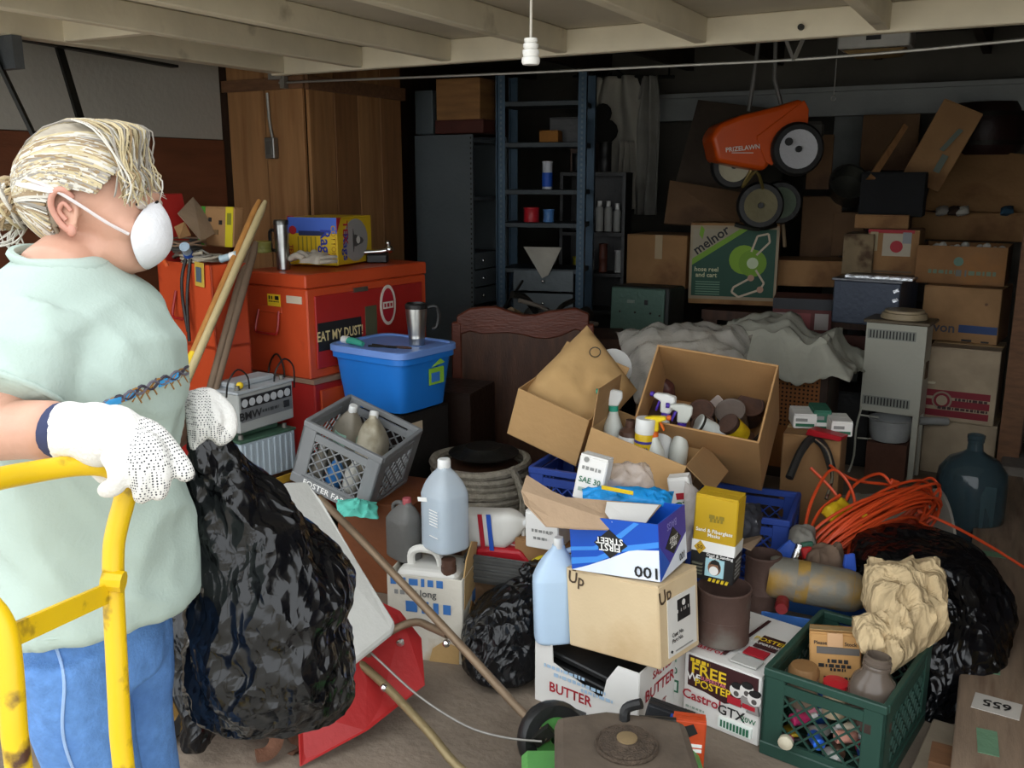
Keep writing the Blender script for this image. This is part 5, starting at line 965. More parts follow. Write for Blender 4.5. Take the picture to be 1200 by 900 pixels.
garment('hanging_jacket', 'limp grey jacket hanging beside the printed shirt', 764, 90, 6.76, .2, 1.0, mat('grey_jacket', '98958c', .95, var=.15), 4)
garment('hanging_cloth', 'long pale cloth strip hanging below the printed shirt', 738, 165, 6.68, .13, .5, GAR, 7)
# scrap iron heap
c = P(632, 385, 5.0)
closed_box('scrap_bin', 'dark wooden bin under the scrap iron heap', (.7, .4, .72), (c.x-.02, c.y+.32, 0), (0, 0, 22), WOODD, tape=False)
for i, (a, b_, r, m_, lb) in enumerate(((((572, 388), (612, 330)), 0, .02, BLK, 'black flat blade sticking out of the scrap heap'), (((608, 352), (664, 378)), 0, .012, mat('dull_pipe', '8d8478', .5, .5), 'bent grey pipe lying over the scrap heap'), (((640, 388), (672, 352)), 0, .014, DKMET, 'dark iron bar leaning on the bent pipe'), (((652, 372), (700, 380)), 0, .012, mat('dull_pipe', '8d8478'), 'short grey pipe end in the scrap heap'), (((598, 366), (622, 388)), 0, .03, mat('tan_handle', '7d6a50', .7), 'thick tan wooden handle in the scrap heap'), (((600, 345), (632, 372)), 0, .02, DKMET, 'dark iron bracket in the scrap heap'))):
    p, q = P(*a[0], 4.9), P(*a[1], 5.05); mid = (p+q)/2+Vector((0, 0, .02*(i % 3)))
    tag(B().tube(crom([p-p, mid-p, q-p], 4), r, 8, flatk=.4 if i == 0 else 1).obj('scrap_part', m_, None, smooth=1, loc=p), lb, 'scrap')
for i in range(6):
    p = P(585+i*20, 384-(i % 3)*7, 5.05)
    tag(B().lathe([(.03, -.03), (.05, -.02), (.05, .02), (.03, .03)], 14, rotm((40*i, 25*i, 0))).obj('machine_part', DKMET, None, smooth=30, loc=p), ['dark toothed machine part', 'black bearing housing', 'dull iron hub', 'small dark pulley', 'greasy gear blank', 'dark flange ring'][i]+' in the scrap heap', 'scrap')
cc_ = closed_box('white_topped_carton', 'grey carton with a white paper label on its top, before the scrap heap', (.42, .3, .74), P(625, 412, 4.8)*1, (0, 0, 24), mat('grey_carton', '6a6862', .8), tape=False); cc_.location = (cc_.location.x, cc_.location.y+.1, 0)
f = Face(cc_, (.42, .3, .744), 'T'); f.rect(.35, .0, .85, .75, flat('c6c6c6'), 'label')
# sage green cabinet
SG = mat('sage_green_steel', '4f6a5e', .5, .2, var=.08, sc=4)
gcb = thing('welder_cabinet', 'sage green steel machine cabinet with a dark case', 'machine', (-2.06, 5.45, .49), (-3, 0, 0))
B().box((0, .02, .22), (.38, .3, .44)).obj('case', mat('dark_grey_case', '2a2c2a', .6), gcb, bev=.02, seg=2); B().box((-.01, -.14, .22), (.35, .02, .42)).obj('front_plate', SG, gcb, bev=.015, seg=2)
B().tube([(-.06, -.152, .06), (-.06, -.152, .16), (.0, -.152, .16), (.0, -.152, .06)], .004, 5, closed=True).obj('hatch_seam', DKMET, gcb)
for x, z in ((-.12, .28), (-.02, .28), (.08, .28), (.14, .27)): B().cyl((x, -.148, z), (x, -.156, z), .007, n=8).obj('bolt', DKMET, gcb)
B().box((-.05, -.152, .345), (.05, .004, .018)).obj('nameplate', mat('dull_nameplate', '6d7a70', .5), gcb); B().box((.05, -.155, .345), (.02, .012, .03)).obj('switch', BLK, gcb)
closed_box('black_stand', 'black stand under the sage green machine cabinet', (.4, .34, .48), (-2.06, 5.47, 0), (0, 0, 0), BLK, tape=False)
# ---------------------------------------------------------------- workbench and the heap of cartons behind
wk = thing('workbench', 'old dark timber workbench buried under cartons at the rear', 'workbench', (-1.13, 6.25, 0))
B().box((0, 0, .74), (1.3, 1.1, .06)).obj('top', WOODD, wk)
for x in (-.6, .6):
    for y in (-.48, .48): B().box((x, y, .355), (.09, .09, .71)).obj('leg', WOODD, wk)
B().box((0, -.5, .6), (1.26, .03, .14)).obj('apron', REDW, wk)
def pbox(name, lb, x0, y0, x1, y1, d, dep, m, yaw=None, tilt=(0, 0), h=None, tape=False, opn=None, flaps=()):
    """carton whose front face spans the photo rectangle at distance d"""
    w = S(x1-x0, d)/math.cos(R(29-(yaw if yaw is not None else 15)))*.98; hh_ = S(y1-y0, d)*1.0 if h is None else h
    p = P((x0+x1)/2, y1, d); yw = 15 if yaw is None else yaw
    loc = p+rotm((0, 0, yw)).to_3x3() @ Vector((0, dep/2, 0))
    if opn is not None: return open_box(name, lb, (w, dep, hh_), loc, (tilt[0], tilt[1], yw), m, flaps=flaps), (w, dep, hh_)
    return closed_box(name, lb, (w, dep, hh_), loc, (tilt[0], tilt[1], yw), m, tape=tape), (w, dep, hh_)
ml, md = pbox('hose_reel_carton', 'green and white carton showing a lime green hose reel cart', 808, 263, 905, 357, 5.85, .22, K3, yaw=11)
f = Face(ml, md, 'F'); DG = flat('1b4a38'); f.rect(.0, .06, 1, .97, flat('9a8a70')); f.rect(.03, .1, .97, .93, DG); f.poly([(.03, .93), (.62, .93), (.03, .5)], flat('9a907a')); f.poly([(.03, .56), (.03, .48), (.66, .93), (.56, .93)], flat('75a028'))
f.text('melnor', .24, .79, .085, BK, 36); f.poly([(.1, .86), (.14, .8), (.16, .92), (.12, .97)], flat('75a028')); LG = flat('7fa826'); f.disc(.62, .56, .09, LG); f.disc(.72, .52, .085, flat('719a22')); f.disc(.72, .52, .035, flat('c9d6b0')); f.text('hose reel', .2, .43, .04, flat('c9c9a0')); f.text('and cart', .2, .36, .04, flat('c9c9a0'))
for i in range(6): f.rect(.08, .12+i*.03, .36, .13+i*.03, flat('6f9078'))
def fline(f, pts, m, w=.006):
    for (a, b_), (c, d) in zip(pts, pts[1:]):
        dx, dy = (c-a)*f.w, (d-b_)*f.h; l = math.hypot(dx, dy); nx, ny = -dy/l*w/f.w, dx/l*w/f.h
        f.poly([(a-nx, b_-ny), (c-nx, d-ny), (c+nx, d+ny), (a+nx, b_+ny)], m, 'printed_line')
fline(f, [(.7, .66), (.76, .85), (.88, .88), (.9, .78), (.76, .62)], flat('c9b9a0')); fline(f, [(.76, .44), (.86, .28), (.82, .2), (.58, .1), (.5, .16), (.52, .22), (.74, .36)], flat('c9b9a0')); f.disc(.82, .2, .02, flat('b9907a')); f.disc(.71, .34, .02, flat('b9907a'))
bl_, bdm = pbox('taped_carton', 'brown carton with a pale tape strip beside the hose reel carton', 735, 276, 800, 337, 6.1, .36, K3, yaw=-2); f = Face(bl_, bdm, 'F'); f.rect(.48, .55, .6, 1, flat('b09a78'), 'tape_strip')
tag(B().box((0, 0, .44), (.44, .36, .88)).obj('storage_chest', mat('dark_trunk_board', '241d18', .8), None, loc=Vector((bl_.location.x, bl_.location.y, 0)), rot=(0, 0, -8)), 'dark trunk under the taped carton', 'trunk')
scrap('flattened_carton', 'large dull flattened carton leaning behind the spreader', 'cardboard', [(782, 250, 6.3), (818, 118, 6.5), (905, 128, 6.4), (880, 262, 6.2)], 0, .02, mat('dull_flat_board', '4d4238', .95, var=.15))
scrap('flattened_carton', 'lighter brown cardboard sheet under the leaning flattened carton', 'cardboard', [(778, 262, 6.1), (785, 212, 6.15), (868, 226, 6.1), (866, 268, 6.0)], 0, .02, K5)
# orange spreader hung from the joists
SPO = mat('orange_hopper_plastic', 'c24a0c', .35, var=.06, bump=.02)
c = P(885, 172, 5.3)
sd2 = thing('lawn_spreader', 'orange lawn spreader with white-hubbed wheels hung from the joists', 'spreader', c, (0, 0, 29))
k = 5.3/F
def hop(pts, t, y): return B().prism([(x*k, z*k) for x, z in pts], t, Matrix.Translation((0, y, 0)))
ho = B()
outl = [((-58, 12), (-52, 22), (-20, 38), (45, 54)), ((-57, -4), (-12, 16), (12, 30), (50, 40)), ((-50, -18), (-8, -14), (15, -20), (52, 10))]
side = [(-58, 10), (-50, 24), (-25, 34), (10, 42), (42, 52), (50, 40), (52, 22), (35, 8), (18, -8), (5, -28), (-20, -24), (-50, -18)]
ho.prism([(x*k, z*k) for x, z in side], .3)
ho.obj('hopper', SPO, sd2, bev=.025, seg=3, smooth=40)
B().prism([(x*k, z*k) for x, z in ((-8, 10), (44, 50), (50, 40), (50, 18), (30, 10), (12, -22), (4, -18))], .012).obj('side_flare', SPO, sd2, loc=(0, -.158, 0), bev=.004)
f = Face(sd2, (.5, .326, .2), 'F', (0, 0, -.1)); f.text('PRIZELAWN', .28, .43, .035, flat('d8cfc4'), 6); f.rect(.16, .3, .4, .32, flat('d8cfc4'))
def wheel(par, c, r, w, hubm, rot=(90, 0, 0), hub=.66, holes=False, spoke=False):
    mx = Matrix.Translation(c) @ rotm(rot)
    wh = B().lathe([(r*hub, -w/2), (r*.9, -w/2), (r*.98, -w*.3), (r, 0), (r*.98, w*.3), (r*.9, w/2), (r*hub, w/2), (r*hub, -w/2)], 28, mx, cap=False).obj('tyre', BLK, par, smooth=40)
    B().lathe([(0, -w*.4), (r*.2, -w*.42), (r*.22, -w*.3), (r*(hub-.08), -w*.3), (r*(hub+.01), -w*.45), (r*(hub+.01), w*.45), (0, w*.3)], 24, mx).obj('hub', hubm, wh, smooth=35)
    B().lathe([(0, -.012), (r*.12, -.012), (r*.12, .012), (0, .012)], 12, Matrix.Translation(c) @ rotm(rot) @ Matrix.Translation((0, 0, w*.42))).obj('axle_cap', BLK, wh, smooth=35)
    return wh
HUBW = mat('dull_white_hub', 'b3b3b6', .5, var=.05); HUBK = mat('khaki_hub', '6f6748', .6, var=.15)
wh = wheel(sd2, (37*k, -.2, -4*k), 30*k, .06, HUBW, hub=.72); B().lathe([(0, 0), (.022, 0), (.022, .01), (0, .01)], 12, Matrix.Translation((25*k, -.232, 4*k)) @ rotm((90, 0, 0))).obj('hub_hole', BLK, wh)
wheel(sd2, (-22*k, .06, -22*k), 27*k, .06, mat('cream_hub', '9a9680', .6), hub=.68)
B().tube(crom([(0, 0, -20*k), (-12*k, 0, -46*k), (0, -.05, -28*k), (12*k, 0, -48*k)], 3), .01, 6).obj('gear_frame', mat('brass_tube', '7a6a3a', .5, .5), sd2, smooth=1)
B().box((62*k, .02, 18*k), (.13, .2, .1)).obj('gear_box', mat('dull_gear_case', '4a4742', .7), sd2, bev=.02)
for x in (-10*k, 30*k): B().tube([(x, 0, 40*k), (x*.6, 0, 75*k), (x*.4+.02, 0, ZC-c.z-.05)], .012, 6).obj('hanging_strap', mat('grey_strap', '6a6864', .7), sd2)
c = P(890, 240, 5.6)
cw_ = thing('old_mower_reel', 'pair of old khaki-hubbed wheels on an axle, on top of the hose reel carton', 'wheels', c, (0, 0, 24)); kk = 5.6/F
wheel(cw_, (-4*kk, -.14, 0), 27*kk, .06, HUBK, hub=.7); wheel(cw_, (26*kk, .08, 2*kk), 26*kk, .06, mat('green_hub', '5a6a55', .6), hub=.7)
B().tube([(-4*kk, -.14, 0), (26*kk, .08, 2*kk)], .012, 8).obj('axle', DKMET, cw_); B().tube(crom([(-30*kk, -.1, -22*kk), (-5*kk, -.12, -27*kk), (20*kk, 0, -24*kk)], 3), .014, 6).obj('frame', DKMET, cw_, smooth=1); B().tube([(28*kk, .08, 0), (36*kk, .1, -50*kk)], .012, 6).obj('handle_tube', mat('tan_handle', '7d6a50'), cw_)
# cartons above and around the workbench
pbox('carton', 'narrow brown carton standing behind the spreader wheel', 945, 160, 972, 222, 6.0, .2, K5, yaw=10)
pbox('carton', 'dull brown carton stacked behind the old wheels', 938, 232, 980, 306, 6.1, .3, K5, yaw=10)
pbox('carton', 'low brown carton with a pale top edge beside the hose reel carton', 912, 306, 988, 336, 5.8, .35, K3, yaw=12)
gb, gd_ = pbox('paint_set', 'grey-lidded box with red and white panels beside the cloth heap', 906, 350, 970, 392, 5.5, .3, mat('dull_red_box', '6a3a38', .7), yaw=10); f = Face(gb, gd_, 'F'); f.rect(.05, .15, .3, .6, flat('a9a09a')); f.rect(.4, .15, .65, .6, flat('8d4a4a')); f.rect(.72, .15, .95, .6, flat('a9a09a')); f.rect(0, .7, 1, 1, flat('3a3c40'))
pbox('carton', 'dim carton behind the bread box', 975, 250, 1008, 300, 6.0, .3, K5, yaw=8)
rb, rbd = pbox('printed_carton', 'aged carton with a red disc label, standing beside the tall stack', 1018, 270, 1068, 325, 5.45, .3, K3, yaw=0); f = Face(rb, rbd, 'F'); f.rect(.3, .45, .85, .92, flat('b3a893')); f.disc(.57, .65, .035, RD); f.rect(.0, .93, .9, 1, RD); f.rect(.68, .72, .85, .95, flat('8c8f92')); f.rect(.05, .55, .2, .95, flat('a89a78')); f.rect(.05, .1, .9, .14, flat('6f5a40'))
pb, pbd = pbox('torn_carton', 'torn pale carton with dark stains beside the red disc carton', 988, 275, 1018, 322, 5.5, .3, mat('torn_pale_board', '8a785c', .9, stain='54402f', sam=.42, ssc=8), yaw=0)
closed_box('carton', 'brown carton lying on the red disc carton', (.3, .3, .08), P(1030, 268, 5.5)+Vector((0, .15, 0)), (0, 0, 4), K3, tape=False)
bb_ = thing('steel_bin', 'blue-grey steel file bin with bright metal strips on its lid', 'bin', (-.739, 5.612, .785), (0, 0, -7.5))
B().box((0, 0, .12), (.36, .39, .24)).obj('bin', mat('blue_grey_enamel', '454d5c', .5, .2, var=.06), bb_, bev=.006); B().box((0, 0, .246), (.38, .41, .014)).obj('lid', mat('lid_metal', '6e7074', .4, .6), bb_, bev=.003)
for i in range(3): tag(B().box((0, 0, .008), (.36, .02, .012)).obj('metal_strip', mat('bright_strip', 'b9bcc0', .25, .9), None, loc=Vector((-.71, 5.45+i*.035, .785+.253)), rot=(0, 0, -7.5)), 'bright metal strip lying along the '+['front edge', 'middle', 'rear half'][i]+' of the steel bin lid', 'strip', 'metal strips on the steel bin')
for i in range(4): B().box((.16, -.2, .05+i*.05), (.03, .012, .018), (0, -25, 0)).obj('louvre', mat('bright_strip', 'b9bcc0'), bb_)
# the tall stack
def stk(name, lb, dims, loc, yaw, m, **k): return closed_box(name, lb, dims, loc, (0, 0, yaw), m, **k)
stk('carton', 'plain pale carton at the foot of the tall stack', (.36, .35, .3), (-.22, 5.56, 0), -2, mat('pale_old_board', 'a3927a', .85))
rs = stk('striped_carton', 'carton with dark red stripes and a round crest, low in the tall stack', (.345, .347, .40), (-.233, 5.54, .302), -2.6, mat('pale_old_board', 'a3927a'))
f = Face(rs, (.345, .347, .40), 'F'); CRM = flat('7a1424')
for z in (.06, .2, .33): f.rect(.02, z, .92, z+.09, CRM, 'stripe')
f.disc(.25, .28, .05, flat('8d7d6a')); f.disc(.25, .28, .04, CRM); f.disc(.25, .28, .028, flat('a3927a')); words(f, .66, .31, .45, .016, flat('3a2420'), 3); words(f, .55, .18, .7, .016, flat('3a2420'), 5)
av = stk('lettered_carton', 'tan carton with dark lettering and a blue stripe in the tall stack', (.39, .349, .30), (-.272, 5.75, .704), -7, mat('tan_old_board', '9a7650', .85))
f = Face(av, (.39, .349, .30), 'F'); f.text('Avon', .25, .24, .075, flat('4a4a52')); f.rect(.5, .18, .99, .32, flat('27406e'), 'stripe'); f.rect(.55, .02, .68, .06, BK); f.rect(.8, .02, .9, .05, BK); f.disc(.82, .72, .008, flat('6a4a30'))
cn_ = open_box('open_carton', 'open brown carton with a faded teal emblem, full of white odds and ends', (.455, .397, .21), (-.317, 5.9, 1.006), (0, 0, -2.5), mat('brown_old_board', '8a6440', .9, var=.15, stain='9c6a3a', sam=.35))
f = Face(cn_, (.455, .397, .21), 'F'); f.disc(.48, .6, .025, flat('5a7a6a')); words(f, .3, .32, .3, .025, flat('6a7a62'), 3); words(f, .52, .3, .12, .045, flat('6a6a62'), 4); words(f, .75, .31, .3, .025, flat('6a7a62'), 6)
for i in range(11):
    p = Vector((-.5+i*.037, 5.74+.06*(i % 2), 1.19+.012*(i % 3)))
    lathe_thing('white_scrap', 'small white scrap piled in the open brown carton', 'scrap', p, ((i*31) % 90, (i*47) % 60, 0), [('wrap', mat('white_tissue', 'a9a79f', .9, var=.25, sc=30), [(.0, -.02), (.022, -.012), (.02, .012), (.008, .024), (0, .026)])], group='white scraps in the open carton', n=9)
ot, _ = pbox('open_carton', 'brown carton with its lid raised, behind the white odds and ends', 1078, 250, 1190, 282, 5.9, .35, K3, yaw=0)
fl_ = scrap('cardboard_sheet', 'large brown cardboard sheet standing upright above the tall stack', 'cardboard', [(1082, 246, 5.95), (1103, 172, 6.1), (1215, 183, 5.9), (1205, 250, 5.8)], 0, .012, K3)
for i, (x, cc, lb) in enumerate(((1104, 'a9a49a', 'white crumpled packet on the raised-lid carton'), (1118, '3a2a20', 'dark brown packet on the raised-lid carton'), (1128, 'c9c4b8', 'bright white packet on the raised-lid carton'), (1180, '3a5a70', 'dull blue packet at the end of the raised-lid carton'))):
    b, c = crumple([P(x-7, 244, 5.8), P(x+7, 243, 5.85), P(x+8, 250, 5.75), P(x-8, 251, 5.72)], .04, .008, i, 30, 10); tag(b.obj('packet', mat('pk_'+cc, cc, .8), None, smooth=60, loc=c), lb, 'packet')
tbx = closed_box('tilted_carton', 'brown carton with a faded teal print balancing on its edge', (.24, .26, .5), P(1068, 216, 5.6)+Vector((.02, .28, .0)), (0, 24, 5), K3); f = Face(tbx, (.24, .3, .5), 'F'); f.poly([(.5, .45), (.62, .45), (.78, .75), (.66, .75)], flat('5a6558')); f.rect(.62, .2, .78, .42, flat('5a6558'))
scrap('timber_lath', 'pale tan lath leaning beside the tilted carton', 'timber', [(1016, 209, 5.55), (1058, 146, 5.7), (1063, 150, 5.7), (1024, 211, 5.55)], 0, .03, WOOD)
closed_box('black_case', 'black case standing on the small cartons by the tall stack', (.36, .3, .26), P(1041, 254, 5.55)+Vector((0, .15, 0)), (0, 0, 3), mat('black_fabric', '131416', .85), tape=False)
lathe_thing('chrome_pot', 'dull metal cooking pot lying by the black case', 'pot', P(990, 226, 6.05), (60, 0, 20), [('body', mat('dull_pot', '56564f', .35, .7), [(.1, 0), (.12, .02), (.12, .14), (.125, .15), (.11, .15), (.11, .03), (0, .02)])])
lathe_thing('dark_keg', 'dark maroon ribbed keg on top of the tall stack', 'keg', P(1152, 182, 6.12), (0, 0, 0), [('body', mat('dark_maroon_wood', '2a1513', .45, var=.25, sc=4), [(.19, 0), (.22, .05), (.235, .14), (.235, .2), (.22, .29), (.2, .33), (0, .33)]), ('hoop', DKMET, [(.226, .06), (.231, .09)]), ('hoop', DKMET, [(.231, .24), (.226, .27)])], n=28)
scrap('cardboard_scrap', 'brown cardboard peak rising behind the maroon keg', 'cardboard', [(1120, 126, 6.3), (1165, 112, 6.4), (1182, 130, 6.3)], 0, .01, K5)
closed_box('carton', 'dark carton behind the tilted carton', (.35, .3, .36), P(1040, 200, 6.3), (0, 0, 6), K5)
# right edge: post and junk shelf
tag(B().box((0, 0, 1.0), (.1, .1, 2.0)).obj('timber_post', WOODB, None, loc=(PZ(1180, 540, 0).x+.0, 5.3, 0)), 'dark rough timber post at the right of the tall stack', 'post')
tag(B().box((0, 0, .09), (.3, .3, .18)).obj('concrete_block', mat('concrete_block', '6f6860', .95, bump=.4), None, loc=(.14, 5.2, 0), bev=.008), 'grey concrete block beside the timber post', 'block')
jk = thing('junk_rack', 'dark rack of dusty junk at the right edge beyond the post', 'rack', (.2, 5.65, 0))
for z in (.3, .75, 1.2): B().box((0, 0, z), (.3, .5, .025)).obj('shelf', WOODD, jk)
for x in (-.14, .14):
    for y in (-.24, .24): B().box((x, y, .65), (.03, .03, 1.3)).obj('post', WOODD, jk)
for i, (z, cc, lb) in enumerate(((.32, '8a8378', 'dusty cream cup on the junk rack'), (.77, '5a4a3a', 'dark brown jar on the junk rack'), (1.22, '4a4f50', 'grey-blue tin on the junk rack'), (.77, '6a5f4c', 'tan tin beside the brown jar on the junk rack'))):
    can('rack_tin', lb, (.09+.1*(i == 3), 5.44, z), .045, .11, mat('rk_'+cc, cc, .6))
# gas heater with basin
HT = mat('ivory_enamel', 'b3b2a4', .42, var=.05, sc=3); HT2 = mat('grey_enamel_side', '8d8f86', .45)
ht = thing('gas_heater', 'ivory enamelled heater on legs with slotted vents', 'heater', (-.553, 5.255, 0), (0, 0, -5.8))
hw, hd_, hz0, hz1 = .3, .2, .36, .84
B().prism([(-hw/2, -hd_/2), (hw/2-.04, -hd_/2-.0), (hw/2, -hd_/2+.05), (hw/2, hd_/2), (-hw/2, hd_/2)], hz1-hz0, Matrix.Translation((0, 0, (hz0+hz1)/2)) @ rotm((-90, 0, 0)) @ Matrix.Diagonal((1, 1, -1, 1))).obj('body', HT, ht)
B().box((0, 0, hz1+.008), (hw+.03, hd_+.03, .018)).obj('top_plate', mat('brown_enamel', '5f5340', .5), ht, bev=.004)
for z in (hz1-.06, hz0+.06):
    B().box((-.02, -hd_/2-.003, z), (hw-.06, .004, .05)).obj('vent_panel', HT2, ht)
    for i in range(14): B().box((-.125+i*.0165, -hd_/2-.006, z), (.006, .004, .04)).obj('vent_slot', BLK, ht)
B().box((hw/2-.02, -hd_/2+.04, .19), (.03, .03, .38)).obj('leg', HT, ht); B().box((hw/2-.02, hd_/2-.04, .19), (.03, .03, .38)).obj('leg', HT, ht)
B().tube(crom([(-hw/2+.01, -hd_/2, .38), (-hw/2-.01, -hd_/2, .25), (-hw/2-.01, -hd_/2, .1), (-hw/2-.03, -hd_/2, 0)], 3), .006, 6).obj('leg', HT, ht); B().tube([(-hw/2+.01, hd_/2, .38), (-hw/2, hd_/2, 0)], .006, 6).obj('leg', HT, ht)
B().tube([(-hw/2, -hd_/2, .33), (-.05, -hd_/2, .33)], .005, 6).obj('rail', HT, ht); B().tube([(-hw/2, -hd_/2, .2), (-.05, -hd_/2+.03, .2)], .005, 6).obj('rail', HT, ht)
B().box((hw/2+.002, -.02, .6), (.004, .06, .09)).obj('side_grille', mat('rust_patch', '5a4632', .8), ht)
lathe_thing('enamel_dish', 'cream enamel dish upside down on the heater top', 'dish', (-.54, 5.25, .86), (0, 0, 0), [('dish', mat('cream_enamel', 'a8977a', .5), [(.115, 0), (.118, .006), (.11, .03), (.1, .034), (.098, .045), (0, .047)])], n=28)
lathe_thing('enamel_basin', 'grey-white enamel basin under the heater', 'basin', (-.555, 5.2, .2), (0, 0, 0), [('bowl', mat('grey_white_enamel', '9a9c9a', .4), [(.065, 0), (.095, .01), (.105, .05), (.11, .12), (.118, .125), (.105, .13), (.098, .05), (0, .02)])], n=28)
tag(B().box((0, 0, .1), (.2, .16, .2)).obj('brick_stack', mat('old_brick', '5a3a2c', .9, bump=.3), None, loc=(-.555, 5.2, 0)), 'brown brick block under the enamel basin', 'block')
tag(B().tube(crom([P(1086, 448, 5.0), P(1098, 448, 5.0), P(1104, 444, 5.0), P(1106, 452, 5.0), P(1112, 450, 5.0)], 3), .008, 6).obj('cream_valve', mat('cream_plastic', 'd2c9b0'), None, smooth=1), 'small cream valve handle on the heater side', 'valve')
tag(B().tube([P(1076, 493, 4.98), P(1110, 494, 5.0)], .022, 10).obj('white_tube', mat('grey_white_enamel', '9a9c9a'), None, smooth=1), 'short white tube lying beside the enamel basin', 'tube')
# speaker cabinet under a cloth heap
sp_ = thing('speaker_cabinet', 'orange-brown cabinet with a perforated front under the cloth heap', 'speaker', (-1.03, 5.03, 0), (0, 0, -2))
B().box((0, 0, .34), (.4, .28, .68)).obj('cabinet', mat('dark_cabinet_wood', '3a2a20', .5), sp_, bev=.004); B().box((-.02, -.142, .36), (.36, .006, .6)).obj('front_board', mat('orange_pegboard', '8a5528', .7, var=.08), sp_)
pe = B()
for i in range(16):
    for j in range(16): pe.cyl((-.185+i*.022, -.1455, .3+j*.022), (-.185+i*.022, -.147, .3+j*.022), .006, n=6)
pe.obj('perforation', mat('hole_dark', '2a1a10', .9), sp_)['kind'] = 'stuff'
CLO = mat('pale_dust_sheet', 'b6b5a6', .95, var=.1, sc=5, bump=.2, bs=30)
c0 = Vector((-1.08, 5.06, .68))
def heap(u, v):
    x, y = (u-.5)*.92-.06, (v-.5)*.62; r = max(abs(x+.06)/.30, abs(y)/.2)
    z = .03+.11*math.exp(-((x+.08)/.2)**2-(y/.2)**2)+.05*rdg((x, y, 2), 4.5)+.03*rdg((x, y, 7), 9)
    if r > 1: z -= min((r-1)*.28, .2 if y < 0 else .3); 
    return (x*(1 if r < 1 else .94), y*(1 if r < 1 else .9), z)
o = B().grid(60, 46, heap).obj('dust_sheet', CLO, None, smooth=60, loc=c0, rot=(0, 0, -2), thick=.006); tag(o, 'pale dust sheet heaped over the perforated cabinet', 'cloth')
# clear plastic sack with white filling behind the tipped box
b, c = crumple([P(722, 388, 4.4), P(882, 392, 4.4), P(870, 440, 4.1), P(745, 475, 4.0)], .22, .03, 31, 8, 34); tag(b.obj('plastic_sack', mat('milky_film', 'c6c1b8', .22, var=.1, bump=.5, bs=30, alpha=.55), None, smooth=50, loc=c), 'clear plastic sack of white stuffing behind the tipped box of cans', 'sack')
b, c2 = crumple([P(745, 395, 4.4), P(860, 400, 4.38), P(855, 432, 4.15), P(760, 450, 4.1)], .14, .03, 33, 9, 26); tag(b.obj('white_stuffing', mat('white_wadding', 'd9d0bf', .95, var=.12, sc=14), None, smooth=60, loc=c2), 'white wadding inside the clear plastic sack', 'wadding')
closed_box('carton', 'brown carton under the clear plastic sack', (.5, .4, .6), (c.x, c.y+.08, 0), (0, 0, 20), K5)
closed_box('black_box', 'black box in the gap between the perforated cabinet and the heater', (.22, .3, .42), P(1000, 470, 5.3)*1, (0, 0, 0), BLK, tape=False).location.z = 0  # plain black box filling the gap
# ---------------------------------------------------------------- tiller, mower, handles, grey board
REDT = mat('worn_red_paint', 'a01f1f', .45, var=.12, sc=4, bump=.08, stain='7d2a22', sam=.33, ssc=4)
RSTB = mat('rusty_steel', '5f3f2e', .85, .2, var=.25, sc=14, bump=.4)
tl = thing('garden_tiller', 'red garden tiller with a gold-rimmed wheel and rusty tines', 'tiller', PZ(250, 860, 0)); tb0 = Vector(tl.location)
def T_(x, y, d): return P(x, y, d)-tb0
wc_ = T_(178, 822, 2.64); wc_.z = .135
wheel(tl, wc_, .135, .09, mat('gold_rim', '9a7d4a', .3, .8, var=.15), rot=(90, 0, 29+12), hub=.62)
wc2 = wc_+FH*.42; wheel(tl, wc2, .135, .09, mat('gold_rim', '9a7d4a'), rot=(90, 0, 41), hub=.62)
B().tube([wc_, wc2], .015, 8).obj('axle', DKMET, tl)
e0 = T_(262, 790, 2.75); B().box((e0.x, e0.y, .34), (.34, .3, .2), (0, 0, 29)).obj('engine', mat('engine_grey', '3a3937', .6, .3, var=.2), tl, bev=.03, seg=2); B().box((e0.x, e0.y, .2), (.4, .16, .12), (0, 0, 29)).obj('gear_case', REDT, tl, bev=.015)
B().slab([T_(186, 705, 2.7), T_(199, 700, 2.7), T_(199, 735, 2.7), T_(188, 732, 2.7)], .03).obj('handle_bracket', REDT, tl)
sh = [(352, 898, 2.54), (349, 833, 2.58), (372, 795, 2.66), (432, 699, 2.86), (468, 716, 2.9), (493, 748, 2.88), (497, 803, 2.78), (430, 856, 2.64)]
B().slab([T_(*q) for q in sh], .006).obj('tine_shield', REDT, tl)
B().tube([T_(350, 834, 2.57), T_(372, 795, 2.65), T_(432, 700, 2.85)], .006, 6).obj('shield_rim', REDT, tl); q = T_(470, 750, 2.84); B().lathe([(0, 0), (.012, 0), (.012, .008), (0, .01)], 10, Matrix.Translation(q-FH*.012) @ rotm((90, 0, 29))).obj('shield_bolt', CHROME, tl)
br = T_(312, 848, 2.62); B().prism([(-.07, -.03), (.03, -.035), (.06, -.01), (.06, .04), (-.03, .05), (-.07, .02)], .05, Matrix.Translation(br) @ rotm((0, 0, 29))).obj('tine_hub', REDT, tl, bev=.006)
B().lathe([(.01, 0), (.017, 0), (.017, .012), (.01, .012)], 14, Matrix.Translation(br-FH*.03+RT*-.02+Vector((0, 0, .02))) @ rotm((90, 0, 29))).obj('hub_ring', DKMET, tl)
def tine(pts): return B().tube([T_(*p) for p in crom([Vector(p) for p in pts], 4)], [.022]*3+[.021]*20, 6, flatk=.3) if False else B().tube([P(p.x, p.y, p.z)-tb0 for p in crom([Vector(p) for p in pts], 4)], .02, 6, flatk=.3)
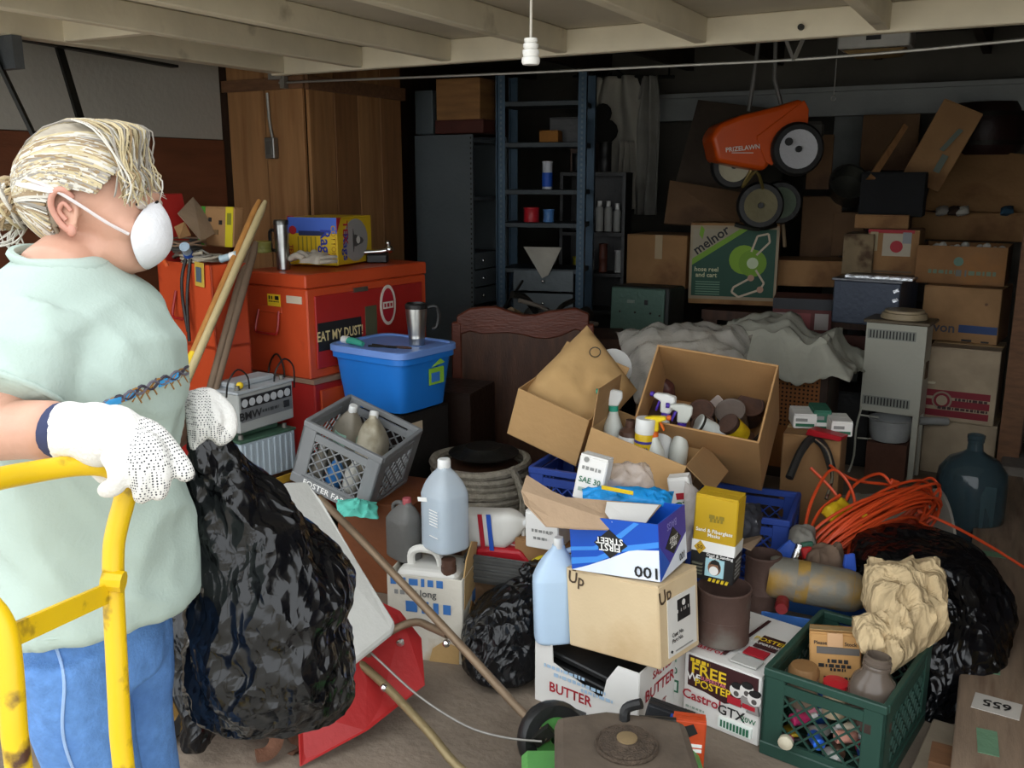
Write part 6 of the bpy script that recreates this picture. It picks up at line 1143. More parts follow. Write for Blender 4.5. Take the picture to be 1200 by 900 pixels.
for pts in (((322, 848, 2.6), (324, 868, 2.58), (315, 882, 2.56), (300, 886, 2.54)), ((335, 845, 2.66), (345, 862, 2.66), (352, 875, 2.64), (340, 884, 2.6)), ((298, 842, 2.66), (290, 838, 2.68), (275, 838, 2.7)), ((420, 858, 2.75), (428, 862, 2.72), (432, 868, 2.7))):
    tine(pts).obj('tine', RSTB, tl, smooth=40)
b, c = bagmesh([rowp(236, 868, 2.58, 10, .05), rowp(237, 860, 2.58, 17, .08), rowp(238, 825, 2.58, 17, .09), rowp(226, 780, 2.58, 26, .08), rowp(220, 720, 2.58, 26, .07), rowp(216, 690, 2.6, 20, .05), rowp(214, 675, 2.6, 6, .02)], .018, 15, n=60, m=44)
tag(b.obj('bin_bag', BAGM, None, smooth=35, loc=c), 'black plastic draped over the tiller wheel behind the person', 'bin bag')
gb_ = [P(*q) for q in ((322, 574, 2.86), (334, 569, 2.9), (360, 567, 2.93), (378, 590, 2.9), (420, 662, 2.82), (463, 732, 2.74), (460, 742, 2.72), (410, 782, 2.62), (395, 770, 2.62), (322, 640, 2.76))]
cen = sum(gb_, Vector())/len(gb_); tag(B().slab([q-cen for q in gb_], .022).obj('moulded_board', mat('pale_grey_plastic', 'b3b2ac', .6, var=.08, sc=3, stain='9d9b92', sam=.4, ssc=3), None, loc=cen, bev=.006), 'pale grey moulded panel leaning on the tiller shield', 'panel')
# push mower at the front edge
MG = mat('mower_green', '5a9a50', .45, var=.1); MDU = mat('dusty_grey_brown', '5b4f43', .85, var=.3, sc=8, stain='594d41', sam=.42, ssc=6)
mw = thing('lawn_mower', 'old push mower with a dusty engine, green hubs and long bent tube handles', 'mower', PZ(700, 930, 0)); m0 = Vector(mw.location)
def Q_(x, y, d): return P(x, y, d)-m0
def oc_(x, y, z, yaw=29): return Vector((0, 0, 0))+RT*x+FH*y+Vector((0, 0, z))
ec = Q_(728, 868, 2.16); ez = ec.z
B().prism([(-.16, -.12), (.17, -.12), (.17, .1), (.08, .13), (-.02, .15), (-.15, .12)], .07, Matrix.Translation(ec+Vector((0, 0, -.045))) @ rotm((0, 0, 29)) @ rotm((90, 0, 0)) @ Matrix.Diagonal((1, 1, -1, 1))).obj('shroud', MDU, mw, bev=.02, seg=2)
B().box(ec+Vector((0, 0, -.16)), (.28, .24, .17), (0, 0, 29)).obj('engine_block', mat('engine_dark', '2b2d33', .6, .2, var=.2), mw, bev=.02)
rg_ = B()
rg_.lathe([(.071, -.012), (.074, -.004), (.072, .003), (.066, .0), (.064, .004), (.03, .007), (.028, .012), (.0, .013)], 32, Matrix.Translation(ec+RT*.012-FH*.01)); rco = rg_.obj('recoil_cover', mat('dirty_recoil', '54473b', .8, .2, var=.3, sc=60, bump=.6, bs=200), mw, smooth=35)
B().lathe([(.024, .006), (.024, .016), (.01, .018), (0, .018)], 16, Matrix.Translation(ec+RT*.012-FH*.01)).obj('recoil_hub', mat('dusty_brass', '857151', .7, .2), mw, smooth=35)
B().tube(crom([ec+RT*.02+FH*.1+Vector((0, 0, -.02)), ec+RT*.025+FH*.11+Vector((0, 0, .015)), ec+RT*.06+FH*.1+Vector((0, 0, .035))], 4), [.014]*4+[.013]*5, 8).obj('intake_pipe', BLK, mw, smooth=1)
B().cyl(ec+RT*.06+FH*.13+Vector((0, 0, -.03)), ec+RT*.15+FH*.12+Vector((0, 0, -.03)), .013).obj('muffler', DKMET, mw, smooth=1)
B().box((ec.x, ec.y, .11), (.46, .44, .05), (0, 0, 29)).obj('deck', MG, mw, bev=.015)
for x, y in ((-.26, -.3), (.26, -.3)):
    q = ec+RT*x+FH*y; q.z = .105; wheel(mw, q, .105, .055, MG if x < 0 else mat('mower_white_hub', 'a39c88', .6), rot=(90, 0, 29+(25 if y > 0 else 0)), hub=.6)
wq = Q_(648, 850, 2.5); q = Vector(wq); q.z = .1; wheel(mw, q, .1, .055, MG, rot=(70, 0, 50), hub=.6)
B().slab([Q_(668, 862, 2.45), Q_(690, 850, 2.4), Q_(672, 882, 2.3), Q_(655, 878, 2.35)], .02).obj('height_bracket', MG, mw)
TAN = mat('tan_steel_tube', '7d6a55', .5, .4, var=.15, sc=10)
def tubep(nm, pts, r, m=TAN, par=mw, o0=m0): return B().tube([P(p.x, p.y, p.z)-o0 for p in crom([Vector(p) for p in pts], 5)], r, 10).obj(nm, m, par, smooth=60)
tubep('handle_tube', ((374, 583, 3.02), (430, 640, 2.9), (520, 735, 2.72), (600, 822, 2.55), (643, 866, 2.46)), .0125)
tubep('handle_tube', ((408, 766, 2.78), (450, 802, 2.68), (500, 855, 2.5), (548, 908, 2.38), (640, 960, 2.3)), .0125, mat('khaki_steel_tube', '8a7a58', .45, .4, var=.12))
tubep('handle_loop', ((430, 768, 2.75), (436, 755, 2.78), (465, 736, 2.84), (488, 729, 2.84), (505, 735, 2.8), (525, 744, 2.73)), .0125)
tubep('throttle_cable', ((408, 742, 2.74), (440, 770, 2.68), (490, 815, 2.6), (545, 850, 2.52), (590, 864, 2.47), (635, 869, 2.44)), .0035, mat('grey_cable', '8d8a84', .4, .5))
for x, y, d in ((523, 754, 2.71), (450, 806, 2.66)): B().ball(Q_(x, y, d), .012, 8, 6).obj('bolt', CHROME, mw, smooth=60)
B().box(Q_(636, 862, 2.46), (.06, .02, .03), (0, -40, 29)).obj('handle_bracket', DKMET, mw)
# blade packets by the mower
c = P(803, 900, 2.42); c.z = 0
pk1 = closed_box('blade_packet', 'orange and black hanging packet standing by the mower', (.085, .04, .215), Vector((c.x, c.y, 0)), (-6, 2, 20), mat('orange_card', 'c4471c', .5, var=.08), tape=False)
f = Face(pk1, (.085, .04, .215), 'F'); f.poly([(.3, .9), (.6, .95), (.75, .84), (.5, .78)], BK); f.rect(.2, .66, .9, .7, WT); f.rect(.35, .6, .9, .64, WT); f.poly([(.35, .5), (.7, .52), (.8, .4), (.55, .34)], BK); f.poly([(.2, .3), (.7, .32), (.85, .12), (.4, .06)], BK)
c = P(765, 880, 2.5)
pk2 = closed_box('parts_packet', 'black and blue printed parts box leaning behind the orange packet', (.13, .05, .185), Vector((c.x, c.y+.02, 0)), (-10, 12, 12), mat('black_card', '232428', .5), tape=False)
f = Face(pk2, (.13, .05, .185), 'F'); f.rect(.5, .85, .95, .97, BL)
for i in range(4): f.rect(.08, .3+i*.13, .6, .36+i*.13, GY)
f.rect(.65, .3, .95, .7, flat('c9c9c6'))
# ---------------------------------------------------------------- person
def remesh(b, name, m, parent, vox, it=6, fac=.5, disp=None, decim=None):
    me = b.mesh('tmp'); o = bpy.data.objects.new('tmp', me); COL.objects.link(o)
    r = o.modifiers.new('r', 'REMESH'); r.mode = 'VOXEL'; r.voxel_size = vox
    s = o.modifiers.new('s', 'SMOOTH'); s.iterations = it; s.factor = fac
    dg = bpy.context.evaluated_depsgraph_get(); me2 = bpy.data.meshes.new_from_object(o.evaluated_get(dg)); bpy.data.objects.remove(o)
    me2.name = name
    if disp:
        ns = [v.normal.copy() for v in me2.vertices]
        for v, n in zip(me2.vertices, ns): v.co = v.co+disp(v.co, n)
    me2.materials.clear(); me2.materials.append(m); me2.polygons.foreach_set('use_smooth', [True]*len(me2.polygons))
    o = bpy.data.objects.new(name, me2); COL.objects.link(o); o.parent = parent; return o
ps0 = P(112, 730, 1.55); ps0.z = 0
pn = thing('person', 'person in a pale mint t-shirt, jeans, dust mask and white gloves holding a black bag', 'person', ps0)
def H(x, y, d): return P(x, y, d)-ps0
Z = Vector((0, 0, 1))
SKIN = mat('skin', 'c0937d', .5, var=.1, sc=14, bump=.06, bs=120); 
gdir = RT*math.cos(R(22))-FH*math.sin(R(22)); sdir = -(FH*math.cos(R(22)))-RT*math.sin(R(22))
TC = lambda z: Vector((H(86, 560, 1.54).x, H(86, 560, 1.54).y, z))
E0 = H(113, 245, 1.5)
def hp(x, y, z): return E0+RT*x+FH*y+Z*z
hm = rotm((0, 0, 29))
nb = TC(1.42)+gdir*.02
RSH = TC(1.375)+sdir*.165; REL = H(-4, 502, 1.30); RWR = H(74, 505, 1.25)
RSH = H(46, 352, 1.365); RSH.z = 1.36; LSH = TC(1.36)-sdir*.125-gdir*.02; LEL = H(150, 545, 1.78); LWR = H(222, 487, 1.69)
hipc = Vector((H(114, 740, 1.56).x, H(114, 740, 1.56).y, .86)); hs = -(FH*math.cos(R(12)))-RT*math.sin(R(12)); hg = RT*math.cos(R(12))-FH*math.sin(R(12))
def leg(sg):
    hj = hipc+hs*(.075*sg)-Z*.04; kn = hj+hg*(.02+.03*sg)-Z*.39; an = kn-hg*(.04)-Z*.36; return hj, Vector(kn), Vector((an.x, an.y, .07))
# body
b = B()
def E(c, r): b.ball(c, r, 20, 14, hm)
E(hp(-.012, 0, .03), (.098, .075, .093)); E(hp(.035, 0, -.005), (.058, .062, .07)); E(hp(.045, 0, -.055), (.043, .05, .05)); E(hp(.062, 0, -.082), (.022, .026, .02)); E(hp(.022, 0, -.075), (.05, .044, .03)); E(hp(.09, 0, -.03), (.02, .014, .024)); E(hp(.078, 0, .018), (.022, .05, .018))
for s in (-1, 1):
    E(hp(-.0, s*.047, -.065), (.03, .014, .026)); E(hp(.06, s*.04, -.028), (.026, .02, .02))
    b.tube([hp(-.012+.017*math.cos(a), s*(.077+.004*math.cos(a+1)), .0+.031*math.sin(a)) for a in [2*PI*i/14 for i in range(14)]], .0048, 6, closed=True); E(hp(-.012, s*.074, -.002), (.012, .006, .022)); E(hp(-.004, s*.077, -.028), (.008, .006, .009))
b.tube(crom([hp(-.03, 0, -.02), hp(-.03, 0, -.09), nb+Z*.02, nb-Z*.06], 4), [.055]*4+[.056]*4+[.06]*4+[.062], 20); E(hp(.005, 0, -.105), (.04, .04, .035))
for z, a, d in ((1.33, .1, .08), (1.25, .1, .1), (1.1, .09, .1), (.95, .085, .1), (.86, .08, .1)): b.ball(TC(z).lerp(Vector((hipc.x, hipc.y, z)), max(0, (1.1-z)/.24)), (a, a*.8, .12), 20, 12, hm)
b.tube(crom([RSH, RSH.lerp(REL, .5), REL, REL.lerp(RWR, .45), RWR, RWR+(RWR-REL).normalized()*.02], 3), [.055]*3+[.047]*3+[.041]*3+[.042]*3+[.03]*3+[.026], 14)
b.tube(crom([LSH, LSH.lerp(LEL, .5), LEL, LEL.lerp(LWR, .45), LWR, LWR+RT*.02], 3), [.055]*3+[.045]*3+[.04]*3+[.038]*3+[.03]*3+[.03], 14)
for sg in (1, -1):
    hj, kn, an = leg(sg); b.tube(crom([hj, hj.lerp(kn, .5), kn, kn.lerp(an, .35), an, an-Z*.03], 3), [.06]*3+[.055]*3+[.046]*3+[.048]*3+[.036]*3+[.035], 14)
body = remesh(b, 'body', SKIN, pn, .0055, 4)
# ears, eyes, brows
for s in (-1, 1):
    eb = B(); eb.tube(crom([hp(.0, s*.08, .02), hp(-.008, s*.088, .031), hp(-.022, s*.09, .028), hp(-.03, s*.088, .008), hp(-.022, s*.084, -.016), hp(-.01, s*.081, -.03), hp(-.002, s*.08, -.03)], 4), .0052, 7)
    eb.ball(hp(-.006, s*.081, -.03), (.008, .005, .01), 10, 8, hm); eb.tube(crom([hp(-.003, s*.082, .0), hp(-.012, s*.085, .012), hp(-.02, s*.084, .0), hp(-.012, s*.082, -.014)], 4), .004, 6)
    eb.obj('ear', mat('ear_skin', 'c08a78', .5, var=.08), pn, smooth=70)
for s in (-1, 1):
    B().ball(hp(.086, s*.032, .008), (.009, .013, .008), 12, 8, hm).obj('eye', mat('eye_white', 'b9aca2', .3, bump=0), pn, smooth=60)
    B().tube(crom([hp(.089, s*.022, .014), hp(.09, s*.034, .013), hp(.083, s*.046, .008)], 3), .0022, 5).obj('eyelash', mat('dark_lash', '2a2422', .7), pn)
    B().tube(crom([hp(.092, s*.012, .026), hp(.089, s*.034, .03), hp(.077, s*.05, .025)], 3), .003, 5).obj('eyebrow', mat('hair_grey', '8f887e', .6), pn)
# hair
HC_ = [mat('hair_blond', 'b9aa86', .5, var=.15, sc=30), mat('hair_grey', '8f887e', .5, var=.15, sc=30), mat('hair_white', 'c6c1b6', .5, var=.08, sc=30), mat('hair_dark_blond', '8d7757', .5, var=.15, sc=30)]
def fl(x):
    pts = [(-.2, -.1), (-.07, -.095), (-.045, -.085), (-.032, -.05), (-.024, .02), (.0, .036), (.02, .036), (.045, .03), (.06, .05), (.075, .07), (.2, .075)]
    for (a, p), (c, q) in zip(pts, pts[1:]):
        if a <= x <= c: return p+(q-p)*(x-a)/(c-a)
    return 0
hb = B(); n, m = 64, 44; keep = []
vs = []
for j in range(m+1):
    a = -PI/2+PI*j/m
    for i in range(n):
        t = 2*PI*i/n; q = Vector((.107*math.cos(a)*math.cos(t), .084*math.cos(a)*math.sin(t), .104*math.sin(a))); q *= .985+.01*math.sin(a*40+6*nz(q, 20))
        vs.append(q+Vector((-.012, 0, .032)))
fs_ = []
for j in range(m):
    for i in range(n):
        q = (j*n+i, j*n+(i+1) % n, (j+1)*n+(i+1) % n, (j+1)*n+i)
        if all(vs[k].z > fl(vs[k].x) for k in q): fs_.append(q)
hb.add([hp(*v) for v in vs], fs_); ho_ = hb.obj('hair', mat('hair_base', '948a78', .6, var=.25, sc=60, grain=(.3, 1, 1)), pn, smooth=70, thick=.006)
bun = hp(-.138, 0, .008); strands = [B() for _ in HC_]
rnd = random.Random(5)
for i in range(900):
    lf = rnd.random(); ph = 0
    # start anywhere on the front half of the hairline, run back over the skull to the bun
    u = rnd.random()
    if u < .8:
        ph = rnd.random(); x_ = .085-.115*ph; z_ = fl(x_)-.006+(rnd.random()**2)*.05; s0 = Vector((x_, rnd.choice((-1, -1, 1))*.084*math.sqrt(max(.0, 1-((x_+.012)/.107)**2-((z_-.032)/.104)**2)), z_))
    else: s0 = Vector((rnd.uniform(-.045, -.03), rnd.choice((-1, 1))*rnd.uniform(.03, .08), rnd.uniform(-.08, -.02)))
    s0 = s0-Vector((0, 0, .03)); e0_ = Vector((-.12, rnd.uniform(-.012, .012), rnd.uniform(-.03, .0))); pts = []
    for k in range(10):
        t = k/9; q = s0.lerp(e0_, t); q = Vector((q.x, q.y+(.03*math.copysign(1, s0.y) if abs(s0.y) > .02 else 0)*math.sin(PI*t), q.z+.045*math.sin(PI*t)*(1-ph if u < .8 else .1))); w = math.sqrt((q.x/.107)**2+(q.y/.084)**2+(q.z/.104)**2) or 1
        q = q/w*(1.03+.02*lf if k < 9 else 1.06); pts.append(hp(q.x-.012, q.y, q.z+.032))
    strands[rnd.choice((0, 0, 1, 2, 2, 3))].tube(pts, [.0016+.0012*rnd.random()]*9+[.001], 4)
for i in range(110):                             # fringe falling over the temple
    y = rnd.uniform(-.085, .03); x0 = rnd.uniform(.0, .06)
    pts = crom([hp(x0-.012, y*.4, .138), hp(x0+.035, y*.8, .122), hp(.082+rnd.uniform(-.012, .008), y*.92, .078+rnd.uniform(-.012, .01)), hp(.098+rnd.uniform(-.03, .006), y, .045+rnd.uniform(-.015, .01)), hp(.095+rnd.uniform(-.03, .012), y*1.02, .012+rnd.uniform(-.008, .02))], 3)
    strands[rnd.choice((0, 0, 1, 1, 2, 2, 3))].tube(pts, [.0015]*(len(pts)-2)+[.001, .0005], 4)
for i in range(60):                             # bun
    ax_ = Vector((rnd.gauss(0, 1), rnd.gauss(0, .5), rnd.gauss(0, 1))).normalized(); p = ax_.orthogonal().normalized(); q = ax_.cross(p); r = .036+.007*rnd.random(); a0 = rnd.uniform(0, 6)
    strands[rnd.choice((0, 3, 3, 1, 2))].tube([bun+(p*math.cos(a0+a*.42)+q*math.sin(a0+a*.42))*r*(1, .9)[a % 2 == 9]+ax_*.008*math.sin(a*.5) for a in range(11)], .0032, 4)
B().ball(bun, .036, 16, 10).obj('hair_bun', HC_[3], pn, smooth=60)
for i in range(14):                             # loose wisps
    strands[2].tube(crom([hp(-.12, rnd.uniform(-.03, .03), -.02), bun+Vector((rnd.uniform(-.04, .02), 0, -.04-.02*rnd.random())), bun+RT*rnd.uniform(-.06, .03)-Z*(.06+.03*rnd.random())], 3), .0012, 4)
for q, nm in zip(strands, ('blond', 'grey', 'white', 'dark')): q.obj('hair_strands', HC_[('blond', 'grey', 'white', 'dark').index(nm)], pn, smooth=70)['kind'] = 'stuff'
# mask
MSK = mat('white_mask_felt', 'd9d9dc', .85, var=.04, bump=.15, bs=200)
def mk(u, v):
    a = 2*PI*u; ey, ez_ = math.sin(a), math.cos(a); ex = .076+.02*max(0, ez_)**1.5-.002*(1-abs(ez_))*1.0+.0*max(0, -ez_)
    e = Vector((ex, .056*ey, -.042+.054*ez_)); ap = Vector((.114, 0, -.042)); k = v
    x = ap.x+(e.x-ap.x)*k**2.6; y = e.y*k**.9; z = ap.z+(e.z-ap.z)*k**.9; return hp(x, y, z)
ms = B().grid(40, 14, mk, cu=True).obj('dust_mask', MSK, pn, smooth=60, thick=.003)
STR = mat('mask_strap', 'cfc6c4', .7, var=.05)
B().tube(crom([hp(.072, -.056, -.037), hp(.045, -.071, -.018), hp(.012, -.082, .008), hp(-.022, -.091, .032), hp(-.06, -.08, .046), hp(-.1, -.045, .052), hp(-.118, 0, .052)], 4), .0028, 6).obj('strap', STR, ms)
B().tube(crom([hp(-.02, -.0925, .03), hp(-.055, -.085, .036), hp(-.09, -.06, .042), hp(-.115, -.02, .046)], 4), [.003]+[.006]*11+[.005], 6, flatk=.5).obj('strap', STR, ms)
B().bar(hp(.094, -.02, .004), hp(.1, .0, .012), .004, .003).obj('nose_clip', BLK, ms)
# t-shirt
SHRT = mat('mint_jersey', 'a9b9b0', .9, var=.05, sc=5, bump=.1, bs=160, stain='a2b2a9', sam=.4, ssc=4)
rows = [(1.462, .062, .062, .02), (1.445, .085, .076, .018), (1.42, .135, .096, .016), (1.38, .168, .116, .018), (1.29, .176, .15, .034), (1.2, .17, .143, .026), (1.1, .166, .138, .018), (1.0, .168, .136, .014), (.92, .174, .136, .012), (.868, .178, .136, .012)]
b = B()
def tor(u, v):
    z, a, d, g = interp(rows, v); t = 2*PI*u; return TC(z)+Vector((0, 0, .012*math.cos(t-.5) if z < .9 else 0))+sdir*(a*math.cos(t))+gdir*(d*math.sin(t)+g)+(RT*.022*min(1, max(0, (1.18-z)/.28)))
b.grid(48, 36, tor, cu=True, capv=True)
def slv(S_, E_, k=.7):
    d = (E_-S_); b.tube(crom([S_-d.normalized()*.02+Z*.0, S_+d*.2, S_+d*.45, S_+d*k], 4), [.066]*4+[.074]*4+[.078]*4+[.083], 22)
slv(RSH, REL, .7); slv(LSH, LEL, .62)
def wr(p, n):
    a_ = p.dot(RT); t_ = a_*.75+p.z*.65+.05*nz(p, 4, 2); s_ = a_*.65-p.z*.75; k = min(1, max(0, (1.43-p.z)/.06)); q = Vector((t_, s_*.28, p.dot(FH)*.5)); q2 = Vector((a_*.6-p.z*.8, (a_*.8+p.z*.6)*.3, p.dot(FH)*.5)); return n*(.016*rdg(q, 8, 3)+.011*rdg(q2, 11, 9)+.006*rdg(q, 21, 5)-.012)*k
sht = remesh(b, 't_shirt', SHRT, pn, .009, 5, disp=wr)
cl_ = [TC(1.458)+sdir*(.066*math.cos(a))+gdir*(.067*math.sin(a)+.02)-Z*(.014*math.sin(a)) for a in [2*PI*i/28 for i in range(28)]]
B().tube(cl_, .0075, 6, closed=True).obj('collar', SHRT, sht, smooth=60)
hem = [tor(i/40, .985)*1.0 for i in range(40)]; cm_ = sum(hem, Vector())/40
B().tube([cm_+(p-cm_)*1.012+Z*.012 for p in hem], .003, 5, closed=True).obj('hem_stitch', SHRT, sht, smooth=60)
dv = (REL-RSH); q_ = RSH+dv*.7; ax1 = dv.orthogonal().normalized(); ax2 = dv.normalized().cross(ax1)
B().tube([q_+(ax1*math.cos(a)+ax2*math.sin(a))*.0835 for a in [2*PI*i/26 for i in range(26)]], .005, 6, closed=True).obj('sleeve_hem', SHRT, sht, smooth=60)
bv = BVHTree.FromPolygons([v.co.copy() for v in sht.data.vertices], [tuple(p.vertices) for p in sht.data.polygons])
def onshirt(x, y, off=.0012):
    o = CP-ps0; d = ray(x, y).normalized(); h = bv.ray_cast(o, d); return (h[0]-d*off) if h[0] else None
for ph, m_, r, nm in ((0, flat('3f3a46'), .0024, 'barbed_wire'), (PI, flat('6a6570'), .0024, 'barbed_wire'), (PI/2, flat('9a6f3a'), .0016, 'printed_line')):
    pts = [onshirt(118+i*3.2, 477-i*1.36+4.5*math.sin(i*.75+ph)) for i in range(34)]; pts = [p for p in pts if p]
    if len(pts) > 3: B().tube(pts, r, 5).obj(nm, m_, sht)
for x0, y0, x1, y1 in ((122, 473, 142, 468), (146, 466, 158, 461), (186, 450, 208, 440)):
    q = [onshirt(x0, y0-3), onshirt(x1, y1-4), onshirt(x1, y1+4), onshirt(x0, y0+4)]
    if all(q): B().slab(q, .004).obj('blue_print', flat('3a9ad8'), sht)
for i, (x, y) in enumerate(((160, 462), (170, 458), (178, 452), (198, 446), (206, 442), (214, 438))):
    for dx, dy in ((6, 10), (-5, 9), (5, -9)):
        a_, b_ = onshirt(x, y), onshirt(x+dx, y+dy)
        if a_ and b_: B().tube([a_, b_], .0013, 4).obj('barb', flat('9a6f3a') if dy > 0 else flat('55505c'), sht)
# jeans
DEN = mat('blue_denim', '557fb8', .85, var=.14, sc=60, bump=.2, bs=220, stain='456ca6', sam=.42, ssc=5)
b = B()
b.grid(36, 8, lambda u, v: hipc+Z*(.03-.13*v)+hs*((.11+.01*v)*math.cos(2*PI*u))+hg*((.09+.004*v)*math.sin(2*PI*u)), cu=True, capv=True)
for sg in (1, -1):
    hj, kn, an = leg(sg); b.tube(crom([hj+Z*.02, hj.lerp(kn, .4), kn, kn.lerp(an, .5), an+Z*.0], 4), [.074]*4+[.069]*4+[.064]*4+[.062]*4+[.066], 22)
def wj(p, n): q = Vector((p.x, p.y, p.z*.6+p.x*.6)); return n*(.005*rdg(q, 9, 8)+.002*rdg(q, 24, 2))
jn = remesh(b, 'jeans', DEN, pn, .009, 4, disp=wj)
bvj = BVHTree.FromPolygons([v.co.copy() for v in jn.data.vertices], [tuple(p.vertices) for p in jn.data.polygons])
pts = []
for i in range(22):
    h = bvj.ray_cast(CP-ps0, ray(62+i*1.2+6*math.sin(i*.3), 748+i*7.4).normalized())
    if h[0]: pts.append(h[0]-FH*.001)
if len(pts) > 3: B().tube(pts, .0028, 5).obj('side_seam', mat('pale_seam', '8fa9cf', .9), jn)
for sg in (1, -1):
    hj, kn, an = leg(sg); q = Vector((an.x, an.y, 0))+hg*.04
    s_ = B().ball(q+Z*.045, (.125, .045, .055), 18, 10, rotm((0, 0, 17))); s_.v = [(x, y, max(z, .012)) for x, y, z in s_.v]; so = s_.obj('shoe', mat('grey_shoe', '6a6a6c', .7), pn, smooth=60)
    B().box(q+Z*.008, (.25, .09, .016), (0, 0, 17)).obj('sole', mat('shoe_sole', 'c9c6c0', .7), so, bev=.006)
# gloves
def dotmat(name, col, dot):
    m = mat(name, col, .9, var=.04, bump=.1, bs=150); nt = m.node_tree; N = nt.nodes; L = nt.links; bs = N['Principled BSDF']
    v = N.new('ShaderNodeTexVoronoi'); v.inputs['Scale'].default_value = 260; v.inputs['Randomness'].default_value = .15; tcn = [q for q in N if q.type == 'TEX_COORD'][0]; L.new(tcn.outputs['Object'], v.inputs['Vector'])
    r = N.new('ShaderNodeMath'); r.operation = 'LESS_THAN'; r.inputs[1].default_value = .34; L.new(v.outputs['Distance'], r.inputs[0])
    mx = N.new('ShaderNodeMix'); mx.data_type = 'RGBA'; src = bs.inputs['Base Color'].links[0].from_socket; L.new(src, mx.inputs[6]); mx.inputs[7].default_value = (*lin(dot), 1); L.new(r.outputs[0], mx.inputs[0]); L.new(mx.outputs[2], bs.inputs['Base Color']); return m
GLV = mat('white_knit', 'dddbd6', .95, var=.05, bump=.25, bs=180); GLD = dotmat('dotted_knit', 'd3d1cc', '3a3a40')
def glove(nm, chains, palms, dotted, cuff):
    b = B()
    for pts, r0, r1 in chains:
        c_ = crom(pts, 4); k = len(c_); b.tube(c_, [r0+(r1-r0)*i/(k-1) for i in range(k-1)]+[r1*.75], 12); b.ball(c_[-1], r1*.92, 12, 8)
    for c_, r in palms: b.ball(c_, r, 18, 12, hm)
    g = remesh(b, nm, GLV, pn, .0042, 3); g.data.materials.append(GLD)
    for p in g.data.polygons:
        if dotted(p.center): p.material_index = 1
    return g
gR = glove('glove', [((H(150, 497, 1.25), H(178, 506, 1.245), H(200, 530, 1.24), H(217, 554, 1.235)), .0155, .0145), ((H(150, 510, 1.235), H(176, 522, 1.22), H(188, 548, 1.215), H(186, 576, 1.22)), .0165, .014), ((H(142, 523, 1.22), H(160, 538, 1.205), H(168, 560, 1.205), H(166, 580, 1.215)), .016, .0135), ((H(128, 532, 1.21), H(138, 550, 1.195), H(136, 568, 1.205), H(124, 574, 1.225)), .0145, .0125), ((H(105, 530, 1.28), H(125, 556, 1.295), H(150, 566, 1.29)), .018, .014)],
    [(H(82, 506, 1.25), (.036, .04, .042)), (H(93, 506, 1.25), (.038, .033, .04)), (H(112, 510, 1.245), (.046, .034, .046)), (H(136, 510, 1.24), (.04, .03, .042))], lambda p: ((p-H(163, 520, 1.23)).dot(RT) > .0), None)
w0, w1 = H(66, 503, 1.255), H(80, 506, 1.25); B().tube([w0, w0.lerp(w1, .5), w1], [.037, .039, .0385], 20).obj('cuff', mat('navy_rib', '2f3553', .9), gR, smooth=60)
gL = glove('glove', [((H(250, 468, 1.68), H(266, 484, 1.67), H(268, 505, 1.66), H(258, 515, 1.65)), .0165, .014), ((H(242, 470, 1.67), H(252, 490, 1.645), H(250, 508, 1.64)), .017, .014), ((H(232, 474, 1.66), H(236, 494, 1.64), H(234, 512, 1.64)), .0165, .014), ((H(226, 480, 1.66), H(228, 500, 1.645), H(229, 522, 1.645)), .0155, .0125)],
    [(H(240, 474, 1.68), (.036, .03, .032)), (H(228, 478, 1.69), (.03, .03, .034))], lambda p: (p-H(256, 480, 1.66)).dot(RT)+(p-H(256, 480, 1.66)).z*.6 < 0, None)
# held bag
b, c = bagmesh([rowp(318, 838, 1.80, 56, .05), rowp(318, 830, 1.80, 80, .09), rowp(320, 785, 1.79, 92, .14), rowp(316, 725, 1.77, 86, .15), rowp(316, 675, 1.76, 90, .14), rowp(300, 635, 1.75, 72, .12), rowp(280, 592, 1.73, 53, .09), rowp(262, 550, 1.70, 36, .06), rowp(249, 518, 1.67, 23, .03), rowp(246, 500, 1.665, 17, .02), rowp(247, 492, 1.665, 12, .015)], .017, 5, n=130, m=110, ns=9)
tag(b.obj('bin_bag', BAGM, None, smooth=35, loc=c), 'large black bin bag hanging from the gloved left hand of the person', 'bin bag')
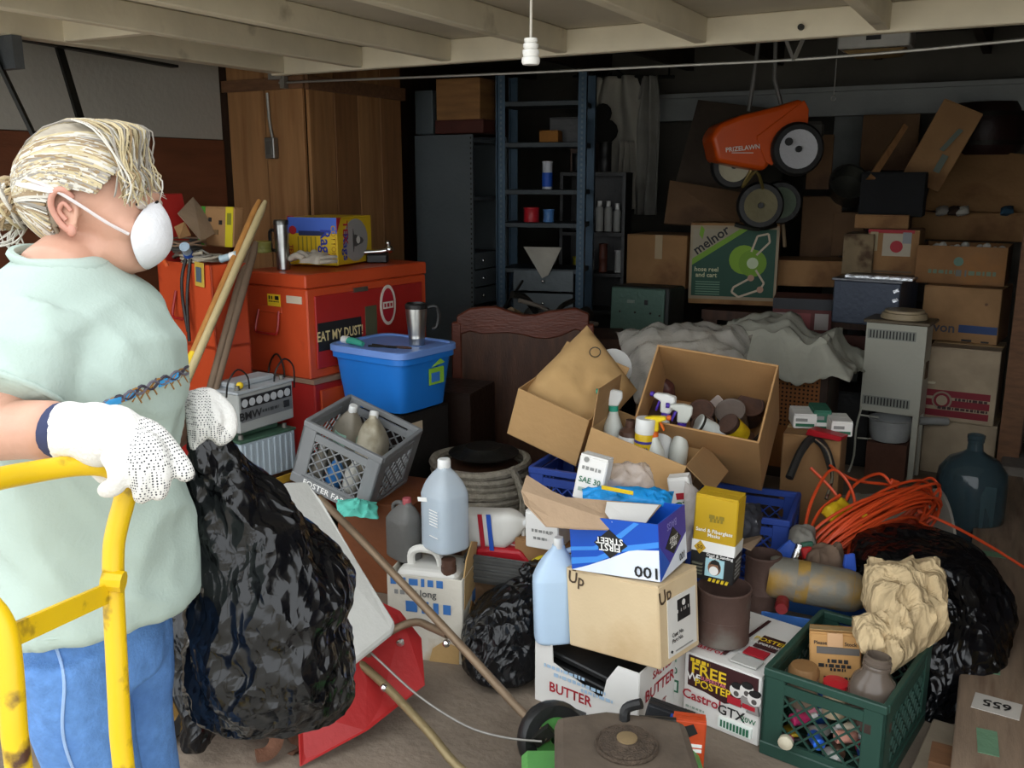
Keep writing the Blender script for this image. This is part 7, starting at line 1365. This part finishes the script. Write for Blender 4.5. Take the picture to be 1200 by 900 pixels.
# ---------------------------------------------------------------- yellow hand truck
YEL = mat('chipped_yellow_paint', 'd8b211', .4, var=.06, sc=6, bump=.04, stain='4a2f22', sam=.37, ssc=22)
r0 = P(140, 760, 1.27); tk0 = Vector((r0.x, r0.y, 0))
tk = thing('hand_truck', 'yellow tubular hand truck with chipped paint, gripped by the person', 'hand truck', tk0)
def K(x, y, d): return P(x, y, d)-tk0
Rb = K(140, 800, 1.27); Lb = K(14, 800, 1.06)
rail = [K(-60, 600, 1.07), K(-45, 575, 1.09), K(-10, 563, 1.13), K(40, 553, 1.19), K(85, 546, 1.235), K(120, 546, 1.255), K(140, 556, 1.265), K(147, 578, 1.27), K(138, 615, 1.27), K(133, 645, 1.27), K(133, 700, 1.27)]
def down(p, z): return Vector((p.x, p.y, z))
pts = crom(rail, 4)+[K(136, 760, 1.27), K(141, 860, 1.27)]; pe_ = pts[-1]; pts += [Vector((pe_.x, pe_.y, .5)), Vector((pe_.x, pe_.y, .06))]
B().tube(pts, .0145, 14).obj('rail', YEL, tk, smooth=60)
lp = [rail[0], K(-40, 680, 1.05), K(-5, 720, 1.05), K(9, 760, 1.05), K(17, 860, 1.05)]; pts = crom(lp, 4); le = pts[-1]; pts += [Vector((le.x, le.y, .5)), Vector((le.x, le.y, .06))]
B().tube(pts, .0145, 14).obj('rail', YEL, tk, smooth=60)
B().bar(K(-2, 752, 1.05), K(130, 693, 1.265), .006, .028).obj('crossbar', YEL, tk); B().tube([K(121, 680, 1.26), K(145, 682, 1.262)], .015, 10).obj('weld_collar', YEL, tk)
for z in (.62, .3): B().bar(down(le, z), down(pe_, z), .006, .03).obj('crossbar', YEL, tk)
mid = (le+pe_)/2; ax_ = (pe_-le); ax_.z = 0; ax_.normalize(); nrm_ = ax_.cross(Z)
B().slab([down(le, .012), down(pe_, .012), down(pe_, .012)+nrm_*-.2, down(le, .012)+nrm_*-.2], .006).obj('toe_plate', YEL, tk)
B().tube([down(le, .1)-ax_*.08+nrm_*.06, down(pe_, .1)+ax_*.08+nrm_*.06], .01, 8).obj('axle', DKMET, tk)
for p, s in ((le, -1), (pe_, 1)): wheel(tk, down(p, .1)+ax_*(.07*s)+nrm_*.06, .1, .05, YEL, rot=(90, 0, math.degrees(math.atan2(ax_.y, ax_.x))+90), hub=.55)
